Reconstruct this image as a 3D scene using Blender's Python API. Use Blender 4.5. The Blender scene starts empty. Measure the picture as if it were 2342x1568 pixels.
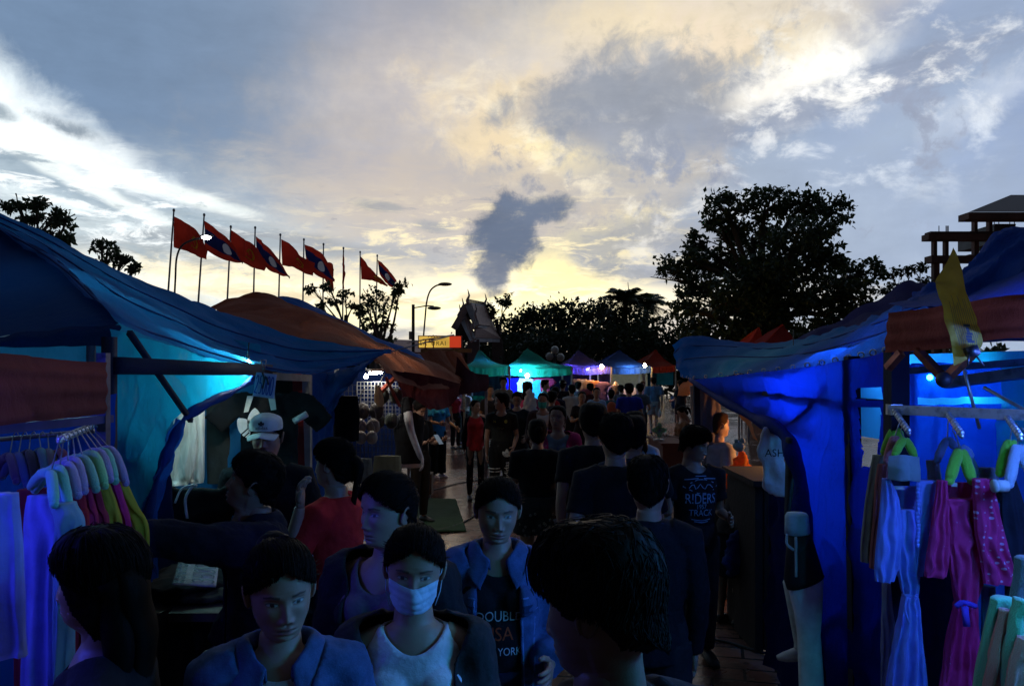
SKY_BACK, SKY_HIGH, LAMP = .05, .74, 1.0
import bpy, bmesh, math, random
import numpy as np
from mathutils import Vector, Matrix, noise
from mathutils.bvhtree import BVHTree
R = math.radians
scn = bpy.context.scene
C = scn.collection
V = Vector
# ---------------------------------------------------------------- camera model: a level lens at eye level over the crowd
F, CX, CY, CH = 1838.0, 1171.0, 838.0, 2.05
def P(x, y, d):
    return V(((x - CX) / F * d, d, CH - (y - CY) / F * d))
def PX(x, y, X):
    return P(x, y, X * F / (x - CX))
cam = bpy.data.cameras.new('camera'); cam.sensor_width = 36; cam.lens = 36 * F / 2342
cam.shift_y = (CY - 784) / 2342; cam.clip_end = 3000; cam.clip_start = 0.05
co = bpy.data.objects.new('camera', cam); C.objects.link(co)
co.location = (0, 0, CH); co.rotation_euler = (R(90), 0, 0); scn.camera = co

def srgb(r, g, b):
    f = lambda c: (c / 255) / 12.92 if c / 255 <= 0.04045 else ((c / 255 + 0.055) / 1.055) ** 2.4
    return (f(r), f(g), f(b))
# ---------------------------------------------------------------- node helpers
class NT:
    def __init__(s, tree):
        s.t = tree; s.n = tree.nodes; s.l = tree.links
    def new(s, kind, **kw):
        n = s.n.new(kind)
        for k, v in kw.items(): setattr(n, k, v)
        return n
    def put(s, sock, v):
        if hasattr(v, 'is_linked') or hasattr(v, 'links'): s.l.new(v, sock)
        elif isinstance(v, (tuple, list)) and len(v) == 3 and sock.type == 'RGBA': sock.default_value = (*v, 1)
        else: sock.default_value = v
    def m(s, op, a, b=None, c=None, clamp=False):
        n = s.new('ShaderNodeMath', operation=op); n.use_clamp = clamp
        for i, v in enumerate((a, b, c)):
            if v is not None: s.put(n.inputs[i], v)
        return n.outputs[0]
    def mix(s, f, a, b, blend='MIX'):
        n = s.new('ShaderNodeMix', data_type='RGBA', blend_type=blend)
        s.put(n.inputs[0], f); s.put(n.inputs[6], a); s.put(n.inputs[7], b)
        return n.outputs[2]
    def noise(s, vec, scale, detail=4, rough=.55, dist=0):
        n = s.new('ShaderNodeTexNoise'); n.inputs['Scale'].default_value = scale
        n.inputs['Detail'].default_value = detail; n.inputs['Roughness'].default_value = rough
        n.inputs['Distortion'].default_value = dist
        if vec is not None: s.l.new(vec, n.inputs['Vector'])
        return n.outputs['Fac']
    def xyz(s, x, y, z):
        n = s.new('ShaderNodeCombineXYZ')
        for i, v in enumerate((x, y, z)): s.put(n.inputs[i], v)
        return n.outputs[0]
    def sep(s, v):
        n = s.new('ShaderNodeSeparateXYZ'); s.l.new(v, n.inputs[0]); return n.outputs
    def ramp(s, f, lo, hi, a=0., b=1.):
        n = s.new('ShaderNodeMapRange', interpolation_type='SMOOTHSTEP')
        for i, v in enumerate((f, lo, hi, a, b)): s.put(n.inputs[i], v)
        return n.outputs[0]
    def mapping(s, vec, scale=(1, 1, 1), rot=(0, 0, 0)):
        n = s.new('ShaderNodeMapping'); s.l.new(vec, n.inputs[0]); n.inputs['Scale'].default_value = scale
        n.inputs['Rotation'].default_value = rot; return n.outputs[0]
    def bump(s, h, strength=.3, dist=.01):
        n = s.new('ShaderNodeBump'); n.inputs['Strength'].default_value = strength; n.inputs['Distance'].default_value = dist
        s.l.new(h, n.inputs['Height']); return n.outputs[0]
MATS = {}
def mat(key):
    def deco(fn):
        def get(*a):
            k = (key,) + a
            if k not in MATS:
                m = bpy.data.materials.new(key); m.use_nodes = True
                t = NT(m.node_tree); pb = m.node_tree.nodes['Principled BSDF']
                fn(t, pb, m, *a); MATS[k] = m
            return MATS[k]
        return get
    return deco
def OBJ(t): return t.new('ShaderNodeTexCoord').outputs['Object']
@mat('paint')
def paint(t, pb, m, col, rough=.5, metal=0.0):
    v = OBJ(t); n = t.noise(v, 9, 4)
    t.put(pb.inputs['Base Color'], t.mix(t.ramp(n, .35, .75), col, tuple(c * .7 for c in col)))
    t.put(pb.inputs['Roughness'], t.m('MULTIPLY_ADD', n, .25, rough - .12)); pb.inputs['Metallic'].default_value = metal
@mat('fabric')
def fabric(t, pb, m, col, scale=1.0, trans=0.0):
    v = OBJ(t); n = t.noise(v, 14 * scale, 5, .6); f = t.noise(v, 420, 2)
    t.put(pb.inputs['Base Color'], t.mix(t.ramp(n, .3, .8), col, tuple(c * .72 for c in col)))
    pb.inputs['Roughness'].default_value = .88; pb.inputs['Specular IOR Level'].default_value = .2
    h = t.m('ADD', t.m('MULTIPLY', n, 1.0), t.m('MULTIPLY', f, .06))
    t.l.new(t.bump(h, .5, .02), pb.inputs['Normal'])
    if trans > 0:
        tr = t.new('ShaderNodeBsdfTranslucent'); t.put(tr.inputs['Color'], col)
        mx = t.new('ShaderNodeMixShader'); mx.inputs[0].default_value = trans
        t.l.new(pb.outputs[0], mx.inputs[1]); t.l.new(tr.outputs[0], mx.inputs[2])
        t.l.new(mx.outputs[0], t.n['Material Output'].inputs['Surface'])
@mat('denim')
def denim(t, pb, m, col):
    v = OBJ(t); n = t.noise(v, 10, 5, .65); f = t.noise(t.mapping(v, (900, 900, 250)), 1, 2)
    c = t.mix(t.ramp(n, .35, .7), col, tuple(min(1, x * 1.9 + .01) for x in col))
    t.put(pb.inputs['Base Color'], t.mix(t.m('MULTIPLY', t.ramp(f, .4, .7), .35), c, tuple(min(1, x * 2.5 + .02) for x in col)))
    pb.inputs['Roughness'].default_value = .9
    t.l.new(t.bump(t.m('ADD', n, t.m('MULTIPLY', f, .1)), .6, .015), pb.inputs['Normal'])
@mat('tarp')
def tarpm(t, pb, m, col, tcol, trans=.35, rough=.42, wear=.5):
    v = OBJ(t); n = t.noise(v, 1.6, 6, .62, .6); w = t.noise(t.mapping(v, (6, 6, 2.2)), 1.7, 8, .7, 1.2)
    f = t.noise(v, 22, 6, .7); wv = t.noise(v, 300, 2)
    light = tuple(min(1, c * 1.8 + .02) for c in col); pb.inputs['Specular IOR Level'].default_value = .02
    c = t.mix(t.m('MULTIPLY', t.ramp(w, .55, .78), wear * .8), col, light)
    c = t.mix(t.m('MULTIPLY', t.ramp(n, .4, .7), .45), c, tuple(x * .6 for x in col))
    t.put(pb.inputs['Base Color'], c); t.put(pb.inputs['Roughness'], t.m('MULTIPLY_ADD', f, .25, rough + .12))
    h = t.m('ADD', t.m('MULTIPLY', f, .25), t.m('ADD', t.m('MULTIPLY', w, .7), t.m('MULTIPLY', wv, .02)))
    nm = t.bump(h, .55, .035); t.l.new(nm, pb.inputs['Normal'])
    tr = t.new('ShaderNodeBsdfTranslucent'); t.put(tr.inputs['Color'], t.mix(t.m('MULTIPLY', t.ramp(w, .5, .72), .4), tcol, tuple(min(1, x * .55) for x in tcol)))
    t.l.new(nm, tr.inputs['Normal'])
    mx = t.new('ShaderNodeMixShader'); mx.inputs[0].default_value = trans
    t.l.new(pb.outputs[0], mx.inputs[1]); t.l.new(tr.outputs[0], mx.inputs[2])
    t.l.new(mx.outputs[0], t.n['Material Output'].inputs['Surface'])
@mat('glow')
def glow(t, pb, m, col, strength):
    pb.inputs['Base Color'].default_value = (*col, 1); pb.inputs['Emission Color'].default_value = (*col, 1)
    pb.inputs['Emission Strength'].default_value = strength
@mat('metal')
def metal(t, pb, m, col=(.35, .36, .38), rough=.38):
    v = OBJ(t); n = t.noise(v, 30, 5)
    t.put(pb.inputs['Base Color'], t.mix(t.ramp(n, .45, .75), col, tuple(c * .5 for c in col)))
    t.put(pb.inputs['Roughness'], t.m('MULTIPLY_ADD', n, .3, rough - .1)); pb.inputs['Metallic'].default_value = .85
@mat('leaf')
def leafm(t, pb, m, col):
    g = t.new('ShaderNodeNewGeometry'); r = g.outputs['Random Per Island']
    t.put(pb.inputs['Base Color'], t.mix(r, tuple(c * .5 for c in col), tuple(c * 1.5 for c in col)))
    pb.inputs['Roughness'].default_value = .5
    tr = t.new('ShaderNodeBsdfTranslucent'); t.put(tr.inputs['Color'], tuple(c * 1.2 for c in col))
    mx = t.new('ShaderNodeMixShader'); mx.inputs[0].default_value = .25
    t.l.new(pb.outputs[0], mx.inputs[1]); t.l.new(tr.outputs[0], mx.inputs[2])
    t.l.new(mx.outputs[0], t.n['Material Output'].inputs['Surface'])
@mat('bark')
def bark(t, pb, m, col=(.06, .045, .035)):
    v = OBJ(t); n = t.noise(t.mapping(v, (1, 1, .25)), 14, 6, .7)
    t.put(pb.inputs['Base Color'], t.mix(n, tuple(c * .5 for c in col), tuple(c * 1.6 for c in col)))
    pb.inputs['Roughness'].default_value = .9; t.l.new(t.bump(n, .7, .03), pb.inputs['Normal'])
@mat('plaster')
def plaster(t, pb, m, col):
    v = OBJ(t); n = t.noise(v, 1.3, 8, .7); f = t.noise(v, 18, 6, .7)
    t.put(pb.inputs['Base Color'], t.mix(t.ramp(n, .35, .7), col, tuple(c * .6 for c in col)))
    pb.inputs['Roughness'].default_value = .9; t.l.new(t.bump(f, .4, .02), pb.inputs['Normal'])
@mat('roof_tile')
def rooftile(t, pb, m, col):
    v = t.new('ShaderNodeTexCoord').outputs['UV']
    b = t.new('ShaderNodeTexBrick'); t.l.new(v, b.inputs['Vector']); b.inputs['Scale'].default_value = 1
    b.inputs['Color1'].default_value = (*col, 1); b.inputs['Color2'].default_value = (*[c * .65 for c in col], 1)
    b.inputs['Mortar'].default_value = (*[c * .25 for c in col], 1)
    b.inputs['Brick Width'].default_value = .035; b.inputs['Row Height'].default_value = .05; b.inputs['Mortar Size'].default_value = .005
    t.l.new(b.outputs['Color'], pb.inputs['Base Color']); pb.inputs['Roughness'].default_value = .6
    t.l.new(t.bump(b.outputs['Fac'], -.5, .05), pb.inputs['Normal'])
@mat('skin')
def skinm(t, pb, m, tone=1.0):
    a = t.new('ShaderNodeVertexColor'); a.layer_name = 'Col'
    v = OBJ(t); n = t.noise(v, 60, 4); n2 = t.noise(v, 12, 3)
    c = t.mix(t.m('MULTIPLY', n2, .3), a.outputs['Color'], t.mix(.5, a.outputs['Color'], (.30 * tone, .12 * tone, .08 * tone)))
    t.l.new(c, pb.inputs['Base Color']); t.put(pb.inputs['Roughness'], t.m('MULTIPLY_ADD', n, .25, .36))
    pb.inputs['Subsurface Weight'].default_value = .08; pb.inputs['Subsurface Radius'].default_value = (.8, .3, .2)
    pb.inputs['Subsurface Scale'].default_value = .008
    t.l.new(t.bump(t.noise(v, 240, 5, .7), .35, .0015), pb.inputs['Normal'])
@mat('hair')
def hairm(t, pb, m, col=(.006, .0045, .004)):
    v = OBJ(t); n = t.noise(t.mapping(v, (160, 160, 14)), 1, 4, .6); k = t.noise(v, 30, 3)
    t.put(pb.inputs['Base Color'], t.mix(n, tuple(c * .5 for c in col), tuple(c * 2 for c in col)))
    t.put(pb.inputs['Roughness'], t.m('MULTIPLY_ADD', k, .2, .55)); pb.inputs['Specular IOR Level'].default_value = .05
    t.l.new(t.bump(n, .3, .003), pb.inputs['Normal'])
# ---------------------------------------------------------------- mesh helpers
class G:
    def __init__(s): s.v = []; s.f = []
    def add(s, vs, fs):
        o = len(s.v); s.v += [tuple(p) for p in vs]; s.f += [tuple(i + o for i in f) for f in fs]; return s
    def box(s, a, b):
        x0, y0, z0 = a; x1, y1, z1 = b
        return s.add([(x0, y0, z0), (x1, y0, z0), (x1, y1, z0), (x0, y1, z0), (x0, y0, z1), (x1, y0, z1), (x1, y1, z1), (x0, y1, z1)],
                     [(0, 3, 2, 1), (4, 5, 6, 7), (0, 1, 5, 4), (1, 2, 6, 5), (2, 3, 7, 6), (3, 0, 4, 7)])
    def loft(s, pts, rads, seg=12, side=(1, 0, 0), power=1.0):
        pts = [V(p) for p in pts]; n = len(pts); vs = []
        for i, p in enumerate(pts):
            t = (pts[min(i + 1, n - 1)] - pts[max(i - 1, 0)])
            t = t.normalized() if t.length > 1e-9 else V((0, 0, 1))
            sd = V(side); sd = sd - t * sd.dot(t)
            if sd.length < .1: sd = V((0, 1, 0)) - t * t.y
            if sd.length < .1: sd = V((0, 0, 1)) - t * t.z
            sd.normalize(); fw = t.cross(sd)
            r = rads[i]; rx, ry = r if isinstance(r, (tuple, list)) else (r, r)
            for k in range(seg):
                a = 2 * math.pi * k / seg; ca, sa = math.cos(a), math.sin(a)
                if power != 1.0:
                    ca = math.copysign(abs(ca) ** power, ca); sa = math.copysign(abs(sa) ** power, sa)
                vs.append(p + sd * rx * ca + fw * ry * sa)
        fs = []
        for i in range(n - 1):
            for k in range(seg):
                k2 = (k + 1) % seg
                fs.append((i * seg + k, i * seg + k2, (i + 1) * seg + k2, (i + 1) * seg + k))
        fs.append(tuple(range(seg - 1, -1, -1))); fs.append(tuple((n - 1) * seg + k for k in range(seg)))
        return s.add(vs, fs)
    def tube(s, pts, r, seg=8):
        return s.loft(pts, r if isinstance(r, list) else [r] * len(pts), seg)
    def bar(s, a, b, w, h=None, side=(1, 0, 0)):
        h = h or w
        return s.loft([a, b], [(w * .7071, h * .7071)] * 2, 4, side) if False else s._bar(V(a), V(b), w, h, side)
    def _bar(s, a, b, w, h, side):
        t = (b - a).normalized(); sd = V(side) - t * V(side).dot(t)
        if sd.length < .1: sd = V((0, 1, 0)) - t * t.y
        sd.normalize(); fw = t.cross(sd); vs = []
        for p in (a, b):
            for i, j in ((-1, -1), (1, -1), (1, 1), (-1, 1)): vs.append(p + sd * i * w / 2 + fw * j * h / 2)
        return s.add(vs, [(3, 2, 1, 0), (4, 5, 6, 7), (0, 1, 5, 4), (1, 2, 6, 5), (2, 3, 7, 6), (3, 0, 4, 7)])
    def ell(s, c, r, seg=16, rings=10, rot=None):
        c = V(c); vs = []; rot = rot or Matrix.Identity(3)
        for i in range(1, rings):
            th = math.pi * i / rings
            for k in range(seg):
                a = 2 * math.pi * k / seg
                vs.append(c + rot @ V((r[0] * math.sin(th) * math.cos(a), r[1] * math.sin(th) * math.sin(a), r[2] * math.cos(th))))
        fs = []
        for i in range(rings - 2):
            for k in range(seg):
                k2 = (k + 1) % seg; fs.append((i * seg + k, (i + 1) * seg + k, (i + 1) * seg + k2, i * seg + k2))
        top = len(vs); vs.append(c + rot @ V((0, 0, r[2]))); bot = len(vs); vs.append(c + rot @ V((0, 0, -r[2])))
        for k in range(seg):
            k2 = (k + 1) % seg; fs.append((top, k, k2)); fs.append((bot, (rings - 2) * seg + k2, (rings - 2) * seg + k))
        return s.add(vs, fs)
    def mesh(s, name):
        m = bpy.data.meshes.new(name); m.from_pydata(s.v, [], s.f); m.update(); return m
def smooth(m, on=True):
    m.polygons.foreach_set('use_smooth', [on] * len(m.polygons))
def obj(name, g, material, parent=None, sm=True, loc=None):
    m = g.mesh(name) if isinstance(g, G) else g
    if sm: smooth(m)
    if material is not None:
        if not m.materials: m.materials.append(material)
        else: m.materials[0] = material
    o = bpy.data.objects.new(name, m); C.objects.link(o)
    if parent is not None: o.parent = parent
    if loc is not None: o.location = loc
    return o
def tag(o, label, cat, group=None):
    o['label'] = label; o['category'] = cat
    if group: o['group'] = group
    return o
def thing(name, label, cat, loc=(0, 0, 0), rz=0, group=None):
    o = bpy.data.objects.new(name, None); C.objects.link(o); o.location = loc; o.rotation_euler = (0, 0, rz)
    o.empty_display_size = .1
    return tag(o, label, cat, group)
def local(parent, o):
    """o's vertices are in world space: keep them there under a parent that stands elsewhere"""
    o.matrix_parent_inverse = (Matrix.Translation(parent.location) @ parent.rotation_euler.to_matrix().to_4x4()).inverted(); return o
def part(parent, name, g, material, sm=True):
    return local(parent, obj(name, g, material, parent, sm))
def struct(o): o['kind'] = 'structure'; return o
def copytree(o, loc, rz=None, label=None):
    c = o.copy(); C.objects.link(c); c.location = loc
    if rz is not None: c.rotation_euler = (0, 0, rz)
    if label: c['label'] = label
    for ch in o.children:
        d = ch.copy(); C.objects.link(d); d.parent = c
        for e in ch.children:
            q = e.copy(); C.objects.link(q); q.parent = d
    return c
def cr(p0, p1, p2, p3, t):
    return .5 * ((2 * p1) + (p2 - p0) * t + (2 * p0 - 5 * p1 + 4 * p2 - p3) * t * t + (3 * p1 - p0 - 3 * p2 + p3) * t ** 3)
def spline(pts, t):
    n = len(pts) - 1; x = min(max(t, 0), 1) * n; i = min(int(x), n - 1); f = x - i
    a = pts[i - 1] if i > 0 else 2 * pts[0] - pts[1]
    b = pts[i + 2] if i + 2 <= n else 2 * pts[n] - pts[n - 1]
    return cr(a, pts[i], pts[i + 1], b, f)
def curve(pts, n=24): 
    pts = [V(p) for p in pts]
    return [spline(pts, i / n) for i in range(n + 1)]
class Sheet:
    """cloth through a coarse grid of control points: rows of Vectors"""
    def __init__(s, rows): s.rows = [[V(p) for p in r] for r in rows]
    def at(s, u, v): return spline([spline(r, u) for r in s.rows], v)
    def geo(s, nu=40, nv=24, amp=.012, freq=3.0, seed=0, folds=0, fold_amp=0.0, fold_dir=0, hole=None, stretch=1.0):
        g = G(); vs = []
        cols = [[spline(r, i / nu) for r in s.rows] for i in range(nu + 1)]
        pts = [[spline(cols[i], j / nv) for i in range(nu + 1)] for j in range(nv + 1)]
        for j in range(nv + 1):
            for i in range(nu + 1):
                p = pts[j][i]
                du = pts[j][min(i + 1, nu)] - pts[j][max(i - 1, 0)]; dv = pts[min(j + 1, nv)][i] - pts[max(j - 1, 0)][i]
                n = du.cross(dv); n = n.normalized() if n.length > 1e-12 else V((0, 0, 1))
                q = V((p.x * freq, p.y * freq, p.z * freq * stretch + seed))
                h = amp * (noise.fractal(q, 1, 2.2, 4) )
                rid = 1 - abs(noise.noise(q * .9 + V((7, 3, seed)))) * 2
                h += amp * .8 * max(0, rid) ** 4
                if folds:
                    w = i / nu if fold_dir == 0 else j / nv; e = j / nv if fold_dir == 0 else i / nu
                    h += fold_amp * math.sin(w * folds * 2 * math.pi + 1.7 * noise.noise(V((w * 4, e * 1.3, seed)))) * (.6 + .7 * noise.noise(V((w * 3 + 5, e * 2, seed))))
                vs.append(p + n * h)
        fs = []
        for j in range(nv):
            for i in range(nu):
                if hole and hole((i + .5) / nu, (j + .5) / nv, pts[j][i]): continue
                a = j * (nu + 1) + i; fs.append((a, a + 1, a + nu + 2, a + nu + 1))
        return g.add(vs, fs)
    def mesh(s, name, **kw):
        nu = kw.get('nu', 40); nv = kw.get('nv', 24)
        g = s.geo(**kw); m = g.mesh(name)
        uv = m.uv_layers.new(name='UV')
        for l in m.loops:
            i = l.vertex_index; uv.data[l.index].uv = ((i % (nu + 1)) / nu, 1 - (i // (nu + 1)) / nv)
        return m
def text_mesh(s, size, extrude=0.0, spacing=1.0, align='CENTER'):
    c = bpy.data.curves.new('t', 'FONT'); c.body = s; c.size = size; c.extrude = extrude; c.align_x = align; c.align_y = 'CENTER'
    c.space_character = spacing; c.resolution_u = 3
    o = bpy.data.objects.new('t', c); C.objects.link(o); dg = bpy.context.evaluated_depsgraph_get(); dg.update()
    m = bpy.data.meshes.new_from_object(o.evaluated_get(dg)); bpy.data.objects.remove(o); bpy.data.curves.remove(c)
    return m
def ribbon(g, pts, w, fn):
    """a flat stroke: 2-D points widened to w, each point carried into place by fn(x, y)"""
    n = len(pts); vs = []
    for i, p in enumerate(pts):
        a = pts[max(i - 1, 0)]; b = pts[min(i + 1, n - 1)]; dx, dy = b[0] - a[0], b[1] - a[1]; L = math.hypot(dx, dy) or 1
        vs.append(fn(p[0] - dy / L * w / 2, p[1] + dx / L * w / 2)); vs.append(fn(p[0] + dy / L * w / 2, p[1] - dx / L * w / 2))
    g.add(vs, [(2 * i, 2 * i + 1, 2 * i + 3, 2 * i + 2) for i in range(n - 1)]); return g
def c2(pts, n=14):
    return [tuple(p)[:2] for p in curve([(a, b, 0) for a, b in pts], n)]
DIG = {'0': [[(.5, 1), (.15, .8), (.1, .4), (.35, 0), (.75, .1), (.9, .5), (.8, .9), (.5, 1)]],
       '2': [[(.1, .8), (.35, 1), (.75, .9), (.75, .6), (.4, .25), (.1, .02), (.5, .06), (.9, .0)]],
       '5': [[(.85, 1), (.5, 1), (.25, .98)], [(.25, .98), (.2, .58), (.5, .62), (.85, .4), (.7, .05), (.15, .05)]],
       '3': [[(.15, .9), (.5, 1), (.8, .8), (.65, .58), (.4, .53)], [(.4, .53), (.8, .45), (.85, .15), (.5, 0), (.1, .1)]],
       'a': [[(.7, .6), (.3, .62), (.15, .3), (.45, .05), (.7, .3), (.72, .6), (.8, .05)], [(.3, .9), (.6, .95)]],
       'b': [[(.2, .1), (.2, .6), (.5, .65), (.55, .2), (.8, .1), (.85, .7)]], 
       'c': [[(.15, .6), (.4, .5), (.25, .1), (.6, .05), (.8, .6), (.6, .8)], [(.7, 1), (.9, .95)]]}
def digits(g, s, w, fn, h=1.0, adv=1.05, cw=.9):
    x = 0
    for ch in s:
        for st in DIG.get(ch, []):
            ribbon(g, c2([(x + a * cw, b * h) for a, b in st]), w, fn)
        x += adv
    return x
# ================================================================ WORLD
w = bpy.data.worlds.new('World'); scn.world = w; w.use_nodes = True
t = NT(w.node_tree); bg = t.n['Background']
dirv = t.new('ShaderNodeTexCoord').outputs['Generated']
dx, dy, dz = t.sep(dirv)
az = t.m('ARCTAN2', dx, dy); el = t.m('ARCSINE', t.m('MINIMUM', t.m('MAXIMUM', dz, -1.), 1.))
K = 100.0     # angles in hundredths of a radian
U = t.m('MULTIPLY', az, K); W = t.m('MULTIPLY', el, K)
def AE(x, y):
    a = math.atan((x - CX) / F); return a * K, math.atan((CY - y) / F * math.cos(a)) * K
vec = t.xyz(U, W, 0.0)
def con(n, k=1.5): return t.m('MULTIPLY_ADD', t.m('SUBTRACT', n, .5), k, .5)
nA = con(t.m('ADD', t.m('MULTIPLY', t.noise(vec, .06, 8, .6, .3), .55), t.m('MULTIPLY', t.noise(vec, .26, 9, .66, .4), .45)))
nB = con(t.m('ADD', t.m('MULTIPLY', t.noise(t.mapping(vec, (.55, 2.1, 1)), .06, 8, .6, .5), .5), t.m('MULTIPLY', t.noise(t.mapping(vec, (.6, 1.8, 1)), .24, 9, .66, .4), .5)))
nC = t.noise(t.mapping(vec, (1, 1, 1), (0, 0, R(28))), .16, 7, .6)
wx = t.m('MULTIPLY', t.m('SUBTRACT', t.noise(vec, .03, 5), .5), 9.0)
wy = t.m('MULTIPLY', t.m('SUBTRACT', t.noise(t.xyz(W, U, 4.), .03, 5), .5), 6.0)
U2 = t.m('ADD', U, wx); W2 = t.m('ADD', W, wy)
def blob(x, y, rx, ry, rot=0, soft=.4, amp=.8, n=None):
    u0, v0 = AE(x, y); k = K / F; c, s = math.cos(R(rot)), math.sin(R(rot))
    du = t.m('SUBTRACT', U2, u0); dv = t.m('SUBTRACT', W2, v0)
    a = t.m('ADD', t.m('MULTIPLY', du, c / (rx * k)), t.m('MULTIPLY', dv, s / (rx * k)))
    b = t.m('ADD', t.m('MULTIPLY', du, -s / (ry * k)), t.m('MULTIPLY', dv, c / (ry * k)))
    q = t.m('SQRT', t.m('ADD', t.m('MULTIPLY', a, a), t.m('MULTIPLY', b, b)))
    q = t.m('ADD', q, t.m('MULTIPLY', t.m('SUBTRACT', n if n is not None else nA, .5), amp * 2.4))
    return t.ramp(q, 1 + soft, 1 - soft)
def layer(col, c, o, x, y, rx, ry, rot=0, soft=.4, amp=.8, n=None, g=1.0):
    return t.mix(t.m('MULTIPLY', blob(x, y, rx, ry, rot, soft, amp, n), o), col, tuple(q * g for q in srgb(*c)))
# open blue-grey above, warm towards the horizon
sky = t.new('ShaderNodeTexSky'); sky.sky_type = 'NISHITA'; sky.sun_disc = False
sky.sun_elevation = R(4); sky.sun_rotation = R(2); sky.altitude = 100; sky.dust_density = 2
nish = t.mix(1.0, sky.outputs[0], (.02, .02, .02), 'MULTIPLY')
side = t.ramp(U, -62, 62)
top = t.mix(t.ramp(side, 0, .5), srgb(112, 136, 166), srgb(150, 157, 170))
top = t.mix(t.ramp(side, .55, 1), top, srgb(140, 160, 188))
low = t.mix(t.ramp(side, 0, .5), srgb(196, 210, 214), srgb(226, 212, 190))
low = t.mix(t.ramp(side, .58, 1), low, srgb(158, 178, 206))
col = t.mix(t.ramp(t.m('ADD', W2, t.m('MULTIPLY', t.m('SUBTRACT', nB, .5), 10)), -1, 19), low, top)
col = t.mix(.12, col, nish, 'ADD')
L = [((206, 216, 220), .85, 330, 560, 620, 150, -4, .8, .5, nB, 1.0), ((178, 190, 206), .7, 2050, 560, 420, 160, 0, .8, .5, nA, 1.0), ((240, 251, 253), .98, 60, 352, 460, 100, -31, .55, .6, nA, 1.1),
     ((244, 250, 252), .8, 300, 430, 300, 60, -30, .7, .9, nB, 1.08),
     ((150, 172, 190), .75, 60, 395, 330, 30, -10, .5, 1.3, nB, 1),
     ((160, 178, 192), .75, 330, 470, 300, 32, -12, .6, 1.2, nB, 1),
     ((170, 188, 198), .6, 120, 520, 420, 48, -4, .7, 1.1, nB, 1),
     ((245, 252, 250), .8, 200, 415, 220, 16, -22, .5, 1.1, nB, 1.1),
     ((240, 248, 245), .8, 470, 452, 130, 14, -12, .5, 1.0, nB, 1.1),
     ((118, 134, 150), .85, 160, 298, 62, 16, -16, .5, 1.7, nA, 1),
     ((128, 146, 160), .8, 10, 275, 40, 18, -10, .5, 1.0, nA, 1),
     ((182, 174, 178), .55, 900, 230, 170, 300, -10, .9, .3, nA, 1),
     ((232, 220, 204), .75, 1520, 70, 620, 150, 12, .8, .6, nC, 1),
     ((246, 226, 184), .75, 1660, 120, 330, 90, -14, .7, .7, nA, 1),
     ((255, 252, 240), .98, 1960, 180, 215, 75, -4, .6, 1.0, nA, 1.08),
     ((255, 250, 240), .85, 1780, 220, 130, 50, -20, .5, .9, nA, 1.05),
     ((138, 158, 196), .9, 2230, 330, 300, 260, 20, .5, .6, nC, 1),
     ((172, 190, 215), .6, 2120, 260, 160, 40, 25, .5, 1.1, nB, 1),
     ((150, 166, 192), .85, 2200, 110, 240, 85, 22, .5, .8, nA, 1),
     ((226, 234, 246), .5, 2240, 240, 110, 30, 25, .7, 1.4, nA, 1),
     ((168, 182, 202), .75, 1900, 480, 420, 180, 0, .8, .6, nC, 1),
     ((244, 222, 182), .75, 1230, 330, 210, 85, -25, .8, 1.4, nA, 1.0), ((255, 236, 186), .85, 1290, 350, 120, 40, -20, .5, 1.7, nA, 1.05),
     ((244, 222, 182), .7, 1150, 270, 120, 60, 30, .6, 1.0, nA, 1),
     ((240, 220, 186), .7, 1520, 400, 160, 40, 24, .7, 1.6, nA, 1),
     ((150, 156, 168), .7, 1530, 180, 170, 80, 8, .7, 1.5, nA, 1),
     ((150, 156, 168), .7, 1340, 235, 190, 42, 6, .7, 1.5, nA, 1),
     ((148, 156, 174), .85, 1480, 300, 230, 60, -4, .5, .9, nA, 1),
     ((145, 156, 178), .85, 1950, 215, 260, 38, 14, .5, 1.0, nB, 1),
     ((168, 172, 180), .7, 1450, 400, 160, 90, 0, .8, 1.4, nA, 1),
     ((222, 206, 186), .6, 1000, 470, 330, 90, -6, .8, 1.0, nB, 1),
     ((246, 230, 198), .8, 1120, 665, 620, 50, -3, .8, 1.3, nB, 1.05), ((255, 246, 214), .9, 1150, 660, 330, 36, 0, .7, 1.4, nB, 1.2),
     ((255, 238, 176), .95, 1290, 640, 200, 80, 25, .5, .8, nA, 1.2),
     ((255, 240, 200), .85, 620, 650, 330, 36, -2, .7, 1.4, nB, 1.12),
     ((255, 244, 190), .95, 1000, 712, 360, 32, 0, .6, .4, nB, 1.25),
     ((216, 196, 160), .6, 900, 672, 330, 9, 0, .6, .9, nB, 1),
     ((160, 164, 174), .85, 1440, 560, 170, 48, 6, .5, .9, nA, 1),
     ((150, 157, 172), .85, 1460, 620, 130, 24, 0, .5, .9, nB, 1),
     ((160, 164, 170), .75, 640, 548, 290, 17, -2, .6, 1.0, nB, 1),
     ((160, 170, 178), .6, 330, 545, 160, 22, 4, .6, 1.0, nB, 1),
     ((162, 166, 172), .7, 860, 455, 50, 10, -10, .5, .8, nB, 1),
     ((162, 166, 172), .7, 985, 508, 45, 12, -10, .5, .8, nB, 1),
     ((170, 172, 180), .8, 930, 740, 62, 15, 4, .4, .7, nA, 1),
     ((104, 116, 138), .97, 1145, 548, 68, 80, -12, .38, 1.0, nA, 1),
     ((110, 122, 144), .95, 1225, 484, 80, 30, 0, .5, 1.3, nA, 1),
     ((120, 128, 146), .9, 1118, 625, 40, 40, 0, .4, .7, nA, 1)]
for (c, o, x, y, rx, ry, rot, soft, amp, n, g) in L:
    col = layer(col, c, o, x, y, rx, ry, rot, soft, amp, n, g)
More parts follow.
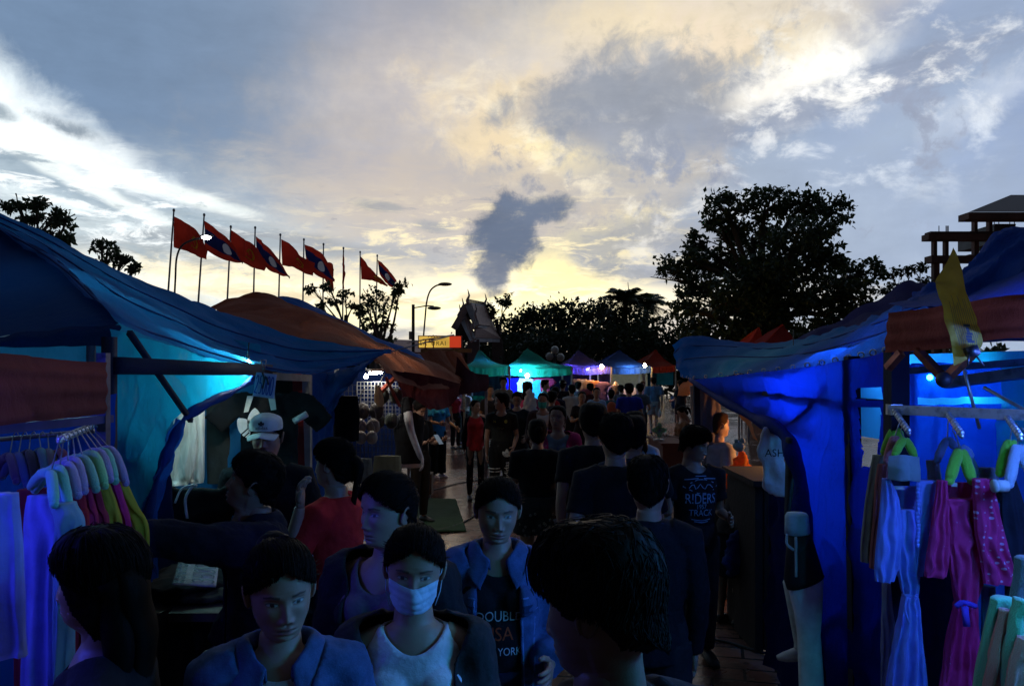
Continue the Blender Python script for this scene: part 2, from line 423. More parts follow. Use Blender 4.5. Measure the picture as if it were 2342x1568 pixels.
nF = con(t.noise(t.mapping(vec, (.8, 1.2, 1), (0, 0, R(15))), .17, 9, .62, .35), 1.4); nG = con(t.noise(t.mapping(vec, (.5, 2.0, 1), (0, 0, R(-6))), .30, 10, .68, .6), 1.3)
def fleck(col, c, o, x, y, rx, ry, rot, n, lo, hi, g=1.0):
    reg = blob(x, y, rx, ry, rot, .6, .3, nA); return t.mix(t.m('MULTIPLY', t.m('MULTIPLY', reg, t.ramp(n, lo, hi)), o), col, tuple(q * g for q in srgb(*c)))
for (c, o, x, y, rx, ry, rot, n, lo, hi, g) in [
    ((255, 242, 212), .8, 1290, 360, 330, 110, -28, nF, .46, .76, 1.08), ((150, 152, 164), .75, 1300, 400, 340, 130, -20, nA, .56, .68, 1),
    ((255, 238, 190), .8, 1120, 590, 420, 120, 0, nG, .48, .68, 1.15), ((165, 165, 172), .75, 1050, 500, 420, 90, 0, nG, .40, .30, 1),
    ((176, 176, 178), .7, 900, 620, 520, 70, 0, nB, .42, .30, 1), ((255, 246, 222), .95, 900, 690, 640, 50, 0, nG, .44, .66, 1.2),
    ((250, 255, 255), .9, 230, 450, 330, 90, -14, nG, .48, .66, 1.15), ((146, 166, 182), .8, 170, 440, 330, 130, -10, nB, .46, .34, 1),
    ((176, 190, 198), .7, 300, 540, 420, 80, -4, nG, .45, .33, 1), ((222, 230, 240), .8, 2050, 260, 420, 160, 12, nF, .50, .80, 1.05),
    ((255, 252, 244), .85, 1850, 180, 360, 110, 0, nF, .46, .74, 1.12), ((150, 160, 182), .8, 1900, 240, 420, 150, 10, nA, .46, .34, 1),
    ((236, 218, 196), .6, 1560, 90, 420, 90, 8, nA, .5, .66, 1.05), ((150, 158, 178), .7, 1750, 470, 500, 180, 5, nA, .44, .30, 1), ((226, 226, 226), .6, 1560, 470, 240, 90, 30, nF, .5, .74, 1.05)]:
    col = fleck(col, c, o, x, y, rx, ry, rot, n, lo, hi, g)
for q_ in L[-3:] + [L[k_] for k_ in range(len(L)) if L[k_][0] == (150, 156, 168)][:2]: col = layer(col, *q_[:8], q_[8] + .25, *q_[9:])
shade = t.m('MULTIPLY_ADD', t.m('SUBTRACT', nC, .5), .25, 1.02)
shade = t.m('MULTIPLY', shade, t.m('MULTIPLY_ADD', t.m('SUBTRACT', nB, .5), .3, 1.0))
# dusk: the sky is bright in the west (+Y) and falls off overhead and to the east
back = t.ramp(dy, -.5, .75, SKY_BACK, 1.0)
high = t.ramp(dz, .36, .85, 1.0, SKY_HIGH)
gnd = t.ramp(dz, -.06, .0, .05, 1.0)
k = t.m('MULTIPLY', t.m('MULTIPLY', back, high), t.m('MULTIPLY', gnd, shade))
k = t.m('MULTIPLY', k, 1.07); fin = t.mix(1.0, col, t.xyz(k, k, k), 'MULTIPLY')
t.l.new(fin, bg.inputs['Color']); bg.inputs['Strength'].default_value = 1.0
w.cycles.sampling_method = 'MANUAL'; w.cycles.sample_map_resolution = 512

sun = bpy.data.lights.new('sun', 'SUN'); sun.energy = .12; sun.angle = R(14); sun.color = (1, .82, .6)
so = bpy.data.objects.new('sun', sun); C.objects.link(so)
so.rotation_euler = (R(-86), 0, R(-2)); so.rotation_euler = V((0.03, 1, .09)).to_track_quat('Z', 'Y').to_euler()

scn.view_settings.view_transform = 'Standard'; scn.view_settings.look = 'None'
scn.view_settings.exposure = 0; scn.view_settings.gamma = 1
scn.cycles.use_denoising = True
try: scn.cycles.denoiser = 'OPENIMAGEDENOISE'
except Exception: pass
scn.cycles.max_bounces = 6; scn.cycles.diffuse_bounces = 3; scn.cycles.glossy_bounces = 3; scn.cycles.transmission_bounces = 4
scn.cycles.sample_clamp_indirect = 4; scn.cycles.caustics_reflective = False; scn.cycles.caustics_refractive = False
scn.cycles.transparent_max_bounces = 6

# ================================================================ GROUND
gm = bpy.data.materials.new('wet_pavers'); gm.use_nodes = True; t = NT(gm.node_tree); pb = t.n['Principled BSDF']
v = OBJ(t); b = t.new('ShaderNodeTexBrick'); t.l.new(t.mapping(v, (1, 1, 1), (0, 0, R(14))), b.inputs['Vector'])
b.inputs['Scale'].default_value = 1; b.inputs['Brick Width'].default_value = .42; b.inputs['Row Height'].default_value = .21
b.inputs['Mortar Size'].default_value = .012; b.inputs['Color1'].default_value = (.27, .13, .09, 1)
b.inputs['Color2'].default_value = (.17, .09, .07, 1); b.inputs['Mortar'].default_value = (.03, .025, .022, 1)
n1 = t.noise(v, .55, 6, .6); n2 = t.noise(v, 5, 6, .65); n3 = t.noise(v, 45, 4)
c = t.mix(t.ramp(n2, .45, .75), b.outputs['Color'], (.05, .04, .037))
t.l.new(c, pb.inputs['Base Color'])
wet = t.ramp(n1, .36, .58)
t.put(pb.inputs['Roughness'], t.m('MULTIPLY_ADD', n2, .22, t.m('MULTIPLY_ADD', wet, -.20, .19)))
pb.inputs['Specular IOR Level'].default_value = .6
h = t.m('ADD', t.m('MULTIPLY', b.outputs['Fac'], -1.0), t.m('ADD', t.m('MULTIPLY', n2, 1.4), t.m('MULTIPLY', n3, .12)))
t.l.new(t.bump(h, .6, .010), pb.inputs['Normal'])
g = G(); g.add([(-400, -60, 0), (400, -60, 0), (400, 900, 0), (-400, 900, 0)], [(0, 1, 2, 3)])
struct(obj('ground', g, gm, sm=False))
# ================================================================ LEFT STALLS
BLUE = ((.010, .055, .22), (.02, .42, .85)); NAVY = ((.008, .022, .085), (.01, .12, .5)); DEEP = ((.008, .035, .20), (.01, .10, .95))
BROWN = ((.16, .055, .042), (.4, .12, .05)); RED = ((.22, .05, .042), (.5, .08, .04)); GREEN = ((.012, .16, .13), (.05, .7, .5))
PURP = ((.035, .035, .10), (.1, .1, .5)); SCAR = ((.35, .03, .015), (.9, .1, .03))
def tm(c, trans=.35, rough=.42, wear=.5): return tarpm(c[0], c[1], trans, rough, wear)
def grid(rows): return Sheet([[P(*q) for q in r] for r in rows])
def T3(r): return [list(x) for x in zip(*r)]
st = thing('market_stall', 'clothes stall under the big dark blue tarpaulin at the left edge, cyan light inside', 'market stall', (-3.3, 5, 0))
lane = [((-60, 458, 5.3), (-60, 480, 5.1), (-60, 500, 4.9)), ((100, 530, 5.6), (80, 545, 5.1), (60, 562, 4.6)),
        ((200, 580, 5.8), (178, 604, 5.0), (150, 625, 4.2)), ((300, 628, 6.0), (285, 672, 4.8), (270, 737, 3.55)),
        ((400, 672, 6.2), (410, 728, 5.1), (400, 786, 4.0)), ((490, 703, 6.4), (500, 772, 5.4), (500, 818, 4.5)),
        ((600, 745, 6.5), (610, 802, 5.8), (600, 843, 5.1)), ((680, 770, 6.6), (695, 818, 6.1), (705, 856, 5.6)),
        ((780, 787, 6.7), (800, 815, 6.3), (805, 838, 6.1)), ((892, 800, 6.8), (894, 804, 6.75), (888, 808, 6.7))]
s = grid(T3(lane))
for v_ in (.33, .62, .97): part(st, 'seam', G().tube([s.at(q, v_) + V((0, 0, .008)) for q in np.linspace(.02, .98, 60)], .006, 5), tm(((.02, .06, .2), (.02, .2, .6)), .1))
part(st, 'guy_rope', G().tube([s.at(1, .5), V((-.55, 7.6, 2.35)), V((-1.1, 8.4, 2.3))], .006, 5), paint((.3, .3, .28)))
part(st, 'canopy', s.mesh('canopy', nu=110, nv=40, amp=.022, freq=2.6, seed=1, folds=3, fold_amp=.014, fold_dir=1), tm(((.012, .078, .27), (.02, .34, .8)), .3, .5, .6))
front = [((-420, 470, 4.9), (-200, 470, 4.9), (-44, 492, 5.0)), ((-420, 540, 4.6), (-150, 548, 4.6), (78, 556, 4.75)),
         ((-420, 640, 4.2), (-80, 648, 4.2), (164, 616, 4.4)), ((-420, 772, 3.5), (-60, 770, 3.5), (272, 737, 3.55))]
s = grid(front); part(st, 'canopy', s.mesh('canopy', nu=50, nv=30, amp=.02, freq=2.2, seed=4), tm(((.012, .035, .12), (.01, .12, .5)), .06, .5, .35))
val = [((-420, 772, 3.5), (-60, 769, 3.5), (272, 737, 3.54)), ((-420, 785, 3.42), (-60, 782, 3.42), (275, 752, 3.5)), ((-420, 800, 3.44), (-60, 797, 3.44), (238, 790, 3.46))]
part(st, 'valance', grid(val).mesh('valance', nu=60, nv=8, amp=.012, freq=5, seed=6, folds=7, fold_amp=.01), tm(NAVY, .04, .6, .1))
# side sheet hung along the lane, lit from behind
X1 = -1.66
def W1(x, y): return PX(x, y, X1)
side = [[W1(262, 752), W1(400, 792), W1(500, 822), W1(596, 848)],
        [W1(258, 850), W1(370, 858), W1(470, 868), W1(560, 878)],
        [W1(256, 930), W1(340, 930), W1(420, 930), W1(478, 912)],
        [W1(254, 1010), W1(310, 1000), W1(360, 985), W1(402, 962)],
        [W1(252, 1090), W1(295, 1085), W1(330, 1070), W1(362, 1060)],
        [W1(250, 1230), W1(280, 1230), W1(305, 1225), W1(325, 1190)]]
part(st, 'side_wall', Sheet(side).mesh('side_wall', nu=60, nv=60, amp=.018, freq=4, seed=9), tm(((.01, .05, .25), (.02, .62, .95)), .62, .4, .35))
edge = curve([W1(600, 846), W1(540, 888), W1(470, 920), W1(412, 958), W1(385, 1010), W1(358, 1070), W1(320, 1200)], 30)
part(st, 'rolled_hem', G().tube([p + V((.02, 0, 0)) for p in edge], [.022 + .014 * math.sin(i * .9) * math.sin(i * .31) for i in range(31)], 8), tm(((.01, .05, .25), (.02, .2, .6)), .15))
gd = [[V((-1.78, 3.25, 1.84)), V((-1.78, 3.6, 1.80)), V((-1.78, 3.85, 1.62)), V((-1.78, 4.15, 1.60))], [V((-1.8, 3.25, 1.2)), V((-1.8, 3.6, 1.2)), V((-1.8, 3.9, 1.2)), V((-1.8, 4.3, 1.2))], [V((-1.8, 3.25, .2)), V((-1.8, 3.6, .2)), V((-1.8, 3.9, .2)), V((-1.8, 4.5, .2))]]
part(st, 'light_blocking_cloth', Sheet(gd).mesh('light_blocking_cloth', nu=40, nv=30, amp=.03, freq=4, seed=5, folds=4, fold_amp=.02), tm(((.006, .012, .05), (.01, .03, .2)), .02, .6, .2))  # added dark cloth: blocks the tube so the sheet's lower part falls dark
sk = [[V((-1.60, 3.4, .92)), V((-1.60, 4.4, .92)), V((-1.60, 5.6, .92)), V((-1.60, 6.6, .92))], [V((-1.58, 3.4, .45)), V((-1.58, 4.4, .45)), V((-1.58, 5.6, .45)), V((-1.58, 6.6, .45))], [V((-1.57, 3.4, .01)), V((-1.57, 4.4, .01)), V((-1.57, 5.6, .01)), V((-1.57, 6.6, .01))]]
part(st, 'darkening_skirt', Sheet(sk).mesh('darkening_skirt', nu=80, nv=20, amp=.02, freq=4, seed=7, folds=14, fold_amp=.02), tm(((.012, .012, .016), (.01, .01, .02)), .02, .7, .3))  # black drape added to cover the lit back wall and keep this area black
# hanging swag below the knot
sw = [[W1(398, 955), W1(412, 962), W1(420, 958)], [W1(372, 1010), W1(388, 1020), W1(402, 1012)], [W1(340, 1100), W1(362, 1110), W1(376, 1090)], [W1(312, 1200), W1(338, 1206), W1(352, 1180)], [W1(300, 1330), W1(325, 1330), W1(345, 1320)]]
part(st, 'hanging_corner', Sheet([[p + V((.03, 0, 0)) for p in r] for r in sw]).mesh('hanging_corner', nu=16, nv=40, amp=.02, freq=6, seed=3, folds=1.5, fold_amp=.02), tm(((.01, .05, .28), (.02, .2, .8)), .3))
part(st, 'frame_beam', G().bar(W1(246, 836) + V((.04, 0, 0)), W1(598, 846) + V((.05, 0, 0)), .05, .072), plaster((.008, .014, .045)))
part(st, 'frame_brace', G().bar(W1(285, 760) + V((.02, 0, 0)), W1(428, 962) + V((.02, 0, 0)), .022), plaster((.008, .014, .045)))
part(st, 'post', G().bar(W1(250, 770) , V((X1, 3.31, 0)), .045), plaster((.008, .014, .045)))
part(st, 'post', G().bar(V((-3.3, 6.3, 2.3)), V((-3.3, 6.3, 0)), .05), paint((.01, .02, .07), .5))
bw = Sheet([[V((-5.2, 6.0, 2.5)), V((-3.4, 6.3, 2.5)), V((-1.75, 5.55, 2.2))], [V((-5.2, 6.05, 1.5)), V((-3.4, 6.4, 1.5)), V((-1.75, 5.6, 1.5))], [V((-5.2, 6, .1)), V((-3.4, 6.3, .1)), V((-1.75, 5.55, .1))]])
part(st, 'back_wall', bw.mesh('back_wall', nu=40, nv=30, amp=.03, freq=2, seed=2, folds=6, fold_amp=.02), tm(((.03, .16, .35), (.02, .4, .8)), .2))

def tube_lamp(a, b, colr, strength, label, group='fluorescent tubes lighting the stalls', r=.014, name='fluorescent_tube'):
    a, b = V(a), V(b); o = thing(name, label, 'lamp', (a + b) / 2, 0, group)
    part(o, 'tube', G().tube([a, a.lerp(b, .5), b], r, 10), glow(colr, strength))
    up = V((0, 0, .035)); d = (b - a).normalized() * .03
    part(o, 'fixture', G().bar(a + up - d, b + up + d, .04, .03), paint((.5, .5, .5), .5), False)
    return o
def bulb(p, colr, strength, label, r=.035, group='bulbs hung in the stalls', cord=.35):
    p = V(p); o = thing('light_bulb', label, 'lamp', p, 0, group)
    part(o, 'glass', G().loft([p + V((0, 0, -r)), p + V((0, 0, -r * .7)), p, p + V((0, 0, r * .6)), p + V((0, 0, r * 1.3))], [r * .2, r * .75, r, r * .8, r * .35], 14), glow(colr, strength))
    part(o, 'socket', G().tube([p + V((0, 0, r * 1.2)), p + V((0, 0, r * 2.4))], r * .4), paint((.03, .03, .03)))
    part(o, 'cord', G().tube([p + V((0, 0, r * 2.4)), p + V((.01, 0, cord))], .004, 5), paint((.02, .02, .02)))
    return o
tube_lamp((-2.0, 4.45, 2.06), (-1.86, 4.95, 2.06), (.35, .95, 1), 55 * LAMP, 'cyan fluorescent tube glowing behind the left stall side sheet')
tube_lamp((-3.2, 4.6, 2.2), (-2.5, 4.9, 2.2), (.35, .9, 1), 60 * LAMP, 'cyan fluorescent tube deep inside the big left stall')
# nearest left stall: red valance, rail, blue back
st = thing('market_stall', 'nearest left stall with a dark red valance over a rail of padded hangers', 'market stall', (-2.2, 2.4, 0))
XV = -1.42
rv = [[V((-1.42, 1.6, 2.12)), PX(0, 806, XV), PX(140, 822, XV), PX(243, 829, XV)], [V((-1.40, 1.6, 2.05)), PX(0, 888, XV + .02), PX(140, 888, XV + .02), PX(244, 886, XV + .02)], [V((-1.42, 1.6, 1.88)), PX(0, 974, XV), PX(140, 958, XV), PX(242, 946, XV)]]
part(st, 'valance', Sheet(rv).mesh('valance', nu=60, nv=24, amp=.008, freq=7, seed=11, folds=3.2, fold_amp=.006, fold_dir=1), tm(RED, .08, .6, .25))
part(st, 'frame_beam', G().bar(PX(-60, 986, -1.5), PX(252, 957, -1.5), .028), paint((.02, .03, .16), .6), False)
part(st, 'post', G().bar(V((-1.5, 2.95, 2.1)), V((-1.5, 2.95, 0)), .035), metal((.12, .13, .2), .4), False)
part(st, 'post', G().bar(V((-1.5, 1.3, 2.15)), V((-1.5, 1.3, 0)), .035), metal((.12, .13, .2), .4), False)
part(st, 'canopy', Sheet([[V((-1.43, 1.0, 2.03)), V((-2.6, 1.0, 2.03)), V((-3.6, 1.0, 2.03))], [V((-1.43, 1.7, 2.03)), V((-2.6, 1.7, 2.03)), V((-3.6, 1.7, 2.03))], [V((-1.44, 2.3, 2.03)), V((-2.6, 2.3, 2.03)), V((-3.6, 2.3, 2.03))]]).mesh('canopy', nu=20, nv=20, amp=.004, seed=8), tm(RED, .1, .6, .2))
bk = [[PX(-500, 900, -3.4), P(0, 930, 3.25), P(130, 930, 3.2), P(262, 900, 3.12)], [PX(-500, 1100, -3.4), P(0, 1100, 3.3), P(130, 1100, 3.25), P(262, 1100, 3.15)], [PX(-500, 1700, -3.4), P(0, 1900, 3.25), P(130, 1900, 3.2), P(262, 1900, 3.12)]]
part(st, 'back_wall', Sheet(bk).mesh('back_wall', nu=50, nv=40, amp=.03, freq=3, seed=12, folds=4, fold_amp=.02), tm(DEEP, .35, .4, .3))
tube_lamp((-1.72, 1.35, 1.95), (-1.72, 2.15, 1.95), (.05, .07, 1), 105 * LAMP, 'deep blue fluorescent tube above the padded hangers of the left stall')
# ---- second stall: price signs, shorts, seller
st = thing('market_stall', 'sportswear stall with white timber frame and hanging black shirts, a seller inside', 'market stall', (-2.6, 6.4, 0))
X2 = -1.72
wood = paint((.42, .36, .27), .7)
pst = PX(702, 858, X2)
part(st, 'post', G().bar(pst, V((pst.x, pst.y, 0)), .07), wood, False)
part(st, 'frame_beam', G().bar(PX(702, 862, X2) + V((0, .05, -.01)), PX(560, 850, X2) + V((0, 0, -.02)), .055), wood, False)
part(st, 'frame_beam', G().bar(P(690, 858, 6.9), P(540, 858, 6.9), .05), wood, False)
part(st, 'red_strap', Sheet([[P(668, 850, 6.55), P(690, 852, 6.55)], [P(672, 960, 6.6), P(694, 960, 6.6)], [P(678, 1100, 6.6), P(698, 1100, 6.6)]]).mesh('red_strap', nu=4, nv=20), fabric((.45, .03, .02)))
bk = [[P(330, 850, 7.2), P(520, 850, 7.4), P(720, 850, 7.2)], [P(330, 1000, 7.2), P(520, 1000, 7.4), P(720, 1000, 7.2)], [P(330, 1330, 7.2), P(520, 1330, 7.4), P(720, 1330, 7.2)]]
part(st, 'back_wall', Sheet(bk).mesh('back_wall', nu=30, nv=30, amp=.02), tm(((.012, .02, .02), (.02, .05, .05)), .05))
# tarp skirt + blue sheet past the post
s = Sheet([[PX(704, 852, -1.70), PX(770, 850, -1.68), PX(880, 806, -1.0)], [PX(706, 900, -1.70), PX(752, 900, -1.70), PX(800, 878, -1.55)], [PX(708, 950, -1.70), PX(740, 955, -1.70), PX(768, 935, -1.62)],
           [PX(708, 1060, -1.70), PX(736, 1060, -1.70), PX(760, 1040, -1.68)], [PX(708, 1200, -1.7), PX(730, 1190, -1.7), PX(756, 1190, -1.7)]])
part(st, 'side_wall', s.mesh('side_wall', nu=40, nv=60, amp=.03, freq=4, seed=21, folds=3, fold_amp=.03), tm(((.012, .05, .20), (.02, .15, .6)), .18, .34, .8))
bulb(P(566, 838, 5.0), (.95, 1, .85), 520 * LAMP, 'white bulb under the awning lighting the satin shorts and the seller', .03, cord=.15)
# ---- third stall under the brown canopy
st = thing('market_stall', 'underwear stall under the brown canopy with white bulbs and wire grid', 'market stall', (-2.4, 9.5, 0))
br = [((470, 705, 9.6), (500, 712, 9.0), (520, 730, 8.2)), ((520, 678, 9.6), (560, 705, 9.0), (590, 750, 8.2)), ((582, 664, 9.6), (640, 715, 9.0), (660, 775, 8.0)),
      ((640, 674, 9.9), (720, 728, 9.0), (760, 795, 7.6)), ((720, 708, 10.3), (800, 762, 9.0), (850, 815, 7.4)), ((800, 745, 10.8), (870, 790, 9.4), (890, 850, 7.8)),
      ((880, 790, 11.2), (930, 820, 10), (935, 880, 8.6)), ((980, 826, 11.5), (1000, 840, 10.8), (1000, 890, 9.6)), ((1052, 860, 11.6), (1055, 872, 11.4), (1050, 882, 11.2))]
part(st, 'canopy', grid(T3(br)).mesh('canopy', nu=90, nv=34, amp=.04, freq=1.6, seed=30, folds=2, fold_amp=.03, fold_dir=1), tm(BROWN, .16, .5, .3))
fl = [((888, 846, 8.2), (990, 860, 9.4), (1052, 878, 11.2)), ((930, 900, 8.8), (985, 905, 9.6), (1048, 905, 11.1)), ((985, 938, 9.5), (1010, 935, 9.8), (1030, 930, 10.9))]
part(st, 'valance', grid(fl).mesh('valance', nu=40, nv=16, amp=.03, freq=2, seed=31), tm(((.05, .012, .02), (.15, .03, .03)), .08, .6, .1))
part(st, 'wire_grid', (lambda g: ([g.bar(P(817 + i * 8, 872, 9.4), P(817 + i * 8, 960, 9.4), .007) for i in range(13)], [g.bar(P(817, 873 + j * 9, 9.4), P(913, 873 + j * 9, 9.4), .007) for j in range(10)], g)[-1])(G()), metal((.5, .5, .52), .3), False)
part(st, 'wire_grid', (lambda g: ([g.bar(P(770 + i * 9, 880, 9.8), P(770 + i * 9, 1100, 9.8), .008) for i in range(15)], [g.bar(P(770, 880 + j * 14, 9.8), P(900, 880 + j * 14, 9.8), .006) for j in range(14)], g)[-1])(G()), paint((.02, .02, .02), .6), False)
part(st, 'back_wall', Sheet([[P(705, 840, 10.6), P(800, 840, 10.6), P(918, 850, 10.4)], [P(705, 1100, 10.6), P(800, 1100, 10.6), P(918, 1100, 10.4)]]).mesh('back_wall', nu=30, nv=20, amp=.03), tm(((.008, .02, .09), (.01, .03, .2)), .05))
part(st, 'frame_brace', G().bar(P(868, 898, 8.9), P(905, 862, 9.4), .04).bar(P(915, 930, 9.0), P(882, 862, 9.0), .03), paint((.25, .05, .03)), False)
for (x, y, d) in ((770, 840, 10.2),):
    part(st, 'post', G().bar(P(x, y, d), V((P(x, y, d).x, d, 0)), .05), metal(), False)
bulb(P(837, 861, 9.0), (1, .97, .85), 500 * LAMP, 'white bulb at the mouth of the brown canopy stall, lower left of its pair', .022)
tube_lamp(P(846, 853, 9.7), P(872, 852, 10.1), (1, .98, .9), 130 * LAMP, 'white tube shining under the brown canopy beside the bulb')
# maroon flap and green-lit tent beyond
st = thing('market_stall', 'stall under the dark maroon tarpaulin drooping beyond the brown canopy', 'market stall', (-1.6, 13.5, 0))
mf = [((960, 805, 12.2), (1010, 800, 13), (1052, 808, 14)), ((985, 835, 12.1), (1030, 835, 12.8), (1078, 848, 14)), ((1045, 862, 12), (1070, 868, 12.8), (1118, 856, 14))]
part(st, 'canopy', grid(mf).mesh('canopy', nu=40, nv=20, amp=.05, freq=1.4, seed=33), tm(((.11, .035, .022), (.3, .08, .03)), .12, .5, .3))
mf2 = [((1045, 815, 12.6), (1075, 846, 12.8), (1116, 858, 13.9)), ((1040, 860, 12.6), (1072, 880, 12.7), (1116, 880, 13.8)), ((1020, 905, 12.5), (1070, 900, 12.7), (1110, 893, 13.7))]
part(st, 'valance', grid(mf2).mesh('valance', nu=30, nv=12, amp=.04, freq=1.6, seed=34), tm(((.035, .012, .022), (.1, .02, .03)), .06, .6, .1))
for (x, d) in ((1112, 13.9),): part(st, 'post', G().bar(P(x, 860, d), V((P(x, 860, d).x, d, 0)), .05), metal(), False)
# blue canopy behind the brown one
st = thing('market_stall', 'stall with a bright blue ridge canopy behind the brown canopy', 'market stall', (-3, 13, 0))
bc = [((560, 700, 12.5), (600, 730, 12), (640, 780, 11.5)), ((640, 674, 13), (700, 715, 12.4), (760, 790, 11.8)), ((720, 700, 13.4), (800, 745, 12.8), (840, 800, 12.2)),
      ((820, 752, 14), (870, 785, 13.4), (900, 815, 13)), ((900, 788, 14.4), (940, 805, 14), (960, 828, 13.6)), ((982, 818, 14.8), (984, 824, 14.6), (975, 832, 14.4))]
part(st, 'canopy', grid(T3(bc)).mesh('canopy', nu=60, nv=24, amp=.04, freq=1.4, seed=36), tm(((.012, .075, .34), (.02, .3, .9)), .3, .4, .4))
for (x, y, d) in ((975, 832, 14.4), (700, 780, 12)): part(st, 'post', G().bar(P(x, y, d), V((P(x, y, d).x, d, 0)), .05), metal(), False)
bulb(P(991, 824, 14.6), (1, .62, .2), 160 * LAMP, 'warm bulb at the tip of the blue ridge canopy on the left', .05)

# ================================================================ RIGHT STALLS
st = thing('market_stall', 'long right stall under a pale creased blue tarpaulin, its side sheet glowing deep blue', 'market stall', (2.4, 5.5, 0))
rc = [((1533, 790, 9.7), (1541, 826, 9.7), (1553, 860, 9.6)), ((1562, 768, 9.5), (1570, 812, 9.1), (1583, 866, 8.6)), ((1640, 772, 9.1), (1655, 808, 8.0), (1672, 856, 6.6)),
      ((1740, 781, 8.3), (1752, 812, 6.9), (1765, 848, 5.3)), ((1840, 772, 7.2), (1852, 802, 5.8), (1862, 834, 4.35)), ((1940, 742, 6.2), (1945, 778, 4.9), (1950, 818, 3.8)),
      ((2035, 706, 5.0), (2035, 750, 4.2), (2034, 803, 3.35)), ((2140, 655, 4.6), (2150, 715, 3.9), (2150, 790, 3.1)), ((2420, 560, 4.2), (2420, 650, 3.5), (2420, 750, 2.75))]
s = grid(T3(rc))
for v_ in (.30, .60): part(st, 'seam', G().tube([s.at(q, v_) + V((0, 0, .008)) for q in np.linspace(.02, .98, 70)], .006, 5), tm(((.03, .08, .25), (.02, .2, .6)), .1))
for q in np.linspace(.05, .95, 22): p = s.at(q, .975); part(st, 'grommet', G().tube([p + V((.014 * math.cos(a), -.012, .014 * math.sin(a))) for a in np.linspace(0, 2 * math.pi, 11)], .004, 4), metal((.6, .6, .6), .3))
part(st, 'canopy', grid(T3(rc)).mesh('canopy', nu=120, nv=40, amp=.026, freq=2.3, seed=40, folds=2.4, fold_amp=.018, fold_dir=1), tm(((.012, .085, .34), (.02, .26, .85)), .28, .5, .6))
X3 = 1.56
def W3(x, y, o=0): return PX(x, y, X3 + o)
rs = [[W3(1584, 868), W3(1700, 856), W3(1860, 836), W3(2034, 804)], [W3(1642, 906), W3(1750, 900, .04), W3(1890, 888), W3(2034, 880)], [W3(1726, 952), W3(1800, 950, .06), W3(1910, 948), W3(2034, 950)],
      [W3(1800, 992), W3(1850, 1010), W3(1930, 1030), W3(2034, 1040)], [W3(1836, 1080), W3(1880, 1090), W3(1950, 1100), W3(2034, 1120)], [W3(1852, 1240), W3(1890, 1240), W3(1950, 1250), W3(2034, 1260)],
      [W3(1866, 1420), W3(1900, 1420), W3(1960, 1430), W3(2034, 1440)], [W3(1890, 1660), W3(1930, 1660), W3(1980, 1670), W3(2034, 1690)]]
def to_px(p): return (CX + p.x / p.y * F, CY - (p.z - CH) / p.y * F)
def holes(u, v, p):
    x, y = to_px(p); return (1955 < x < 2016 and 884 < y < 912) or (1958 < x < 2004 and 930 < y < 1064)
part(st, 'side_wall', Sheet(rs).mesh('side_wall', nu=110, nv=120, amp=.022, freq=3.2, seed=41, hole=holes), tm(((.008, .03, .22), (.015, .09, .95)), .6, .4, .4))
he = curve([W3(1584, 868), W3(1642, 906), W3(1726, 952), W3(1800, 992), W3(1836, 1080), W3(1852, 1240), W3(1866, 1420), W3(1890, 1660)], 50)
part(st, 'rolled_hem', G().tube([p + V((-.02, 0, 0)) for p in he], [.018 + .035 * min(1, i / 30) * (1 + .5 * math.sin(i * .8)) for i in range(51)], 8), tm(((.008, .03, .18), (.01, .05, .5)), .15, .4, .9))
dk = plaster((.006, .010, .04))
part(st, 'frame_beam', G().bar(W3(1660, 892, .07), W3(2036, 922, .07), .028).bar(W3(1800, 985, .08), W3(1925, 880, .08), .04), dk, False)
part(st, 'post', G().bar(W3(1948, 815, .03), V((X3 + .03, 3.69, 0)), .055), dk, False)
part(st, 'post', G().bar(W3(2050, 800, -.06), V((1.5, 3.14, 0)), .07), dk, False)
part(st, 'post', G().bar(W3(1592, 866, .05), V((X3 + .05, 6.85, 0)), .05), dk, False)
pale = Sheet([[V((2.25, 3.4, 2.12)), V((2.3, 4.6, 2.12)), V((2.2, 6.0, 2.12))], [V((2.25, 3.4, 1.6)), V((2.3, 4.6, 1.6)), V((2.2, 6.2, 1.6))]])
part(st, 'inner_wall', pale.mesh('inner_wall', nu=20, nv=12, amp=.02), tm(((.1, .75, .85), (.05, .4, .8)), .1))
tube_lamp((2.0, 4.3, 2.1), (2.0, 5.0, 2.1), (.10, .28, 1), 60 * LAMP, 'blue fluorescent tube behind the glowing right side sheet')
tube_lamp((1.95, 3.75, 2.0), (2.15, 4.15, 2.0), (.03, .55, 1), 22 * LAMP, 'cyan blue tube close behind the gap in the right side sheet')
gd = [[V((1.70, 3.0, 1.30)), V((1.72, 3.6, 1.36)), V((1.74, 4.1, 1.24)), V((1.72, 4.7, 1.34)), V((1.72, 5.4, 1.2))], [V((1.7, 3.0, .7)), V((1.72, 3.6, .7)), V((1.74, 4.1, .7)), V((1.72, 4.7, .7)), V((1.72, 5.4, .7))], [V((1.7, 3.0, .05)), V((1.72, 3.6, .05)), V((1.74, 4.1, .05)), V((1.72, 4.7, .05)), V((1.72, 5.4, .05))]]
part(st, 'light_blocking_cloth', Sheet(gd).mesh('light_blocking_cloth', nu=50, nv=20, amp=.04, freq=4, seed=15, folds=7, fold_amp=.03), tm(((.006, .012, .05), (.01, .03, .3)), .06, .6, .2))  # unseen cloth put in to shade the lower half of the glowing side sheet
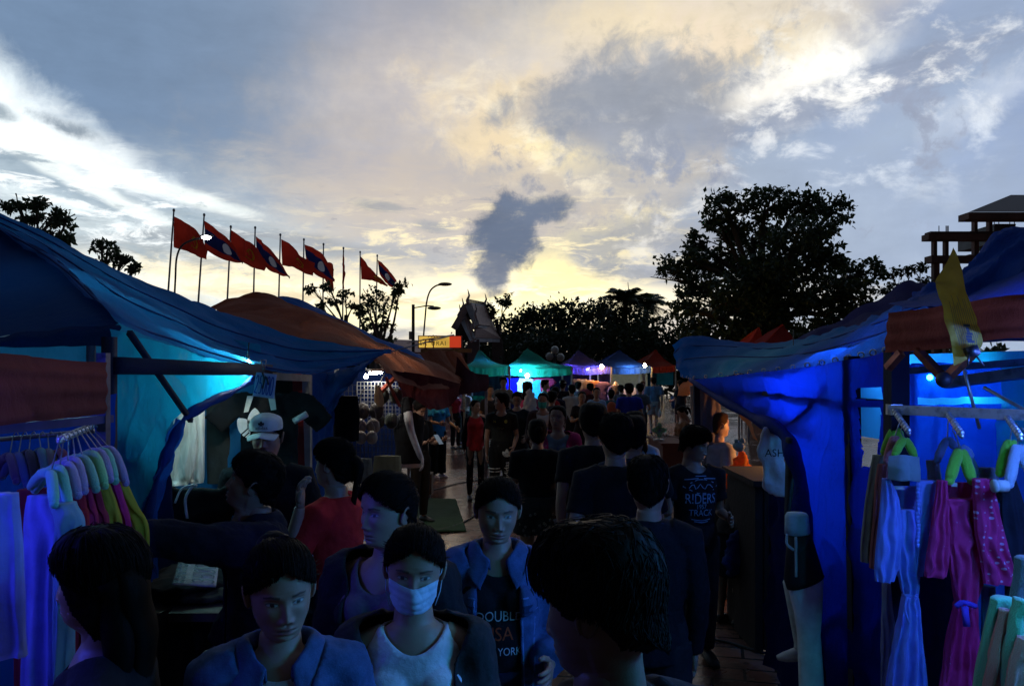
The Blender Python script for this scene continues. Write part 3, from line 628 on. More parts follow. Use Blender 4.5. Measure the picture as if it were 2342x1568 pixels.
# brown lining under the far end
bl = [[PX(1570, 868, 1.9), PX(1620, 866, 1.75), PX(1700, 880, 1.64)], [PX(1556, 880, 1.8), PX(1635, 884, 1.72), PX(1705, 930, 1.62)], [PX(1548, 905, 1.75), PX(1648, 905, 1.72), PX(1735, 1010, 1.60)]]
part(st, 'lining', Sheet(bl).mesh('lining', nu=30, nv=16, amp=.03, freq=3, seed=44), tm(((.32, .10, .04), (.8, .3, .08)), .3, .5, .5))
# purple tarpaulin behind
st = thing('market_stall', 'stall with a dusty purple peaked tarpaulin rising behind the right blue awning', 'market stall', (5, 10, 0))
pc = [((1780, 790, 11), (1790, 800, 10.5)), ((1880, 742, 10.6), (1900, 780, 10)), ((1990, 690, 10.2), (2000, 760, 9.4)), ((2076, 646, 10), (2080, 740, 9)), ((2130, 658, 10), (2160, 720, 9)), ((2260, 700, 10.5), (2280, 760, 9.5))]
part(st, 'canopy', grid(T3([(a, tuple((np.array(a) + np.array(b)) / 2), b) for a, b in pc])).mesh('canopy', nu=60, nv=20, amp=.05, freq=1.3, seed=50, folds=5, fold_amp=.03, fold_dir=0), tm(PURP, .15, .5, .6))
for (x, y, d) in ((1800, 795, 10.6), (2200, 760, 9.5)): part(st, 'post', G().bar(P(x, y, d), V((P(x, y, d).x, d, 0)), .05), metal(), False)
# nearest right stall: red valance, folding frame, rail
st = thing('market_stall', 'nearest right stall with a faded red valance, folding frame and white display rail', 'market stall', (2.0, 2.6, 0))
XR = 1.46
rv = [[PX(2027, 716, XR), PX(2160, 700, XR), PX(2342, 672, XR), V((1.46, 1.5, 2.22))], [PX(2026, 762, XR + .01), PX(2160, 752, XR - .02), PX(2342, 726, XR - .01), V((1.45, 1.5, 2.15))], [PX(2025, 806, XR), PX(2160, 797, XR), PX(2342, 772, XR), V((1.46, 1.5, 2.08))]]
part(st, 'valance', Sheet(rv).mesh('valance', nu=70, nv=20, amp=.007, freq=8, seed=55, folds=2.5, fold_amp=.005, fold_dir=1), tm(((.30, .07, .05), (.5, .08, .04)), .08, .6, .3))
bl = [((2060, 712, 3.2), (2150, 705, 3.0), (2240, 692, 2.8), (2420, 660, 2.5)), ((2060, 700, 3.25), (2140, 680, 3.1), (2230, 640, 2.9), (2420, 590, 2.6)), ((2075, 692, 3.4), (2150, 662, 3.25), (2240, 595, 3.1), (2420, 500, 2.9)), ((2100, 690, 3.6), (2170, 660, 3.5), (2270, 590, 3.4), (2420, 520, 3.2))]
part(st, 'canopy', grid(bl).mesh('canopy', nu=60, nv=40, amp=.05, freq=3, seed=56, folds=1.5, fold_amp=.03), tm(((.012, .05, .24), (.02, .2, .8)), .12, .5, .8))
al = metal((.55, .58, .62), .35)
part(st, 'display_rail', G().bar(P(2036, 936, 3.12), P(2420, 952, 2.62), .035, .035), metal((.75, .8, .85), .4), False)
for x, yy, d in ((2045, 934, 3.12), (2166, 940, 2.96), (2300, 946, 2.8)):
    part(st, 'rail_clamp', G().bar(P(x, yy - 10, d), P(x, yy + 14, d), .045), metal((.75, .8, .85), .3), False)
    a = P(x, yy + 8, d - .03); b = P(x + 34, yy + 58, d - .40)
    part(st, 'display_arm', G().tube([a, b], .007), al); g = G()
    for i in range(9): g.ell(a.lerp(b, (i + .5) / 9) + V((0, 0, .008)), (.011,) * 3, 8, 6)
    part(st, 'display_arm', g, al)
rb = metal((.38, .12, .08), .45)
for a_, b_ in ((P(2098, 800, 2.9), P(2159, 866, 2.8)), (P(2163, 866, 2.8), P(2232, 800, 2.7)), (P(2030, 842, 3.05), P(2062, 806, 3.0))): part(st, 'folding_strut', G().bar(a_, b_, .026), rb, False)
part(st, 'folding_joint', G().ell(P(2159, 868, 2.79), (.028, .028, .028), 10, 8), paint((.02, .02, .03)))
part(st, 'frame_beam', G().bar(P(2050, 850, 3.3), P(2420, 822, 2.9), .025).bar(P(2160, 876, 3.2), P(2420, 842, 2.8), .04), metal((.1, .15, .3), .4), False)
part(st, 'frame_strut', G().tube([P(2196, 810, 2.9), P(2240, 980, 2.9)], .006).tube([P(2250, 885, 3), P(2420, 980, 2.8)], .006), al)
part(st, 'post', G().bar(V((1.5, 1.4, 2.2)), V((1.5, 1.4, 0)), .04), al, False)
part(st, 'post', G().bar(V((3.1, 3.4, 2.3)), V((3.1, 3.4, 0)), .04), al, False)
top = [[V((1.46, 1.0, 2.24)), V((2.5, 1.0, 2.7)), V((3.6, 1.0, 2.24))], [V((1.46, 2.2, 2.24)), V((2.5, 2.2, 2.8)), V((3.6, 2.2, 2.24))], [V((1.5, 3.2, 2.28)), V((2.5, 3.3, 2.45)), V((3.6, 3.3, 2.24))]]
part(st, 'canopy', Sheet(top).mesh('canopy', nu=20, nv=20, amp=.02, seed=57), tm(((.02, .05, .22), (.02, .1, .6)), .2))
bk = [[P(2040, 830, 3.75), P(2200, 830, 3.75), P(2600, 820, 3.6)], [P(2040, 1000, 3.8), P(2200, 1000, 3.8), P(2600, 1000, 3.6)], [P(2040, 1700, 3.75), P(2200, 1700, 3.75), P(2600, 1800, 3.6)]]
part(st, 'back_wall', Sheet(bk).mesh('back_wall', nu=60, nv=50, amp=.035, freq=3, seed=58, folds=6, fold_amp=.025, hole=lambda u, v, p: (lambda q: 905 < q[1] < 918 and 2095 < q[0])(to_px(p))), tm(((.01, .04, .30), (.02, .14, .95)), .45, .35, .6))
tube_lamp((2.1, 4.0, 1.93), (3.0, 3.95, 1.93), (.08, .4, 1), 30 * LAMP, 'blue fluorescent tube low behind the back sheet of the right stall')
tube_lamp((1.75, 1.6, 2.03), (1.75, 2.35, 2.03), (.08, .20, 1), 240 * LAMP, 'blue fluorescent tube over the hanging dresses on the right')
tube_lamp((1.42, .95, 2.04), (1.42, 1.85, 2.02), (.03, .52, .95), 120 * LAMP, 'cyan fluorescent tube on the lane side of the nearest right stall')
# ================================================================ FAR STALLS
def tent(label, x0, x1, d, ye, xp, yp, colr, depth=3.0, group='peaked tents across the end of the lane', wear=.4, trans=.3, sag=.1, seed=0, leftdrop=0):
    """a square tent: eave from x0 to x1 at distance d, peak over its middle"""
    a, b = P(x0, ye, d), P(x1, ye, d); pk = P(xp, yp, d + depth / 2); hv = V((0, depth, 0))
    st = thing('peaked_tent', label, 'tent', (a.lerp(b, .5).x, d + depth / 2, 0), 0, group)
    def face(p, q, nm):
        m = p.lerp(q, .5) - V((0, 0, sag * .5))
        return [[pk + (V((p.x, p.y, p.z)) - pk) * .02, pk, pk + (q - pk) * .02], [pk.lerp(p, .5) - V((0, 0, sag)), pk.lerp(m, .5) - V((0, 0, sag)), pk.lerp(q, .5) - V((0, 0, sag))], [p, m, q]]
    g = G(); M = None
    corners = [a, b, b + hv, a + hv]
    for i in range(4):
        s = Sheet(face(corners[i], corners[(i + 1) % 4], 'f')); q = s.geo(nu=16, nv=12, amp=.04, freq=1.2, seed=seed + i); g.add(q.v, q.f)
    part(st, 'canopy', g, tm(colr, trans, .5, wear))
    vl = Sheet([[a, a.lerp(b, .5) - V((0, 0, sag * .5)), b], [a - V((0, .02, .22)), a.lerp(b, .5) - V((0, .03, .27)), b - V((0, .02, .22))]])
    part(st, 'valance', vl.mesh('valance', nu=40, nv=5, amp=.03, folds=9, fold_amp=.025, seed=seed), tm(colr, trans, .5, wear))
    for c_ in corners: part(st, 'post', G().bar(c_ - V((0, 0, .02)), V((c_.x, c_.y, 0)), .05), metal(), False)
    return st
tent('long sea green tent with a dipping canopy, left of the higher green peak', 1062, 1165, 20, 836, 1096, 800, GREEN, 4, seed=60, sag=.12)
tent('sea green tent with the highest peak, blue tubes glowing under its front', 1150, 1308, 21, 838, 1206, 797, GREEN, 4, seed=64, sag=.1)
tent('dusty purple tent with a pale seam, right of the green tents', 1285, 1398, 26, 838, 1323, 800, PURP, 4, seed=68)
tent('wide dark blue tent between the purple tent and the red one', 1350, 1490, 28, 838, 1417, 800, ((.012, .03, .12), (.02, .08, .4)), 4.5, seed=72)
tent('small bright red tent at the right end of the far row', 1462, 1545, 30, 836, 1500, 799, ((.20, .02, .012), (.6, .07, .03)), 4, seed=76, trans=.25)
tent('scarlet tent peak showing left of its twin above the right awning', 1690, 1762, 24, 800, 1736, 748, SCAR, 3, group='red tent peaks above the right awning', seed=80)
tent('darker red tent peak showing right of its twin above the right awning', 1712, 1855, 22, 806, 1790, 741, ((.22, .02, .02), (.6, .06, .03)), 3, group='red tent peaks above the right awning', seed=84)
# hung things in the far stalls
def tee(name, c, w, h, sl, colr, label, cat='shirt', group=None, yaw=0, th=.05, glowing=0, cuff=None, vox=.03):
    """a T-shirt hung flat: c is the middle of its shoulders"""
    g = G(); c = V(c); rm = Matrix.Rotation(yaw, 3, 'Z'); q = lambda x, y, z: V((x, y, z))
    g.loft([q(0, 0, .02 * h), q(0, 0, -.03 * h), q(0, 0, -.35 * h), q(0, 0, -h)], [(w * .2, th * .3), (w * .42, th * .5), (w * .44, th * .6), (w * .46, th * .7)], 20)
    for s in (-1, 1): g.loft([q(s * w * .3, 0, -.02 * h), q(s * w * .55, 0, -.12 * h), q(s * (w * .5 + sl), 0, -.1 * h - sl * 1.0)], [(th * .8, th * .4), (.09, th * .45), (.085, th * .4)], 12, side=(0, 0, 1))
    m = remeshed(g, vox, 2, .02, .10)
    m.transform(Matrix.Translation(c) @ rm.to_4x4())
    o = obj(name, m, fabric(colr)); tag(o, label, cat, group); return o
def remeshed(g, voxel, it=2, disp=0.0, dscale=.1, name='m'):
    m = g.mesh(name); o = bpy.data.objects.new('tmp', m); C.objects.link(o)
    r = o.modifiers.new('r', 'REMESH'); r.mode = 'VOXEL'; r.voxel_size = voxel
    s_ = o.modifiers.new('s', 'SMOOTH'); s_.iterations = it; s_.factor = .5
    if disp:
        tx = bpy.data.textures.get('folds%g' % dscale) or bpy.data.textures.new('folds%g' % dscale, 'CLOUDS'); tx.noise_scale = dscale; tx.noise_depth = 3
        dm = o.modifiers.new('d', 'DISPLACE'); dm.texture = tx; dm.strength = disp; dm.mid_level = .5; dm.texture_coords = 'LOCAL'
    dg = bpy.context.evaluated_depsgraph_get(); res = bpy.data.meshes.new_from_object(o.evaluated_get(dg))
    bpy.data.objects.remove(o); bpy.data.meshes.remove(m); smooth(res); return res
far_tees = [(1172, 882, 22, (.0, .0, .6), 'deep blue shirt hung under the left blue tube'), (1195, 882, 22, (.7, .9, .95), 'white shirt glowing beside the bright round bulb'),
            (1229, 884, 22, (.05, .45, .7), 'narrow light blue shirt hung right of the white bulb'), (1243, 882, 22, (.5, .03, .12), 'crimson shirt hung at the right end of the green tent'),
            (1303, 886, 26, (.15, .12, .4), 'violet shirt hung left in the purple tent'), (1324, 884, 26, (.45, .42, .6), 'lilac shirt with a dark print hung in the middle of the purple tent'),
            (1341, 886, 26, (.5, .35, .3), 'cream shirt hung beside the lilac one'), (1352, 888, 26, (.45, .2, .12), 'tan shirt hung under the warm bulb'), (1372, 890, 26, (.2, .12, .3), 'plum shirt hung right of the warm bulb'),
            (1218, 884, 22.3, (.02, .05, .12), 'navy shirt hung just right of the white bulb')]
for (x, y, d, c_, lb) in far_tees: tee('hanging_shirt', P(x, y - 17, d - .1), .45, .66, .1, c_, lb, group='shirts hung in the far tents', vox=.05)
def back_sheet(x0, x1, y0, y1, d, c_, label, tr=.1):
    s = Sheet([[P(x0, y0, d), P((x0 + x1) / 2, y0, d + .1), P(x1, y0, d)], [P(x0, y1, d), P((x0 + x1) / 2, y1, d + .1), P(x1, y1, d)]])
    o = obj('backdrop_sheet', s.mesh('backdrop_sheet', nu=24, nv=14, amp=.04, folds=5, fold_amp=.04), tm(c_, tr, .5, .3)); tag(o, label, 'tarpaulin', 'sheets closing the backs of the far stalls'); return o
back_sheet(1080, 1160, 842, 930, 24, ((.01, .02, .03), (.01, .02, .03)), 'black sheet behind the man with folded arms')
back_sheet(1070, 1165, 905, 975, 23.8, ((.01, .14, .07), (.02, .3, .1)), 'dull green low sheet under the left green tent')
back_sheet(1165, 1310, 842, 975, 25, ((.015, .02, .08), (.01, .02, .1)), 'navy sheet behind the shirts of the blue-lit tent')
back_sheet(1285, 1395, 842, 960, 30, ((.03, .02, .06), (.01, .02, .1)), 'dark plum sheet behind the shirts of the purple tent')
back_sheet(1392, 1540, 842, 880, 32.2, ((.02, .2, .3), (.01, .2, .3)), 'teal sheet across the back of the blue tent')
o = thing('serving_counter', 'pale green food counter lit by a white bulb at the far end', 'counter', (P(1470, 0, 29).x, 29.2, 0)); part(o, 'counter', G().box((P(1420, 0, 29).x, 29, .0), (P(1520, 0, 29).x, 29.5, 1.0)), plaster((.42, .44, .33)), False); part(o, 'back_panel', G().box((P(1405, 0, 29).x, 30.8, .0), (P(1500, 0, 29).x, 30.9, 1.98)), plaster((.5, .52, .40)), False)
tube_lamp(P(1152, 847, 21), P(1172, 843, 21.6), (.25, .3, 1), 170 * LAMP, 'blue violet tube under the left part of the high green tent', r=.03)
tube_lamp(P(1190, 847, 21), P(1222, 845, 21.6), (.2, .8, 1), 150 * LAMP, 'cyan tube above the white shirt in the green tent', r=.03)
bulb(P(1206, 859, 20.9), (.6, .95, 1), 260 * LAMP, 'cold white bulb hanging beside the white shirt', .05)
tube_lamp(P(1290, 846, 26), P(1300, 845, 26.5), (.5, .3, 1), 150 * LAMP, 'short violet tube at the left of the purple tent', r=.03)
tube_lamp(P(1342, 845, 26), P(1366, 842, 26.5), (.45, .4, 1), 170 * LAMP, 'lilac tube next to the orange bulb of the purple tent', r=.03)
bulb(P(1376, 839, 25.8), (1, .5, .16), 420 * LAMP, 'glaring orange bulb under the purple tent edge', .065)
bulb(P(1475, 836, 27.6), (1, .62, .18), 420 * LAMP, 'golden bulb under the right end of the dark blue tent', .06)
bulb(P(1439, 850, 28.3), (.95, 1, .85), 260 * LAMP, 'round white bulb over the food counter', .06)
def mannequin_torso(x, y, d, c_, label):
    p = P(x, y, d); o = thing('mannequin', label, 'mannequin', (p.x, d, 0), 0, 'mannequins at the far stalls')
    g = G().loft([p + V((0, 0, -.75)), p + V((0, 0, -.5)), p + V((0, 0, -.2)), p + V((0, 0, -.05)), p + V((0, 0, .02)), p + V((0, 0, .1))], [(.16, .1), (.14, .1), (.18, .11), (.17, .08), (.06, .05), (.05, .05)], 14)
    for s in (-1, 1): g.tube([p + V((s * .17, 0, -.07)), p + V((s * .22, 0, -.35)), p + V((s * .2, -.03, -.6))], [.05, .04, .03])
    part(o, 'figure', g, paint((.6, .52, .48), .4)); g = G().loft([p + V((0, 0, -.66)), p + V((0, 0, -.5)), p + V((0, 0, -.2)), p + V((0, 0, -.04)), p + V((0, 0, .0))], [(.18, .12), (.165, .12), (.2, .13), (.19, .1), (.09, .07)], 14)
    for s in (-1, 1): g.tube([p + V((s * .16, 0, -.08)), p + V((s * .22, 0, -.27))], [.075, .07])
    part(o, 'shirt', remeshed(g, .035, 1, .02, .1), fabric(c_)); part(o, 'stand', G().tube([p + V((0, 0, -.7)), V((p.x, p.y, .02))], .02).tube([V((p.x, p.y, 0)), V((p.x, p.y, .03))], .18, 16), metal())
mannequin_torso(1408, 880, 26, (.1, .08, .09), 'mannequin in a brown tee at the far clothes stall')
mannequin_torso(1440, 884, 29, (.6, .4, .38), 'mannequin in a pale pink tee by the food counter')
# park globe lamps
o = thing('globe_lamp', 'park lamp with three unlit white globes behind the far tents', 'lamp', P(1268, 838, 36) * 1)
p = P(1268, 800, 36)
part(o, 'pole', G().tube([V((p.x, 36, 0)), p], .06), paint((.05, .05, .05)))
for (x, y) in ((1269, 800), (1257, 815), (1282, 817)):
    part(o, 'globe', G().ell(P(x, y, 36), (.18, .18, .18)), paint((.55, .55, .5), .3)); part(o, 'bracket', G().tube([P(1269, 812, 36), P(x, y + 9, 36)], .03), paint((.05, .05, .05)))
# ================================================================ FLAGS
def Z1(zx, zy, d): return P((600 + zx / 2.342) * .60990, (750 + zy / 2.342) * .60990, d)
poles = [(122, 90, 75, 760), (388, 130, 338, 870), (622, 235, 592, 860), (836, 242, 823, 795), (1057, 305, 1044, 825), (1264, 347, 1255, 895), (1436, 388, 1430, 970), (1611, 422, 1605, 970), (1758, 457, 1755, 1090), (1908, 488, 1903, 760)]
flags = [('p', [(122, 142), (250, 212), (340, 290), (414, 440)], [(116, 415), (235, 450), (320, 488), (402, 522)]),
         ('l', [(390, 180), (500, 260), (625, 370), (722, 540)], [(392, 430), (520, 508), (640, 545), (735, 550)]),
         ('p', [(625, 262), (740, 342), (830, 400), (940, 560)], [(622, 390), (700, 520), (800, 585), (915, 622)]),
         ('l', [(842, 318), (920, 385), (1020, 490), (1138, 676)], [(845, 430), (930, 590), (1030, 650), (1138, 682)]),
         ('p', [(1062, 342), (1165, 402), (1240, 495), (1358, 552)], [(1072, 572), (1170, 590), (1250, 635), (1340, 664)]),
         ('l', [(1270, 390), (1385, 440), (1460, 520), (1532, 700)], [(1282, 520), (1340, 630), (1430, 690), (1534, 720)]),
         ('r', [(1440, 560), (1490, 545), (1520, 570), (1524, 610)], [(1436, 640), (1450, 700), (1490, 770), (1525, 805)]),
         ('d', [(1608, 432), (1612, 470), (1618, 560), (1625, 640)], [(1604, 520), (1604, 620), (1606, 700), (1614, 790)]),
         ('p', [(1760, 492), (1840, 590), (1920, 670), (2000, 745)], [(1768, 695), (1850, 705), (1925, 730), (1992, 760)]),
         ('l', [(1912, 525), (1970, 570), (2030, 640), (2078, 705)], [(1928, 650), (1960, 700), (2005, 745), (2040, 770)])]
ordn = ['first', 'second', 'third', 'fourth', 'fifth', 'sixth', 'seventh', 'eighth', 'ninth', 'tenth']
@mat('flag')
def flagm(t, pb, m, kind):
    uv = t.new('ShaderNodeTexCoord').outputs['UV']; u, v_, _ = t.sep(uv); red = (.50, .035, .02); c = red
    if kind == 'l':
        band = t.m('MULTIPLY', t.m('GREATER_THAN', v_, .25), t.m('LESS_THAN', v_, .75)); c = t.mix(band, red, (.012, .02, .10))
        a = t.m('MULTIPLY', t.m('SUBTRACT', u, .55), 1.5); b_ = t.m('SUBTRACT', v_, .5)
        c = t.mix(t.m('LESS_THAN', t.m('ADD', t.m('MULTIPLY', a, a), t.m('MULTIPLY', b_, b_)), .042), c, (.62, .62, .65))
    if isinstance(c, tuple): pb.inputs['Base Color'].default_value = (*c, 1)
    else: t.l.new(c, pb.inputs['Base Color'])
    pb.inputs['Roughness'].default_value = .9
    tr = t.new('ShaderNodeBsdfTranslucent')
    if isinstance(c, tuple): tr.inputs['Color'].default_value = (*c, 1)
    else: t.l.new(c, tr.inputs['Color'])
    mx = t.new('ShaderNodeMixShader'); mx.inputs[0].default_value = .5
    t.l.new(pb.outputs[0], mx.inputs[1]); t.l.new(tr.outputs[0], mx.inputs[2]); t.l.new(mx.outputs[0], t.n['Material Output'].inputs['Surface'])
fd = {'p': 'red flag with yellow hammer and sickle flying', 'l': 'red and blue striped flag with white disc flying', 'r': 'limp red flag hanging', 'd': 'dark furled flag clinging'}
for i, ((x0, y0, x1, y1), (kd, topc, botc)) in enumerate(zip(poles, flags)):
    d = 44 + i * 2.3; a = Z1(x0, y0, d); b = Z1(x1, y1, d); foot = a + (b - a) * (a.z / (a.z - b.z))
    o = thing('flagpole', ordn[i] + ' grey flagpole from the left in the slanting row', 'flagpole', foot, 0, 'row of flagpoles beyond the left stalls')
    part(o, 'pole', G().tube([foot, a], [.075, .045]), metal((.3, .3, .32), .5)); part(o, 'finial', G().ell(a, (.08, .08, .1), 8, 6), metal())
    tr_ = [Z1(x, y, d - .12 * k_) for k_, (x, y) in enumerate(topc)]; br_ = [Z1(x, y, d - .12 * k_) for k_, (x, y) in enumerate(botc)]
    mid = [p.lerp(q, .5) + V((0, .25 * math.sin(k_ * 2.1), -.05)) for k_, (p, q) in enumerate(zip(tr_, br_))]
    s = Sheet([tr_, mid, br_])
    f = obj('flag', s.mesh('flag', nu=36, nv=18, amp=.05, freq=1.3, seed=i * 3, folds=2.2, fold_amp=.09), flagm(kd))
    tag(f, fd[kd] + ' on the ' + ordn[i] + ' pole from the left', 'flag', 'flags flying on the row of poles')
    if kd == 'p':
        def on(u, v_, s=s): return s.at(u, v_) + V((0, -.14, 0))
        g = G(); cu, cv = .62, .48; k1 = .15
        arc = [(cu + k1 * math.cos(q) * .8, cv - k1 * 1.35 * math.sin(q)) for q in np.linspace(R(110), R(-130), 16)]
        ribbon(g, arc, .045, on); ribbon(g, [(cu - .14, cv + .22), (cu - .07, cv + .13)], .04, on)
        ribbon(g, [(cu - .1, cv - .12), (cu + .12, cv + .2)], .035, on); ribbon(g, [(cu - .13, cv - .04), (cu - .04, cv - .2)], .06, on)
        obj('emblem', g, fabric((.85, .6, .05), 1.0, .5), f, sm=False)
# ================================================================ STREET LAMPS
def lamp_post(pts, d, r, label, lit=False, head=None):
    w_ = [P(x, y, d) for x, y in pts]; foot = V((w_[0].x, d, 0)); o = thing('street_lamp', label, 'street lamp', foot)
    part(o, 'pole', G().tube([foot] + curve(w_, 24), [r * 1.3] + [r] * 25), paint((.05, .05, .055), .5)); h = P(*head, d)
    part(o, 'lamp_head', G().ell(h + V((0, 0, .05)), (.26 * d / 30, .12, .07 * d / 30)), paint((.2, .2, .2)))
    if lit: part(o, 'lens', G().ell(h + V((0, -.04, 0)), (.17 * d / 30, .10, .085)), glow((1, .95, 1), 30))
    return o
lamp_post([(398, 700), (401, 640), (404, 590), (416, 562), (440, 549), (466, 544)], 28, .035, 'lit street lamp curving over the first two flags', True, (473, 543))
lamp_post([(966, 800), (972, 730), (976, 690), (984, 665), (998, 653), (1012, 651)], 40, .04, 'tall unlit street lamp with a curved neck left of the temple gate', False, (1018, 652))
o = lamp_post([(945, 800), (945, 760), (945, 705), (945, 696)], 36, .07, 'short square post with a side arm and small hanging lamp', False, (993, 707))
part(o, 'arm', G().tube([P(945, 704, 36), P(975, 699, 36), P(992, 700, 36)], .03), paint((.05, .05, .055)))
part(o, 'switch_box', G().box(P(935, 776, 35.9), P(944, 758, 36.1)), paint((.3, .3, .32)), False)
# ================================================================ SIGN
o = thing('shop_sign', 'lit yellow and red restaurant sign reading SAMURAI with a torii gate', 'sign', P(1005, 780, 33) - V((0, 0, 2.9)))
a, b = P(956, 796, 33), P(1056, 767, 33)
part(o, 'sign_box', G().box((a.x, 33, a.z), (b.x, 33.3, b.z)), paint((.25, .05, .03)), False)
y_ = 32.985
@mat('sign_face')
def sign_face(t, pb, m):
    v = OBJ(t); n = t.noise(v, .9, 2)
    pb.inputs['Base Color'].default_value = (.5, .35, .05, 1); t.l.new(t.mix(t.ramp(n, .3, .7), (.35, .17, .02), (.95, .6, .10)), pb.inputs['Emission Color']); pb.inputs['Emission Strength'].default_value = .75
xs = a.x + (b.x - a.x) * .72
part(o, 'sign_face', G().add([(a.x + .04, y_, a.z + .03), (xs, y_, a.z + .03), (xs, y_, b.z - .03), (a.x + .04, y_, b.z - .03)], [(0, 1, 2, 3)]), sign_face(), False)
part(o, 'sign_face', G().add([(xs, y_, a.z + .03), (b.x - .03, y_, a.z + .03), (b.x - .03, y_, b.z - .03), (xs, y_, b.z - .03)], [(0, 1, 2, 3)]), glow((.75, .06, .02), .6), False)
for s_, cx in (('SA', 966), ('URAI', 1001)):
    m = text_mesh(s_, .25, .004, 1.15); m.transform(Matrix.Translation(P(cx + 2, 785, 32.97)) @ Matrix.Rotation(R(90), 4, 'X')); part(o, 'lettering', m, paint((.02, .03, .02)), False)
tc = P(982, 784, 32.97)
part(o, 'torii_emblem', G().bar(tc + V((-.27, 0, .14)), tc + V((.27, 0, .14)), .05).bar(tc + V((-.2, 0, .03)), tc + V((.2, 0, .03)), .035).bar(tc + V((-.14, 0, .14)), tc + V((-.17, 0, -.2)), .045).bar(tc + V((.14, 0, .14)), tc + V((.17, 0, -.2)), .045).bar(tc + V((0, 0, .14)), tc + V((0, 0, .03)), .04), paint((.4, .02, .02)), False)
g = G(); fn = lambda x, y: V((tc.x + x, 32.97, tc.z + y))
ribbon(g, c2([(-.05, .24), (.02, .3), (.1, .24), (.16, .32), (.2, .24), (.27, .3), (.33, .24)]), .035, fn); part(o, 'lettering', g, paint((.4, .02, .02)), False)
cx_, cz_ = P(1036, 780, 33).x, P(1036, 780, 33).z
fig = [(-.30, .42), (-.22, .34), (-.12, .42), (-.02, .36), (.08, .42), (.14, .3), (.10, .16), (.22, .06), (.24, -.08), (.16, -.16), (.24, -.28), (.10, -.24), (0, -.18), (-.12, -.24), (-.26, -.28), (-.2, -.12), (-.26, .0), (-.24, .14), (-.30, .2)]
part(o, 'post', G().bar(V((a.x + .3, 33.2, a.z)), V((a.x + .3, 33.2, 0)), .12).bar(V((b.x - .3, 33.2, a.z)), V((b.x - .3, 33.2, 0)), .12), paint((.2, .05, .03)), False)
part(o, 'lower_panel', G().box((a.x + .1, 33.05, a.z - .18), (b.x + .4, 33.25, a.z - .02)), paint((.35, .2, .06)), False)
o = obj('restaurant_building', G().box((P(890, 0, 36).x, 36, 0), (P(1052, 0, 36).x, 42, P(0, 805, 36).z)).add([P(880, 812, 35.5), P(1058, 812, 35.5), P(1040, 781, 39), P(905, 776, 39), P(880, 812, 43), P(1058, 812, 43)], [(0, 1, 2, 3), (3, 2, 5, 4), (0, 3, 4), (1, 5, 2)]), paint((.30, .07, .05)), sm=False)
tag(o, 'low reddish restaurant roof behind the lit sign', 'building')
# ================================================================ TEMPLE GATE
def Z2(zx, zy, d): return P((1400 + zx / 2.129) * .6099, (1000 + zy / 2.129) * .6099, d)
o = thing('temple_gate', 'temple style gate with steep two-tier tiled roof, pale bargeboards and finials', 'gateway', Z2(800, 900, 38) * 1)
def slope(name, pts, m, th=.1):
    me = G().add(pts, [(0, 1, 2, 3)]).mesh(name); uv = me.uv_layers.new(name='UV')
    for l, c_ in zip(me.loops, ((0, 0), (1, 0), (1, 1), (0, 1))): uv.data[l.index].uv = c_
    q = part(o, name, me, m, False); sd = q.modifiers.new('t', 'SOLIDIFY'); sd.thickness = th; return q
tl = rooftile((.36, .16, .12))
A1, A2 = Z2(762, 305, 38), Z2(898, 325, 43); E1, E2 = Z2(828, 468, 37.2), Z2(955, 484, 42.4); Lf = Z2(690, 420, 38.5)
slope('roof', [A1, A2, E2, E1], tl); slope('roof', [A2, A1, Lf, Lf + (A2 - A1)], tl)
B1, B2, B3 = Z2(745, 385, 38.2), Z2(795, 470, 37.6), Z2(796, 575, 36.6)
slope('lower_roof', [Z2(808, 476, 37.4), Z2(962, 484, 42.6), Z2(1008, 580, 42), Z2(796, 572, 36.6)], tl)
slope('lower_roof', [Z2(745, 385, 38.4), Z2(800, 470, 37.5), Z2(790, 570, 36.7), Z2(722, 430, 38.3)], tl)
bd = plaster((.42, .40, .42))
bb = lambda a_, b_, w_=.22, h_=.10: part(o, 'bargeboard', G().bar(a_, b_, h_, w_, side=(0, 1, 0)), bd, False)
bb(Z2(758, 300, 37.9), Z2(826, 474, 37.1), .3); bb(Z2(755, 305, 37.9), Z2(642, 495, 38.2), .3); bb(Z2(722, 432, 38.1), Z2(798, 588, 36.5), .3); bb(Z2(826, 474, 37.1), Z2(958, 490, 42.4), .14); bb(Z2(794, 580, 36.5), Z2(1012, 588, 42), .2)
bb(A1 + V((0, 0, .05)), A2 + V((0, 0, .05)), .1)
for (zx, zy, d) in ((757, 300, 37.9), (895, 322, 43), (688, 418, 38.2), (712, 370, 38.1), (1012, 540, 42), (816, 410, 37.2), (800, 500, 36.8), (955, 420, 42.4)):
    q = Z2(zx, zy, d); part(o, 'finial', G().tube([q, q + V((-.04, 0, .2)), q + V((.05, 0, .42)), q + V((-.02, 0, .72))], [.10, .075, .045, .012], 6), bd)
g = G()
for i in range(16): q = A1.lerp(A2, (i + .5) / 16); g.bar(q, q + V((0, 0, .28)), .05)
part(o, 'ridge_crest', g, bd, False)
part(o, 'gable', G().add([Z2(755, 330, 38.5), Z2(800, 590, 38.5), Z2(655, 590, 38.5), Z2(655, 500, 38.5)], [(0, 1, 2, 3)]), paint((.05, .03, .025)), False)
for (zx, d) in ((668, 38.5), (800, 37.2), (990, 42), (860, 43.5)):
    q = Z2(zx, 580, d); part(o, 'column', G().bar(q, V((q.x, q.y, 0)), .55), plaster((.2, .17, .15)), False)
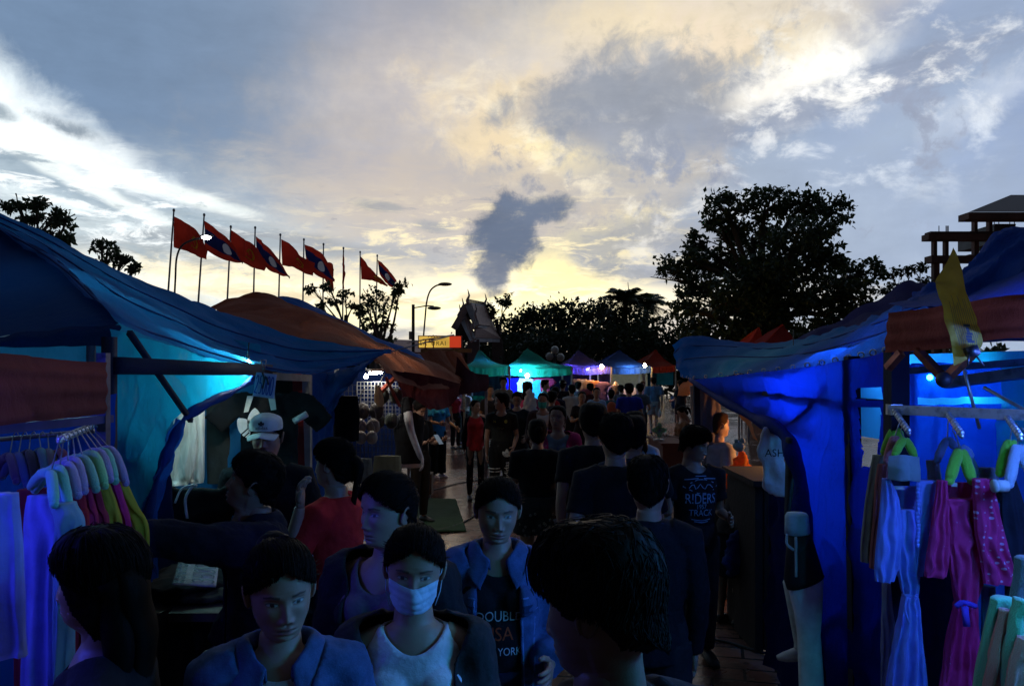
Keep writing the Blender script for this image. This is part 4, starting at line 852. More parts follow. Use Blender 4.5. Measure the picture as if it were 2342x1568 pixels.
# ================================================================ UNFINISHED BUILDING
def Z8(zx, zy, d): return P((2400 + zx / 1.626) * .6099, (700 + zy / 1.626) * .6099, d)
o = thing('unfinished_building', 'unfinished concrete building frame with bare slabs and columns at the right edge', 'building', Z8(2100, 500, 34) * 1)
cc = plaster((.20, .115, .10))
def slab(x0, y0, x1, y1, d, dd, nm='slab', mm=None, tp=0):
    a_, b_ = Z8(x0, y1, d), Z8(x1, y0, d); part(o, nm, G().box((a_.x, d, a_.z), (b_.x, d + dd, b_.z)), mm or cc, False)
slab(1760, 285, 2800, 322, 34, .6); slab(1772, 272, 2800, 284, 34.1, .5); slab(1778, 418, 2110, 458, 34, .6); slab(2010, 412, 2800, 432, 35, .6)
slab(2005, 155, 2800, 195, 33.5, .8)
rp = [Z8(2005, 154, 33.5), Z8(2800, 154, 33.5), Z8(2800, 50, 36), Z8(2262, 50, 36), Z8(2120, 120, 36), Z8(2800, 120, 36)]
part(o, 'roof', G().add(rp, [(0, 1, 2, 3), (0, 3, 4)]), rooftile((.25, .08, .07)), False)
for (x, y0, y1, d) in ((1803, 325, 900, 34.3), (1873, 325, 900, 34.3), (1818, 462, 900, 35), (2050, 200, 900, 34.4), (2140, 198, 620, 34.4), (2058, 330, 900, 35), (2420, 200, 900, 34.4)):
    a_, b_ = Z8(x - 10, y1, d), Z8(x + 10, y0, d); part(o, 'column', G().box((a_.x, d, 0 if y1 > 800 else a_.z), (b_.x, d + .25, b_.z)), cc, False)
slab(2158, 236, 2290, 340, 37, 3, 'block_wall', plaster((.2, .2, .2))); slab(2165, 226, 2292, 236, 36.9, 3.2, 'block_wall', plaster((.2, .2, .2)))
for x in (1866, 1873, 1880, 1823, 2160, 2188, 2255, 2283): part(o, 'rebar', G().tube([Z8(x, 285 if x < 2000 else 230, 36), Z8(x, 238 if x < 2000 else 195, 36)], .02, 5), metal((.1, .06, .05), .7))
# ================================================================ TREES
def tree(label, foot, trunk_top, trunk_r, clusters, leaf, per, colr=(.035, .06, .02), group='trees around the market', seed=0, droop=.3, cat='tree', kind='broadleaf_tree', limb=True):
    rnd = random.Random(seed); o = thing(kind, label, cat, foot, 0, group); tt = V(trunk_top); foot = V(foot)
    g = G(); mid = foot.lerp(tt, .5) + V((rnd.uniform(-.3, .3), 0, 0))
    g.tube(curve([foot, mid, tt], 8), [trunk_r * (1.25 - .55 * i / 8) for i in range(9)], 10)
    if limb:
        for (c_, r) in clusters:
            c_ = V(c_); b0 = foot.lerp(tt, rnd.uniform(.55, 1.0)); m_ = b0.lerp(c_, .5) + V((rnd.uniform(-.1, .1), rnd.uniform(-.1, .1), rnd.uniform(-.1, .25))) * (c_ - b0).length * .5
            g.tube(curve([b0, m_, c_], 7), [max(.02, trunk_r * .4 * (1 - i / 9)) for i in range(8)], 6)
            for _ in range(5):
                e = c_ + V((rnd.gauss(0, 1) * r[0], rnd.gauss(0, 1) * r[1], rnd.gauss(0, 1) * r[2])) * .55; q = m_.lerp(c_, rnd.uniform(.3, 1))
                g.tube([q, q.lerp(e, .5) + V((0, 0, .05)), e], [trunk_r * .12, trunk_r * .07, .012], 5)
    part(o, 'trunk', g, bark()); lv = []; lf = []; npr = np.random.RandomState(seed)
    for (c_, r) in clusters:
        vol = (r[0] * r[1] * r[2]) ** (1 / 3); nsub = max(6, int(per * vol * vol * 1.0 / 22)); c_ = np.array(c_)
        for _ in range(nsub):
            dd = npr.normal(size=3); dd /= np.linalg.norm(dd); rad = npr.uniform(.35, 1.08) ** .6
            sc = c_ + dd * rad * np.array(r); sr = vol * npr.uniform(.14, .30)
            n = 22; cen = sc + npr.normal(size=(n, 3)) * sr * np.array([1, 1, .6])
            for k in range(n):
                L_ = leaf * npr.uniform(.6, 1.35); a_ = npr.normal(size=3); a_[2] -= droop; a_ /= np.linalg.norm(a_); b_ = np.cross(a_, npr.normal(size=3)); b_ /= (np.linalg.norm(b_) + 1e-9)
                p0 = cen[k]; i0 = len(lv); up = np.cross(a_, b_) * L_ * .12
                lv += [tuple(p0), tuple(p0 + a_ * L_ * .45 + b_ * L_ * .28 + up), tuple(p0 + a_ * L_), tuple(p0 + a_ * L_ * .45 - b_ * L_ * .28 + up)]; lf.append((i0, i0 + 1, i0 + 2, i0 + 3))
    gg = G(); gg.v = lv; gg.f = lf; part(o, 'crown', gg, leafm(colr), False); return o
def cl(lst, d, k=1.0, sp=1.5):
    rnd = random.Random(5); out = []
    for (x, y, rx, ry) in lst:
        dd = d + rnd.uniform(-sp, sp); s_ = dd / F; out.append((P(x, y, dd), (rx * s_ * k, rx * s_ * k * .9, ry * s_ * k)))
    return out
big = [(1660, 475, 50, 30), (1750, 470, 60, 36), (1830, 470, 60, 32), (1905, 480, 42, 26), (1650, 520, 42, 28), (1720, 540, 70, 36), (1820, 540, 70, 40), (1880, 520, 30, 20), (1590, 555, 30, 28), (1570, 600, 50, 22),
       (1640, 600, 60, 34), (1740, 620, 70, 40), (1830, 610, 80, 40), (1900, 580, 40, 34), (1540, 620, 34, 16), (1600, 650, 50, 30), (1680, 670, 60, 36), (1780, 690, 70, 40), (1870, 680, 70, 38), (1930, 640, 40, 34),
       (1975, 620, 40, 30), (1960, 680, 50, 40), (1620, 720, 60, 36), (1720, 740, 70, 36), (1820, 750, 80, 30), (1560, 700, 30, 26), (1920, 730, 50, 30), (1580, 750, 40, 26), (1650, 770, 70, 30)]
tree('huge dark broadleaf tree with several crowns, tallest on the right', (P(1740, 838, 34).x, 34, 0), P(1740, 640, 34), .55, cl(big, 34, 1.04, 2.2), .24, 900, seed=3)
tree('sparse small tree between the huge tree and the unfinished building', (P(2080, 838, 30).x, 30, 0), P(2070, 660, 30), .14, cl([(2040, 625, 22, 12), (2075, 618, 24, 10), (2105, 610, 26, 12), (2060, 655, 34, 14), (2120, 640, 18, 14), (2020, 660, 20, 14), (2095, 665, 40, 16)], 30, .9, 1), .15, 150, seed=7)
tree('leafy tree tips above the top left of the blue canopy', (P(95, 838, 13).x, 13, 0), P(95, 560, 13), .12, cl([(40, 470, 30, 16), (85, 465, 26, 14), (120, 495, 40, 20), (60, 500, 26, 10), (150, 510, 22, 18), (120, 530, 36, 14), (150, 545, 16, 10)], 13, .95, .4), .10, 330, seed=11)
tree('small leafy spray right of the upper left tree tips', (P(240, 838, 13.5).x, 13.5, 0), P(240, 640, 13.5), .08, cl([(232, 558, 22, 10), (245, 575, 30, 14), (285, 590, 18, 12), (262, 600, 34, 10), (308, 612, 14, 8)], 13.5, .95, .3), .085, 300, seed=12)
tree('thin tree with a crooked trunk in front of the last flagpoles', (P(800, 838, 24).x, 24, 0), P(792, 720, 24), .09, cl([(715, 662, 20, 9), (752, 655, 20, 9), (790, 672, 22, 10), (765, 690, 26, 8), (735, 700, 14, 7), (808, 700, 16, 8)], 24, .9, .6), .11, 140, seed=13)
tree('dense drooping tree left of the curved street lamp', (P(870, 838, 26).x, 26, 0), P(868, 760, 26), .16, cl([(845, 672, 30, 18), (880, 690, 26, 20), (860, 720, 38, 22), (888, 745, 20, 26), (915, 655, 18, 12), (905, 668, 16, 10), (840, 705, 22, 20), (875, 775, 26, 22), (850, 745, 20, 20), (820, 715, 14, 16)], 26, .95, .6), .13, 300, seed=14)
tree('slim tree rising from the hedge right of the temple gate', (P(1140, 838, 42).x, 42, 0), P(1135, 730, 42), .12, cl([(1150, 683, 24, 12), (1162, 695, 14, 10), (1122, 700, 10, 16), (1125, 718, 16, 10)], 42, .9, .6), .18, 260, seed=15)
hedge = [(1110, 790, 55, 45), (1160, 765, 50, 40), (1215, 750, 45, 40), (1260, 735, 50, 38), (1320, 728, 60, 38), (1390, 728, 55, 40), (1440, 745, 45, 40), (1180, 800, 60, 30), (1290, 790, 80, 40), (1400, 790, 80, 40), (1500, 770, 60, 40), (1540, 790, 50, 40), (1080, 820, 40, 30), (1210, 720, 20, 10), (1480, 740, 30, 26)]
for i, grp in enumerate((hedge[0:3], hedge[3:5] + hedge[13:14], hedge[5:7], hedge[7:9], hedge[9:10], hedge[10:12] + hedge[14:15], hedge[12:13])):
    nm = ['rounded dark tree right of the temple gate', 'tall dark tree with a glowing top edge behind the purple tent', 'dark tree under the palm fronds', 'low dark tree behind the green tent peak', 'low dark tree behind the dark blue tent', 'dark tree left of the huge right tree', 'low dark shrub behind the first green tent'][i]
    x, y = grp[0][:2]; tree(nm, (P(x, 838, 46 - i).x, 46 - i, 0), P(x, y + 20, 46 - i), .2, cl(grp, 46 - i, 1.12, 1.5), .26, 620, (.028, .05, .02), seed=20 + i, limb=False)
def palm(x, y, d, label, n=26, L=2.3, seed=0):
    rnd = random.Random(seed); top = P(x, y, d); o = thing('palm_tree', label, 'palm', (top.x, d, 0), 0, 'palms above the far hedge')
    part(o, 'trunk', G().tube([V((top.x, d, 0)), top], [.2, .13]), bark()); g = G()
    for i in range(n):
        a_ = i * 2.4; e = rnd.uniform(.1, 1.2); dr = V((math.cos(a_) * math.cos(e), math.sin(a_) * math.cos(e), math.sin(e)))
        pts = [top + dr * L * q + V((0, 0, -1)) * (q ** 2) * L * .62 for q in np.linspace(0, 1, 9)]
        g.tube(pts, [.035 * (1 - q / 10) for q in range(9)], 4)
        for j in range(2, 26):
            q = j / 26; p = spline(pts, q); tg = (spline(pts, min(1, q + .05)) - p).normalized(); sd = tg.cross(V((0, 0, 1))).normalized()
            for s_ in (-1, 1):
                e_ = p + (sd * s_ * .8 + tg * .6 + V((0, 0, -.35))).normalized() * L * .30 * math.sin(math.pi * min(q + .12, .97)) ; w_ = tg * .035
                g.add([p - w_, p + w_, e_], [(0, 1, 2)])
    part(o, 'fronds', g, leafm((.035, .06, .02)), False)
palm(1430, 690, 44, 'left palm of the pair above the far hedge', seed=1); palm(1478, 700, 44, 'right palm of the pair above the far hedge', seed=2, L=2.0)
o = obj('antenna_mast', G().tube([V((P(1440, 0, 50).x, 50, 0)), P(1440, 690, 50), P(1436, 645, 50)], [.05, .04, .02], 5), metal()); tag(o, 'thin antenna mast sticking up beside the palms', 'antenna')
o = obj('far_woods', (lambda g: g)(G()), leafm((.03, .05, .02)), sm=False)
npr = np.random.RandomState(2); lv = []; lf = []
for k in range(16000):
    x = npr.uniform(-34, 34); z = abs(npr.normal()) * .5; hgt = 3.6 + .7 * math.sin(x * .35) + .4 * math.sin(x * 1.3 + 1); zz = npr.uniform(0, 1) ** .7 * hgt; y0_ = 56 + npr.uniform(-1, 1)
    a_ = npr.normal(size=3); a_ /= np.linalg.norm(a_); b_ = np.cross(a_, npr.normal(size=3)); b_ /= np.linalg.norm(b_); p0 = np.array([x, y0_, zz]); i0 = len(lv)
    lv += [tuple(p0), tuple(p0 + a_ * .35 + b_ * .2), tuple(p0 + a_ * .7), tuple(p0 + a_ * .35 - b_ * .2)]; lf.append((i0, i0 + 1, i0 + 2, i0 + 3))
m_ = bpy.data.meshes.new('far_woods'); m_.from_pydata(lv, [], lf); m_.materials.append(leafm((.03, .05, .02))); o.data = m_
o['kind'] = 'stuff'; o['label'] = 'far dark band of shrubbery behind the market end'; o['category'] = 'shrubbery'
# ================================================================ PEOPLE
def gs(x, s): return np.exp(-(x / s) ** 2)
ZP = np.array([-.26, -.20, -.150, -.128, -.118, -.112, -.104, -.095, -.080, -.060, -.030, 0, .035, .065, .090, .105, .113, .116])
WP = np.array([.058, .053, .050, .049, .048, .049, .050, .054, .0605, .0665, .071, .0735, .0735, .069, .055, .036, .016, .001])
FP = np.array([.050, .044, .040, .042, .058, .070, .080, .0855, .0875, .088, .0885, .088, .0915, .086, .068, .045, .020, .001])
BP = np.array([.066, .064, .062, .062, .062, .062, .062, .062, .065, .074, .088, .098, .101, .094, .074, .050, .022, .001])
SK = np.array([.40, .235, .165])
def head_mesh(G_, colors, M, detail=1, tone=1.0, female=False, eyes_closed=.0, skin=None):
    """head and neck as one grid; M carries it from head space (eye level 0, facing -Y) into body space"""
    na = {2: 128, 1: 56, 0: 28}[detail]; nz = {2: 150, 1: 64, 0: 26}[detail]
    ss = np.linspace(-1, 1, na, endpoint=False); ang = math.pi * (ss * .55 + .45 * ss ** 3)      # dense at the front
    zz = np.linspace(-.24, .116, nz)
    if detail == 2: zz = np.concatenate([np.linspace(-.24, -.125, 22), np.linspace(-.123, .04, 100), np.linspace(.044, .116, 28)])
    nz = len(zz); A, Z = np.meshgrid(ang, zz)
    w_ = np.interp(Z, ZP, WP); f_ = np.interp(Z, ZP, FP); b_ = np.interp(Z, ZP, BP)
    s_, c_ = np.sin(A), np.cos(A)
    face = np.clip((Z + .12) / .03, 0, 1) * np.clip((.09 - Z) / .04, 0, 1)
    ex = 1 - .16 * face * (c_ > 0)
    X = w_ * np.sign(s_) * np.abs(s_) ** .94; Y = np.where(c_ > 0, -f_ * np.abs(c_) ** ex, b_ * np.abs(c_))
    X = X * np.where(c_ > 0, 1 - .10 * np.clip((-Z - .045) / .06, 0, 1) * face, 1)
    fr = (c_ > 0) * 1.0; ax = np.abs(X)
    d = np.zeros_like(X)
    nb = .9 if female else 1.0
    ridge = np.interp(Z, [-.058, -.050, -.043, -.036, -.02, -.004, .012, .03], [0, .010, .0200, .0185, .0125, .0062, .0025, 0]) * nb
    d += ridge * gs(X, np.interp(Z, [-.06, -.042, -.02, .02], [.0135, .0115, .0085, .0085]))
    d += .0085 * gs(ax - .0135, .0062) * gs(Z + .0465, .0075)                      # nostril wings
    d -= .0105 * gs(ax - .031, .0150) * gs(Z - .001, .0115)                        # sockets
    d += .0075 * gs(ax - .0315, .0118) * gs(Z + .0005, .0070)                      # eyeball under the lid
    d -= .0022 * gs(ax - .0315, .0125) * gs(Z - .0080, .0022)                      # lid crease
    d -= .0030 * gs(ax - .016, .004) * gs(Z + .001, .006)
    d += .0042 * gs(ax - .028, .020) * gs(Z - .0215, .0085)                        # brow
    d += .0050 * gs(ax - .043, .018) * gs(Z + .026, .018)                          # cheek
    d -= .0035 * gs(ax - .047, .014) * gs(Z + .066, .018)
    d -= .0030 * gs(X, .004) * gs(Z + .0590, .0050)                                # philtrum
    d += .0072 * gs(X, .0185) * gs(Z + .0680, .0052) + .0082 * gs(X, .0165) * gs(Z + .0805, .0058)
    d -= .0062 * gs(X, .0215) * gs(Z + .0738 + .0012 * (ax / .02) ** 2, .0021)     # mouth line
    d -= .0050 * gs(X, .018) * gs(Z + .0905, .0055)
    d += .0060 * gs(X, .016) * gs(Z + .1020, .0100)                                # chin
    d -= .004 * gs(ax - .066, .016) * gs(Z - .025, .02)
    Y = Y - d * fr
    # colour
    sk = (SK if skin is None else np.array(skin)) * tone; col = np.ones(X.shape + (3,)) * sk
    def blend(m, c): nonlocal col; m = np.clip(m, 0, 1)[..., None] * (fr[..., None]); col = col * (1 - m) + np.array(c) * m
    blend(.9 * gs(X, .022) ** 2 * (np.exp(-((Z + .0735) / .0125) ** 4)) * (ax < .025), (.28 * tone, .085 * tone, .075 * tone))
    blend(np.exp(-((Z + .0738) / .0018) ** 2) * (ax < .0225), (.05, .015, .015))
    bz = .0205 + .0035 * np.clip((ax - .018) / .016, 0, 1) - .0045 * np.clip((ax - .036) / .012, 0, 1)
    th = .0040 - .0016 * np.clip((ax - .03) / .018, 0, 1)
    blend(.85 * np.exp(-((Z - bz) / th) ** 4) * (ax > .0135) * (ax < .050), (.02, .013, .01))
    hh = .0048 * np.sqrt(np.clip(1 - ((ax - .0315) / .0140) ** 2, 0, 1)) * (1 - eyes_closed)
    ez = Z - (-.001 + .0008 * (ax - .031) / .014)
    inside = (np.abs(ez) < hh)
    blend(inside * 1.0, (.5, .48, .47)); blend(inside * (np.sqrt((ax - .0312) ** 2 + (ez * .9) ** 2) < .0056), (.012, .008, .006))
    blend(np.exp(-((ez - hh - .0008) / .0016) ** 2) * (np.abs(ax - .0315) < .0150), (.015, .01, .01))
    blend(.35 * np.exp(-((ez + hh + .0008) / .0016) ** 2) * (np.abs(ax - .0315) < .013), (.08, .04, .03))
    blend(.8 * gs(ax - .0075, .0035) * gs(Z + .0535, .0028), (.04, .015, .012))
    o = len(G_.v); P_ = np.stack([X, Y, Z], -1).reshape(-1, 3); Mn = np.array(M.to_3x3()); tr = np.array(M.translation)
    P_ = P_ @ Mn.T + tr; G_.v += [tuple(p) for p in P_]; colors += [tuple(c) for c in col.reshape(-1, 3)]
    for i in range(nz - 1):
        for k in range(na):
            k2 = (k + 1) % na; G_.f.append((o + i * na + k, o + i * na + k2, o + (i + 1) * na + k2, o + (i + 1) * na + k))
    G_.f.append(tuple(o + (nz - 1) * na + k for k in range(na)))
    # ears
    for sx in (-1, 1):
        if detail == 0 and False: continue
        g = G(); rot = Matrix.Rotation(R(-12), 3, 'X') @ Matrix.Rotation(R(sx * 22), 3, 'Z'); sg = 12 if detail else 6
        g.ell((sx * .0755, .012, -.012), (.007, .017, .031), sg, 8, rot)
        rim = [V((sx * (.078 + .005 * math.sin(q)), .012 - .016 * math.cos(q) * 1.0, -.010 + .030 * math.sin(q))) for q in np.linspace(R(-60), R(200), 12)]
        if detail: g.tube([rot @ (p - V((sx * .078, .012, -.01))) + V((sx * .080, .012, -.010)) for p in rim], .0042, 6)
        m0 = len(G_.v); G_.add([M @ V(p) for p in g.v], g.f); colors += [tuple(sk * .92)] * (len(G_.v) - m0)

def hair_mesh(style, M, detail=1, seed=0, front=.062, vol=1.0):
    """hair shell with a hairline, plus knot, tail or long falls and loose strands"""
    rnd = random.Random(seed); na, nz = {2: (120, 90), 1: (56, 40), 0: (26, 20)}[detail]
    g = G(); ang = np.linspace(-math.pi, math.pi, na, endpoint=False); zz = np.linspace(-.135, .116, nz)
    male = style in ('short', 'crop', 'curly')
    A, Z = np.meshgrid(ang, zz); w_ = np.interp(Z, ZP, WP); f_ = np.interp(Z, ZP, FP); b_ = np.interp(Z, ZP, BP)
    if True:
        wm = np.interp(np.maximum(Z, -.02 if not male else -.06), ZP, WP); bm = np.interp(np.maximum(Z, -.02), ZP, BP) * (1 - .35 * np.clip((-Z - .06) / .07, 0, 1))
        w_ = np.maximum(w_, wm * .97); b_ = np.maximum(b_, bm)
    a = np.abs(A); lo_back = -.105 if not male else -.085
    line = np.interp(a, [0, .35, .65, .9, 1.12, 1.35, 1.75, 2.2, 3.15], [front, front + .001, front - .006, front - .024, .020, -.02 if male else .004, -.012, lo_back * .75, lo_back])
    if style == 'bangs': line = np.interp(a, [0, .7, 1.0, 1.3, 1.8, 3.15], [.030, .026, .0, -.05, -.1, -.12])
    if style == 'long': line = np.interp(a, [0, .3, .8, 1.0, 1.3, 1.8, 3.15], [front, front - .006, front - .03, .0, -.07, -.13, -.135])
    jit = np.array([noise.noise(V((q * 9, seed, 0))) for q in ang]) * .006; line = line + jit[None, :]
    th = {'tied': .010, 'short': .019, 'crop': .012, 'curly': .028, 'long': .018, 'bangs': .016, 'pony': .012}.get(style, .012) * vol
    top = 1 + (.55 if male else .25) * np.clip(Z / .09, 0, 1)
    msk = np.clip((Z - line) / .012, 0, 1); off = msk * th * top - .0045 * (1 - msk) - .0006
    nse = np.zeros_like(A)
    for i in range(nz):
        for k in range(na):
            q = V((math.sin(A[i, k]) * 3.2, math.cos(A[i, k]) * 3.2, Z[i, k] * {'curly': 40, 'short': 26, 'crop': 22}.get(style, 9))); nse[i, k] = noise.noise(q * 1.3 + V((seed, 0, 0))) + .5 * noise.noise(q * (6 if detail == 2 else 3))
    off = off + msk * nse * th * (.13 if style != 'curly' else .4)
    s_, c_ = np.sin(A), np.cos(A); X = (w_ + off) * s_; Y = np.where(c_ > 0, -(f_ + off), (b_ + off)) * np.abs(c_); Z2_ = Z + msk * np.clip(Z / .1, 0, 1) ** 2 * th * 1.1 * (1 + .3 * nse)
    vs = [M @ V((X[i, k], Y[i, k], Z2_[i, k])) for i in range(nz) for k in range(na)]; fs = []
    for i in range(nz - 1):
        for k in range(na):
            k2 = (k + 1) % na
            if max(msk[i, k], msk[i + 1, k], msk[i, k2], msk[i + 1, k2]) > .0 : fs.append((i * na + k, i * na + k2, (i + 1) * na + k2, (i + 1) * na + k))
    fs.append(tuple((nz - 1) * na + k for k in range(na))); g.add(vs, fs)
    def lump(c, r, n=14):
        h = G().ell((0, 0, 0), r, n * 2, n); g.add([M @ (V(c) + V(p) * (1 + .12 * noise.noise(V(p) * 60 + V((seed, 0, 0))))) for p in h.v], h.f)
    if style == 'tied': lump((rnd.uniform(-.01, .01), .108, .03), (.034, .03, .034))
    if style == 'bun': lump((.0, .085, .085), (.045, .042, .040))
    if style == 'pony':
        pts = [V((0, .10, .03)), V((0, .145, .0)), V((.005, .14, -.08)), V((.0, .12, -.17)), V((0, .11, -.24))]; g.loft([M @ p for p in curve(pts, 12)], [(.022, .022)] + [(.030 - .0017 * i, .026 - .0015 * i) for i in range(12)], 12)
    if style == 'long':
        for (x, y, rx, ry) in ((0, .075, .078, .034), (-.055, .045, .032, .040), (.055, .045, .032, .040)):
            pts = [V((x, y, .02)), V((x * 1.15, y + .02, -.08)), V((x * 1.3, y + .03, -.2)), V((x * 1.3, y + .035, -.33)), V((x * 1.1, y + .03, -.46))]
            cp = curve(pts, 20); g.loft([M @ (p + V((.006 * math.sin(i * .7 + x * 40), .004 * math.sin(i), 0))) for i, p in enumerate(cp)], [(rx * (1 - .018 * i), ry * (1 - .02 * i)) for i in range(21)], 18)
    if detail == 2:      # loose strands that break the outline
        for _ in range(300 if style != 'crop' else 160):
            a_ = rnd.uniform(-math.pi, math.pi); zl = float(np.interp(abs(a_), [0, 1.15, 1.75, 3.15], [front, .02, -.012, lo_back]))
            z0 = rnd.uniform(max(zl, .03), .112); w0, f0, b0 = np.interp(z0, ZP, WP), np.interp(z0, ZP, FP), np.interp(z0, ZP, BP)
            if z0 < -.02: w0 = .0725
            yb = -(f0) if math.cos(a_) > 0 else b0
            nrm = V((math.sin(a_) * w0, yb * abs(math.cos(a_)), z0 * .9)).normalized(); p = V((w0 * math.sin(a_), yb * abs(math.cos(a_)), z0)) + nrm * th * rnd.uniform(.6, 1.1)
            flow = V((math.sin(a_) * .1, .9 if not male else .1, -.5 if z0 < .08 else 0)) if not male else V((rnd.uniform(-1, 1), rnd.uniform(-.6, .6), rnd.uniform(-.9, .4)))
            flow = (flow - nrm * flow.dot(nrm)).normalized(); ln = rnd.uniform(.015, .045) * (1.2 if not male else .8); r0 = rnd.uniform(.0005, .0011)
            cv = nrm * rnd.uniform(-.05, .28) + V((rnd.uniform(-.3, .3), rnd.uniform(-.3, .3), rnd.uniform(-.2, .2)))
            pts = [p, p + flow * ln * .5 + cv * ln * .35, p + flow * ln + cv * ln * rnd.uniform(.1, .5)]
            g.tube([M @ q for q in pts], [r0 * 1.5, r0, r0 * .3], 3)
        K_ = {'tied': V((0, .75, .35)), 'bun': V((0, .62, .6)), 'pony': V((0, .9, .15))}.get(style); Wc = V((.05, .35, .93)).normalized()
        def shell(n, ex):
            z = n.z * .116; a = math.atan2(n.x, -n.y); zc = z if male else max(z, -.02); w0 = float(np.interp(max(z, -.02), ZP, WP)); f0 = float(np.interp(z, ZP, FP)); b0 = float(np.interp(max(z, -.02), ZP, BP))
            tt = th * (1 + (.5 if male else .25) * max(0, z / .09)) * ex; zz_ = z + max(0, z / .1) ** 2 * th * 1.0 * ex
            return V(((w0 + tt) * math.sin(a), -(f0 + tt) * math.cos(a) if math.cos(a) > 0 else (b0 + tt) * abs(math.cos(a)), zz_))
        for _ in range(2600):
            a_ = rnd.uniform(-math.pi, math.pi); zl = float(np.interp(abs(a_), [0, 1.15, 1.75, 3.15], [front, .02, -.01, lo_back]))
            z0 = rnd.uniform(zl, .113) if rnd.random() < .75 else zl + rnd.random() * .01; rr = math.sqrt(max(0, 1 - (z0 / .116) ** 2)) if abs(z0) < .116 else .3
            n = V((math.sin(a_) * rr, -math.cos(a_) * rr, z0 / .116)).normalized(); ex = rnd.uniform(.92, 1.10) + (.18 * rnd.random() if rnd.random() < .12 else 0); st_ = rnd.uniform(.07, .13) * (.75 if male else 1.2); pts = []
            wob = V((rnd.uniform(-1, 1), rnd.uniform(-1, 1), rnd.uniform(-1, 1))) * (.55 if style in ('short', 'curly') else .12)
            for j in range(6):
                pts.append(M @ shell(n, ex)); tg = (K_ - n) if K_ else ((n - Wc) if male else V((0, .1, -1))); tg = tg + wob; tg = tg - n * tg.dot(n)
                if tg.length < .12: break
                if style == 'curly': wob = wob + V((rnd.uniform(-1, 1), rnd.uniform(-1, 1), rnd.uniform(-1, 1))) * .8
                n2 = (n + tg.normalized() * st_).normalized(); zl2 = float(np.interp(abs(math.atan2(n2.x, -n2.y)), [0, 1.15, 1.75, 3.15], [front, .02, -.012, lo_back]))
                if n2.z * .116 < zl2 - .006: break
                n = n2
            if len(pts) > 1:
                r0 = rnd.uniform(.0007, .0014); g.tube(pts, [r0] * (len(pts) - 1) + [r0 * .3], 3)
    return g

def hand(g, wrist, dirv, palmn, s=1.0, curl=.5, side=1, pts=None):
    """palm, four unequal bent fingers and a thumb leaving the side of the palm"""
    d = V(dirv).normalized(); n = (V(palmn) - d * V(palmn).dot(d)).normalized(); sd = d.cross(n) * side; w = V(wrist)
    g.loft([w - d * .01 * s, w + d * .02 * s, w + d * .05 * s, w + d * .085 * s], [(.024 * s, .018 * s), (.034 * s, .017 * s), (.041 * s, .015 * s), (.038 * s, .011 * s)], 12, side=sd)
    for k, (o, L) in enumerate(((-.030, .068), (-.010, .078), (.011, .072), (.031, .056))):
        p = w + d * (.080 - .004 * abs(k - 1.3)) * s + sd * o * s * -1; a = 0; pp = [p]; fd = (d + sd * -o * 1.2).normalized()
        for j in range(3):
            a += curl * (.75 if j == 0 else .9); q = fd * math.cos(a) + n * math.sin(a); p = p + q * L * s * (.45, .32, .26)[j]; pp.append(p)
        g.loft(pp, [.0095 * s, .0088 * s, .008 * s, .006 * s], 8)
    b = w + d * .022 * s + sd * .030 * s; t1 = (d * .75 + sd * .62 + n * .25 * (1 + curl)).normalized(); t2 = (d * .9 + sd * .15 + n * .45 * (1 + curl)).normalized()
    g.loft([b - sd * .01 * s, b + t1 * .022 * s, b + t1 * .045 * s + t2 * .006 * s, b + t1 * .045 * s + t2 * .032 * s], [.014 * s, .0125 * s, .0105 * s, .0075 * s], 8)

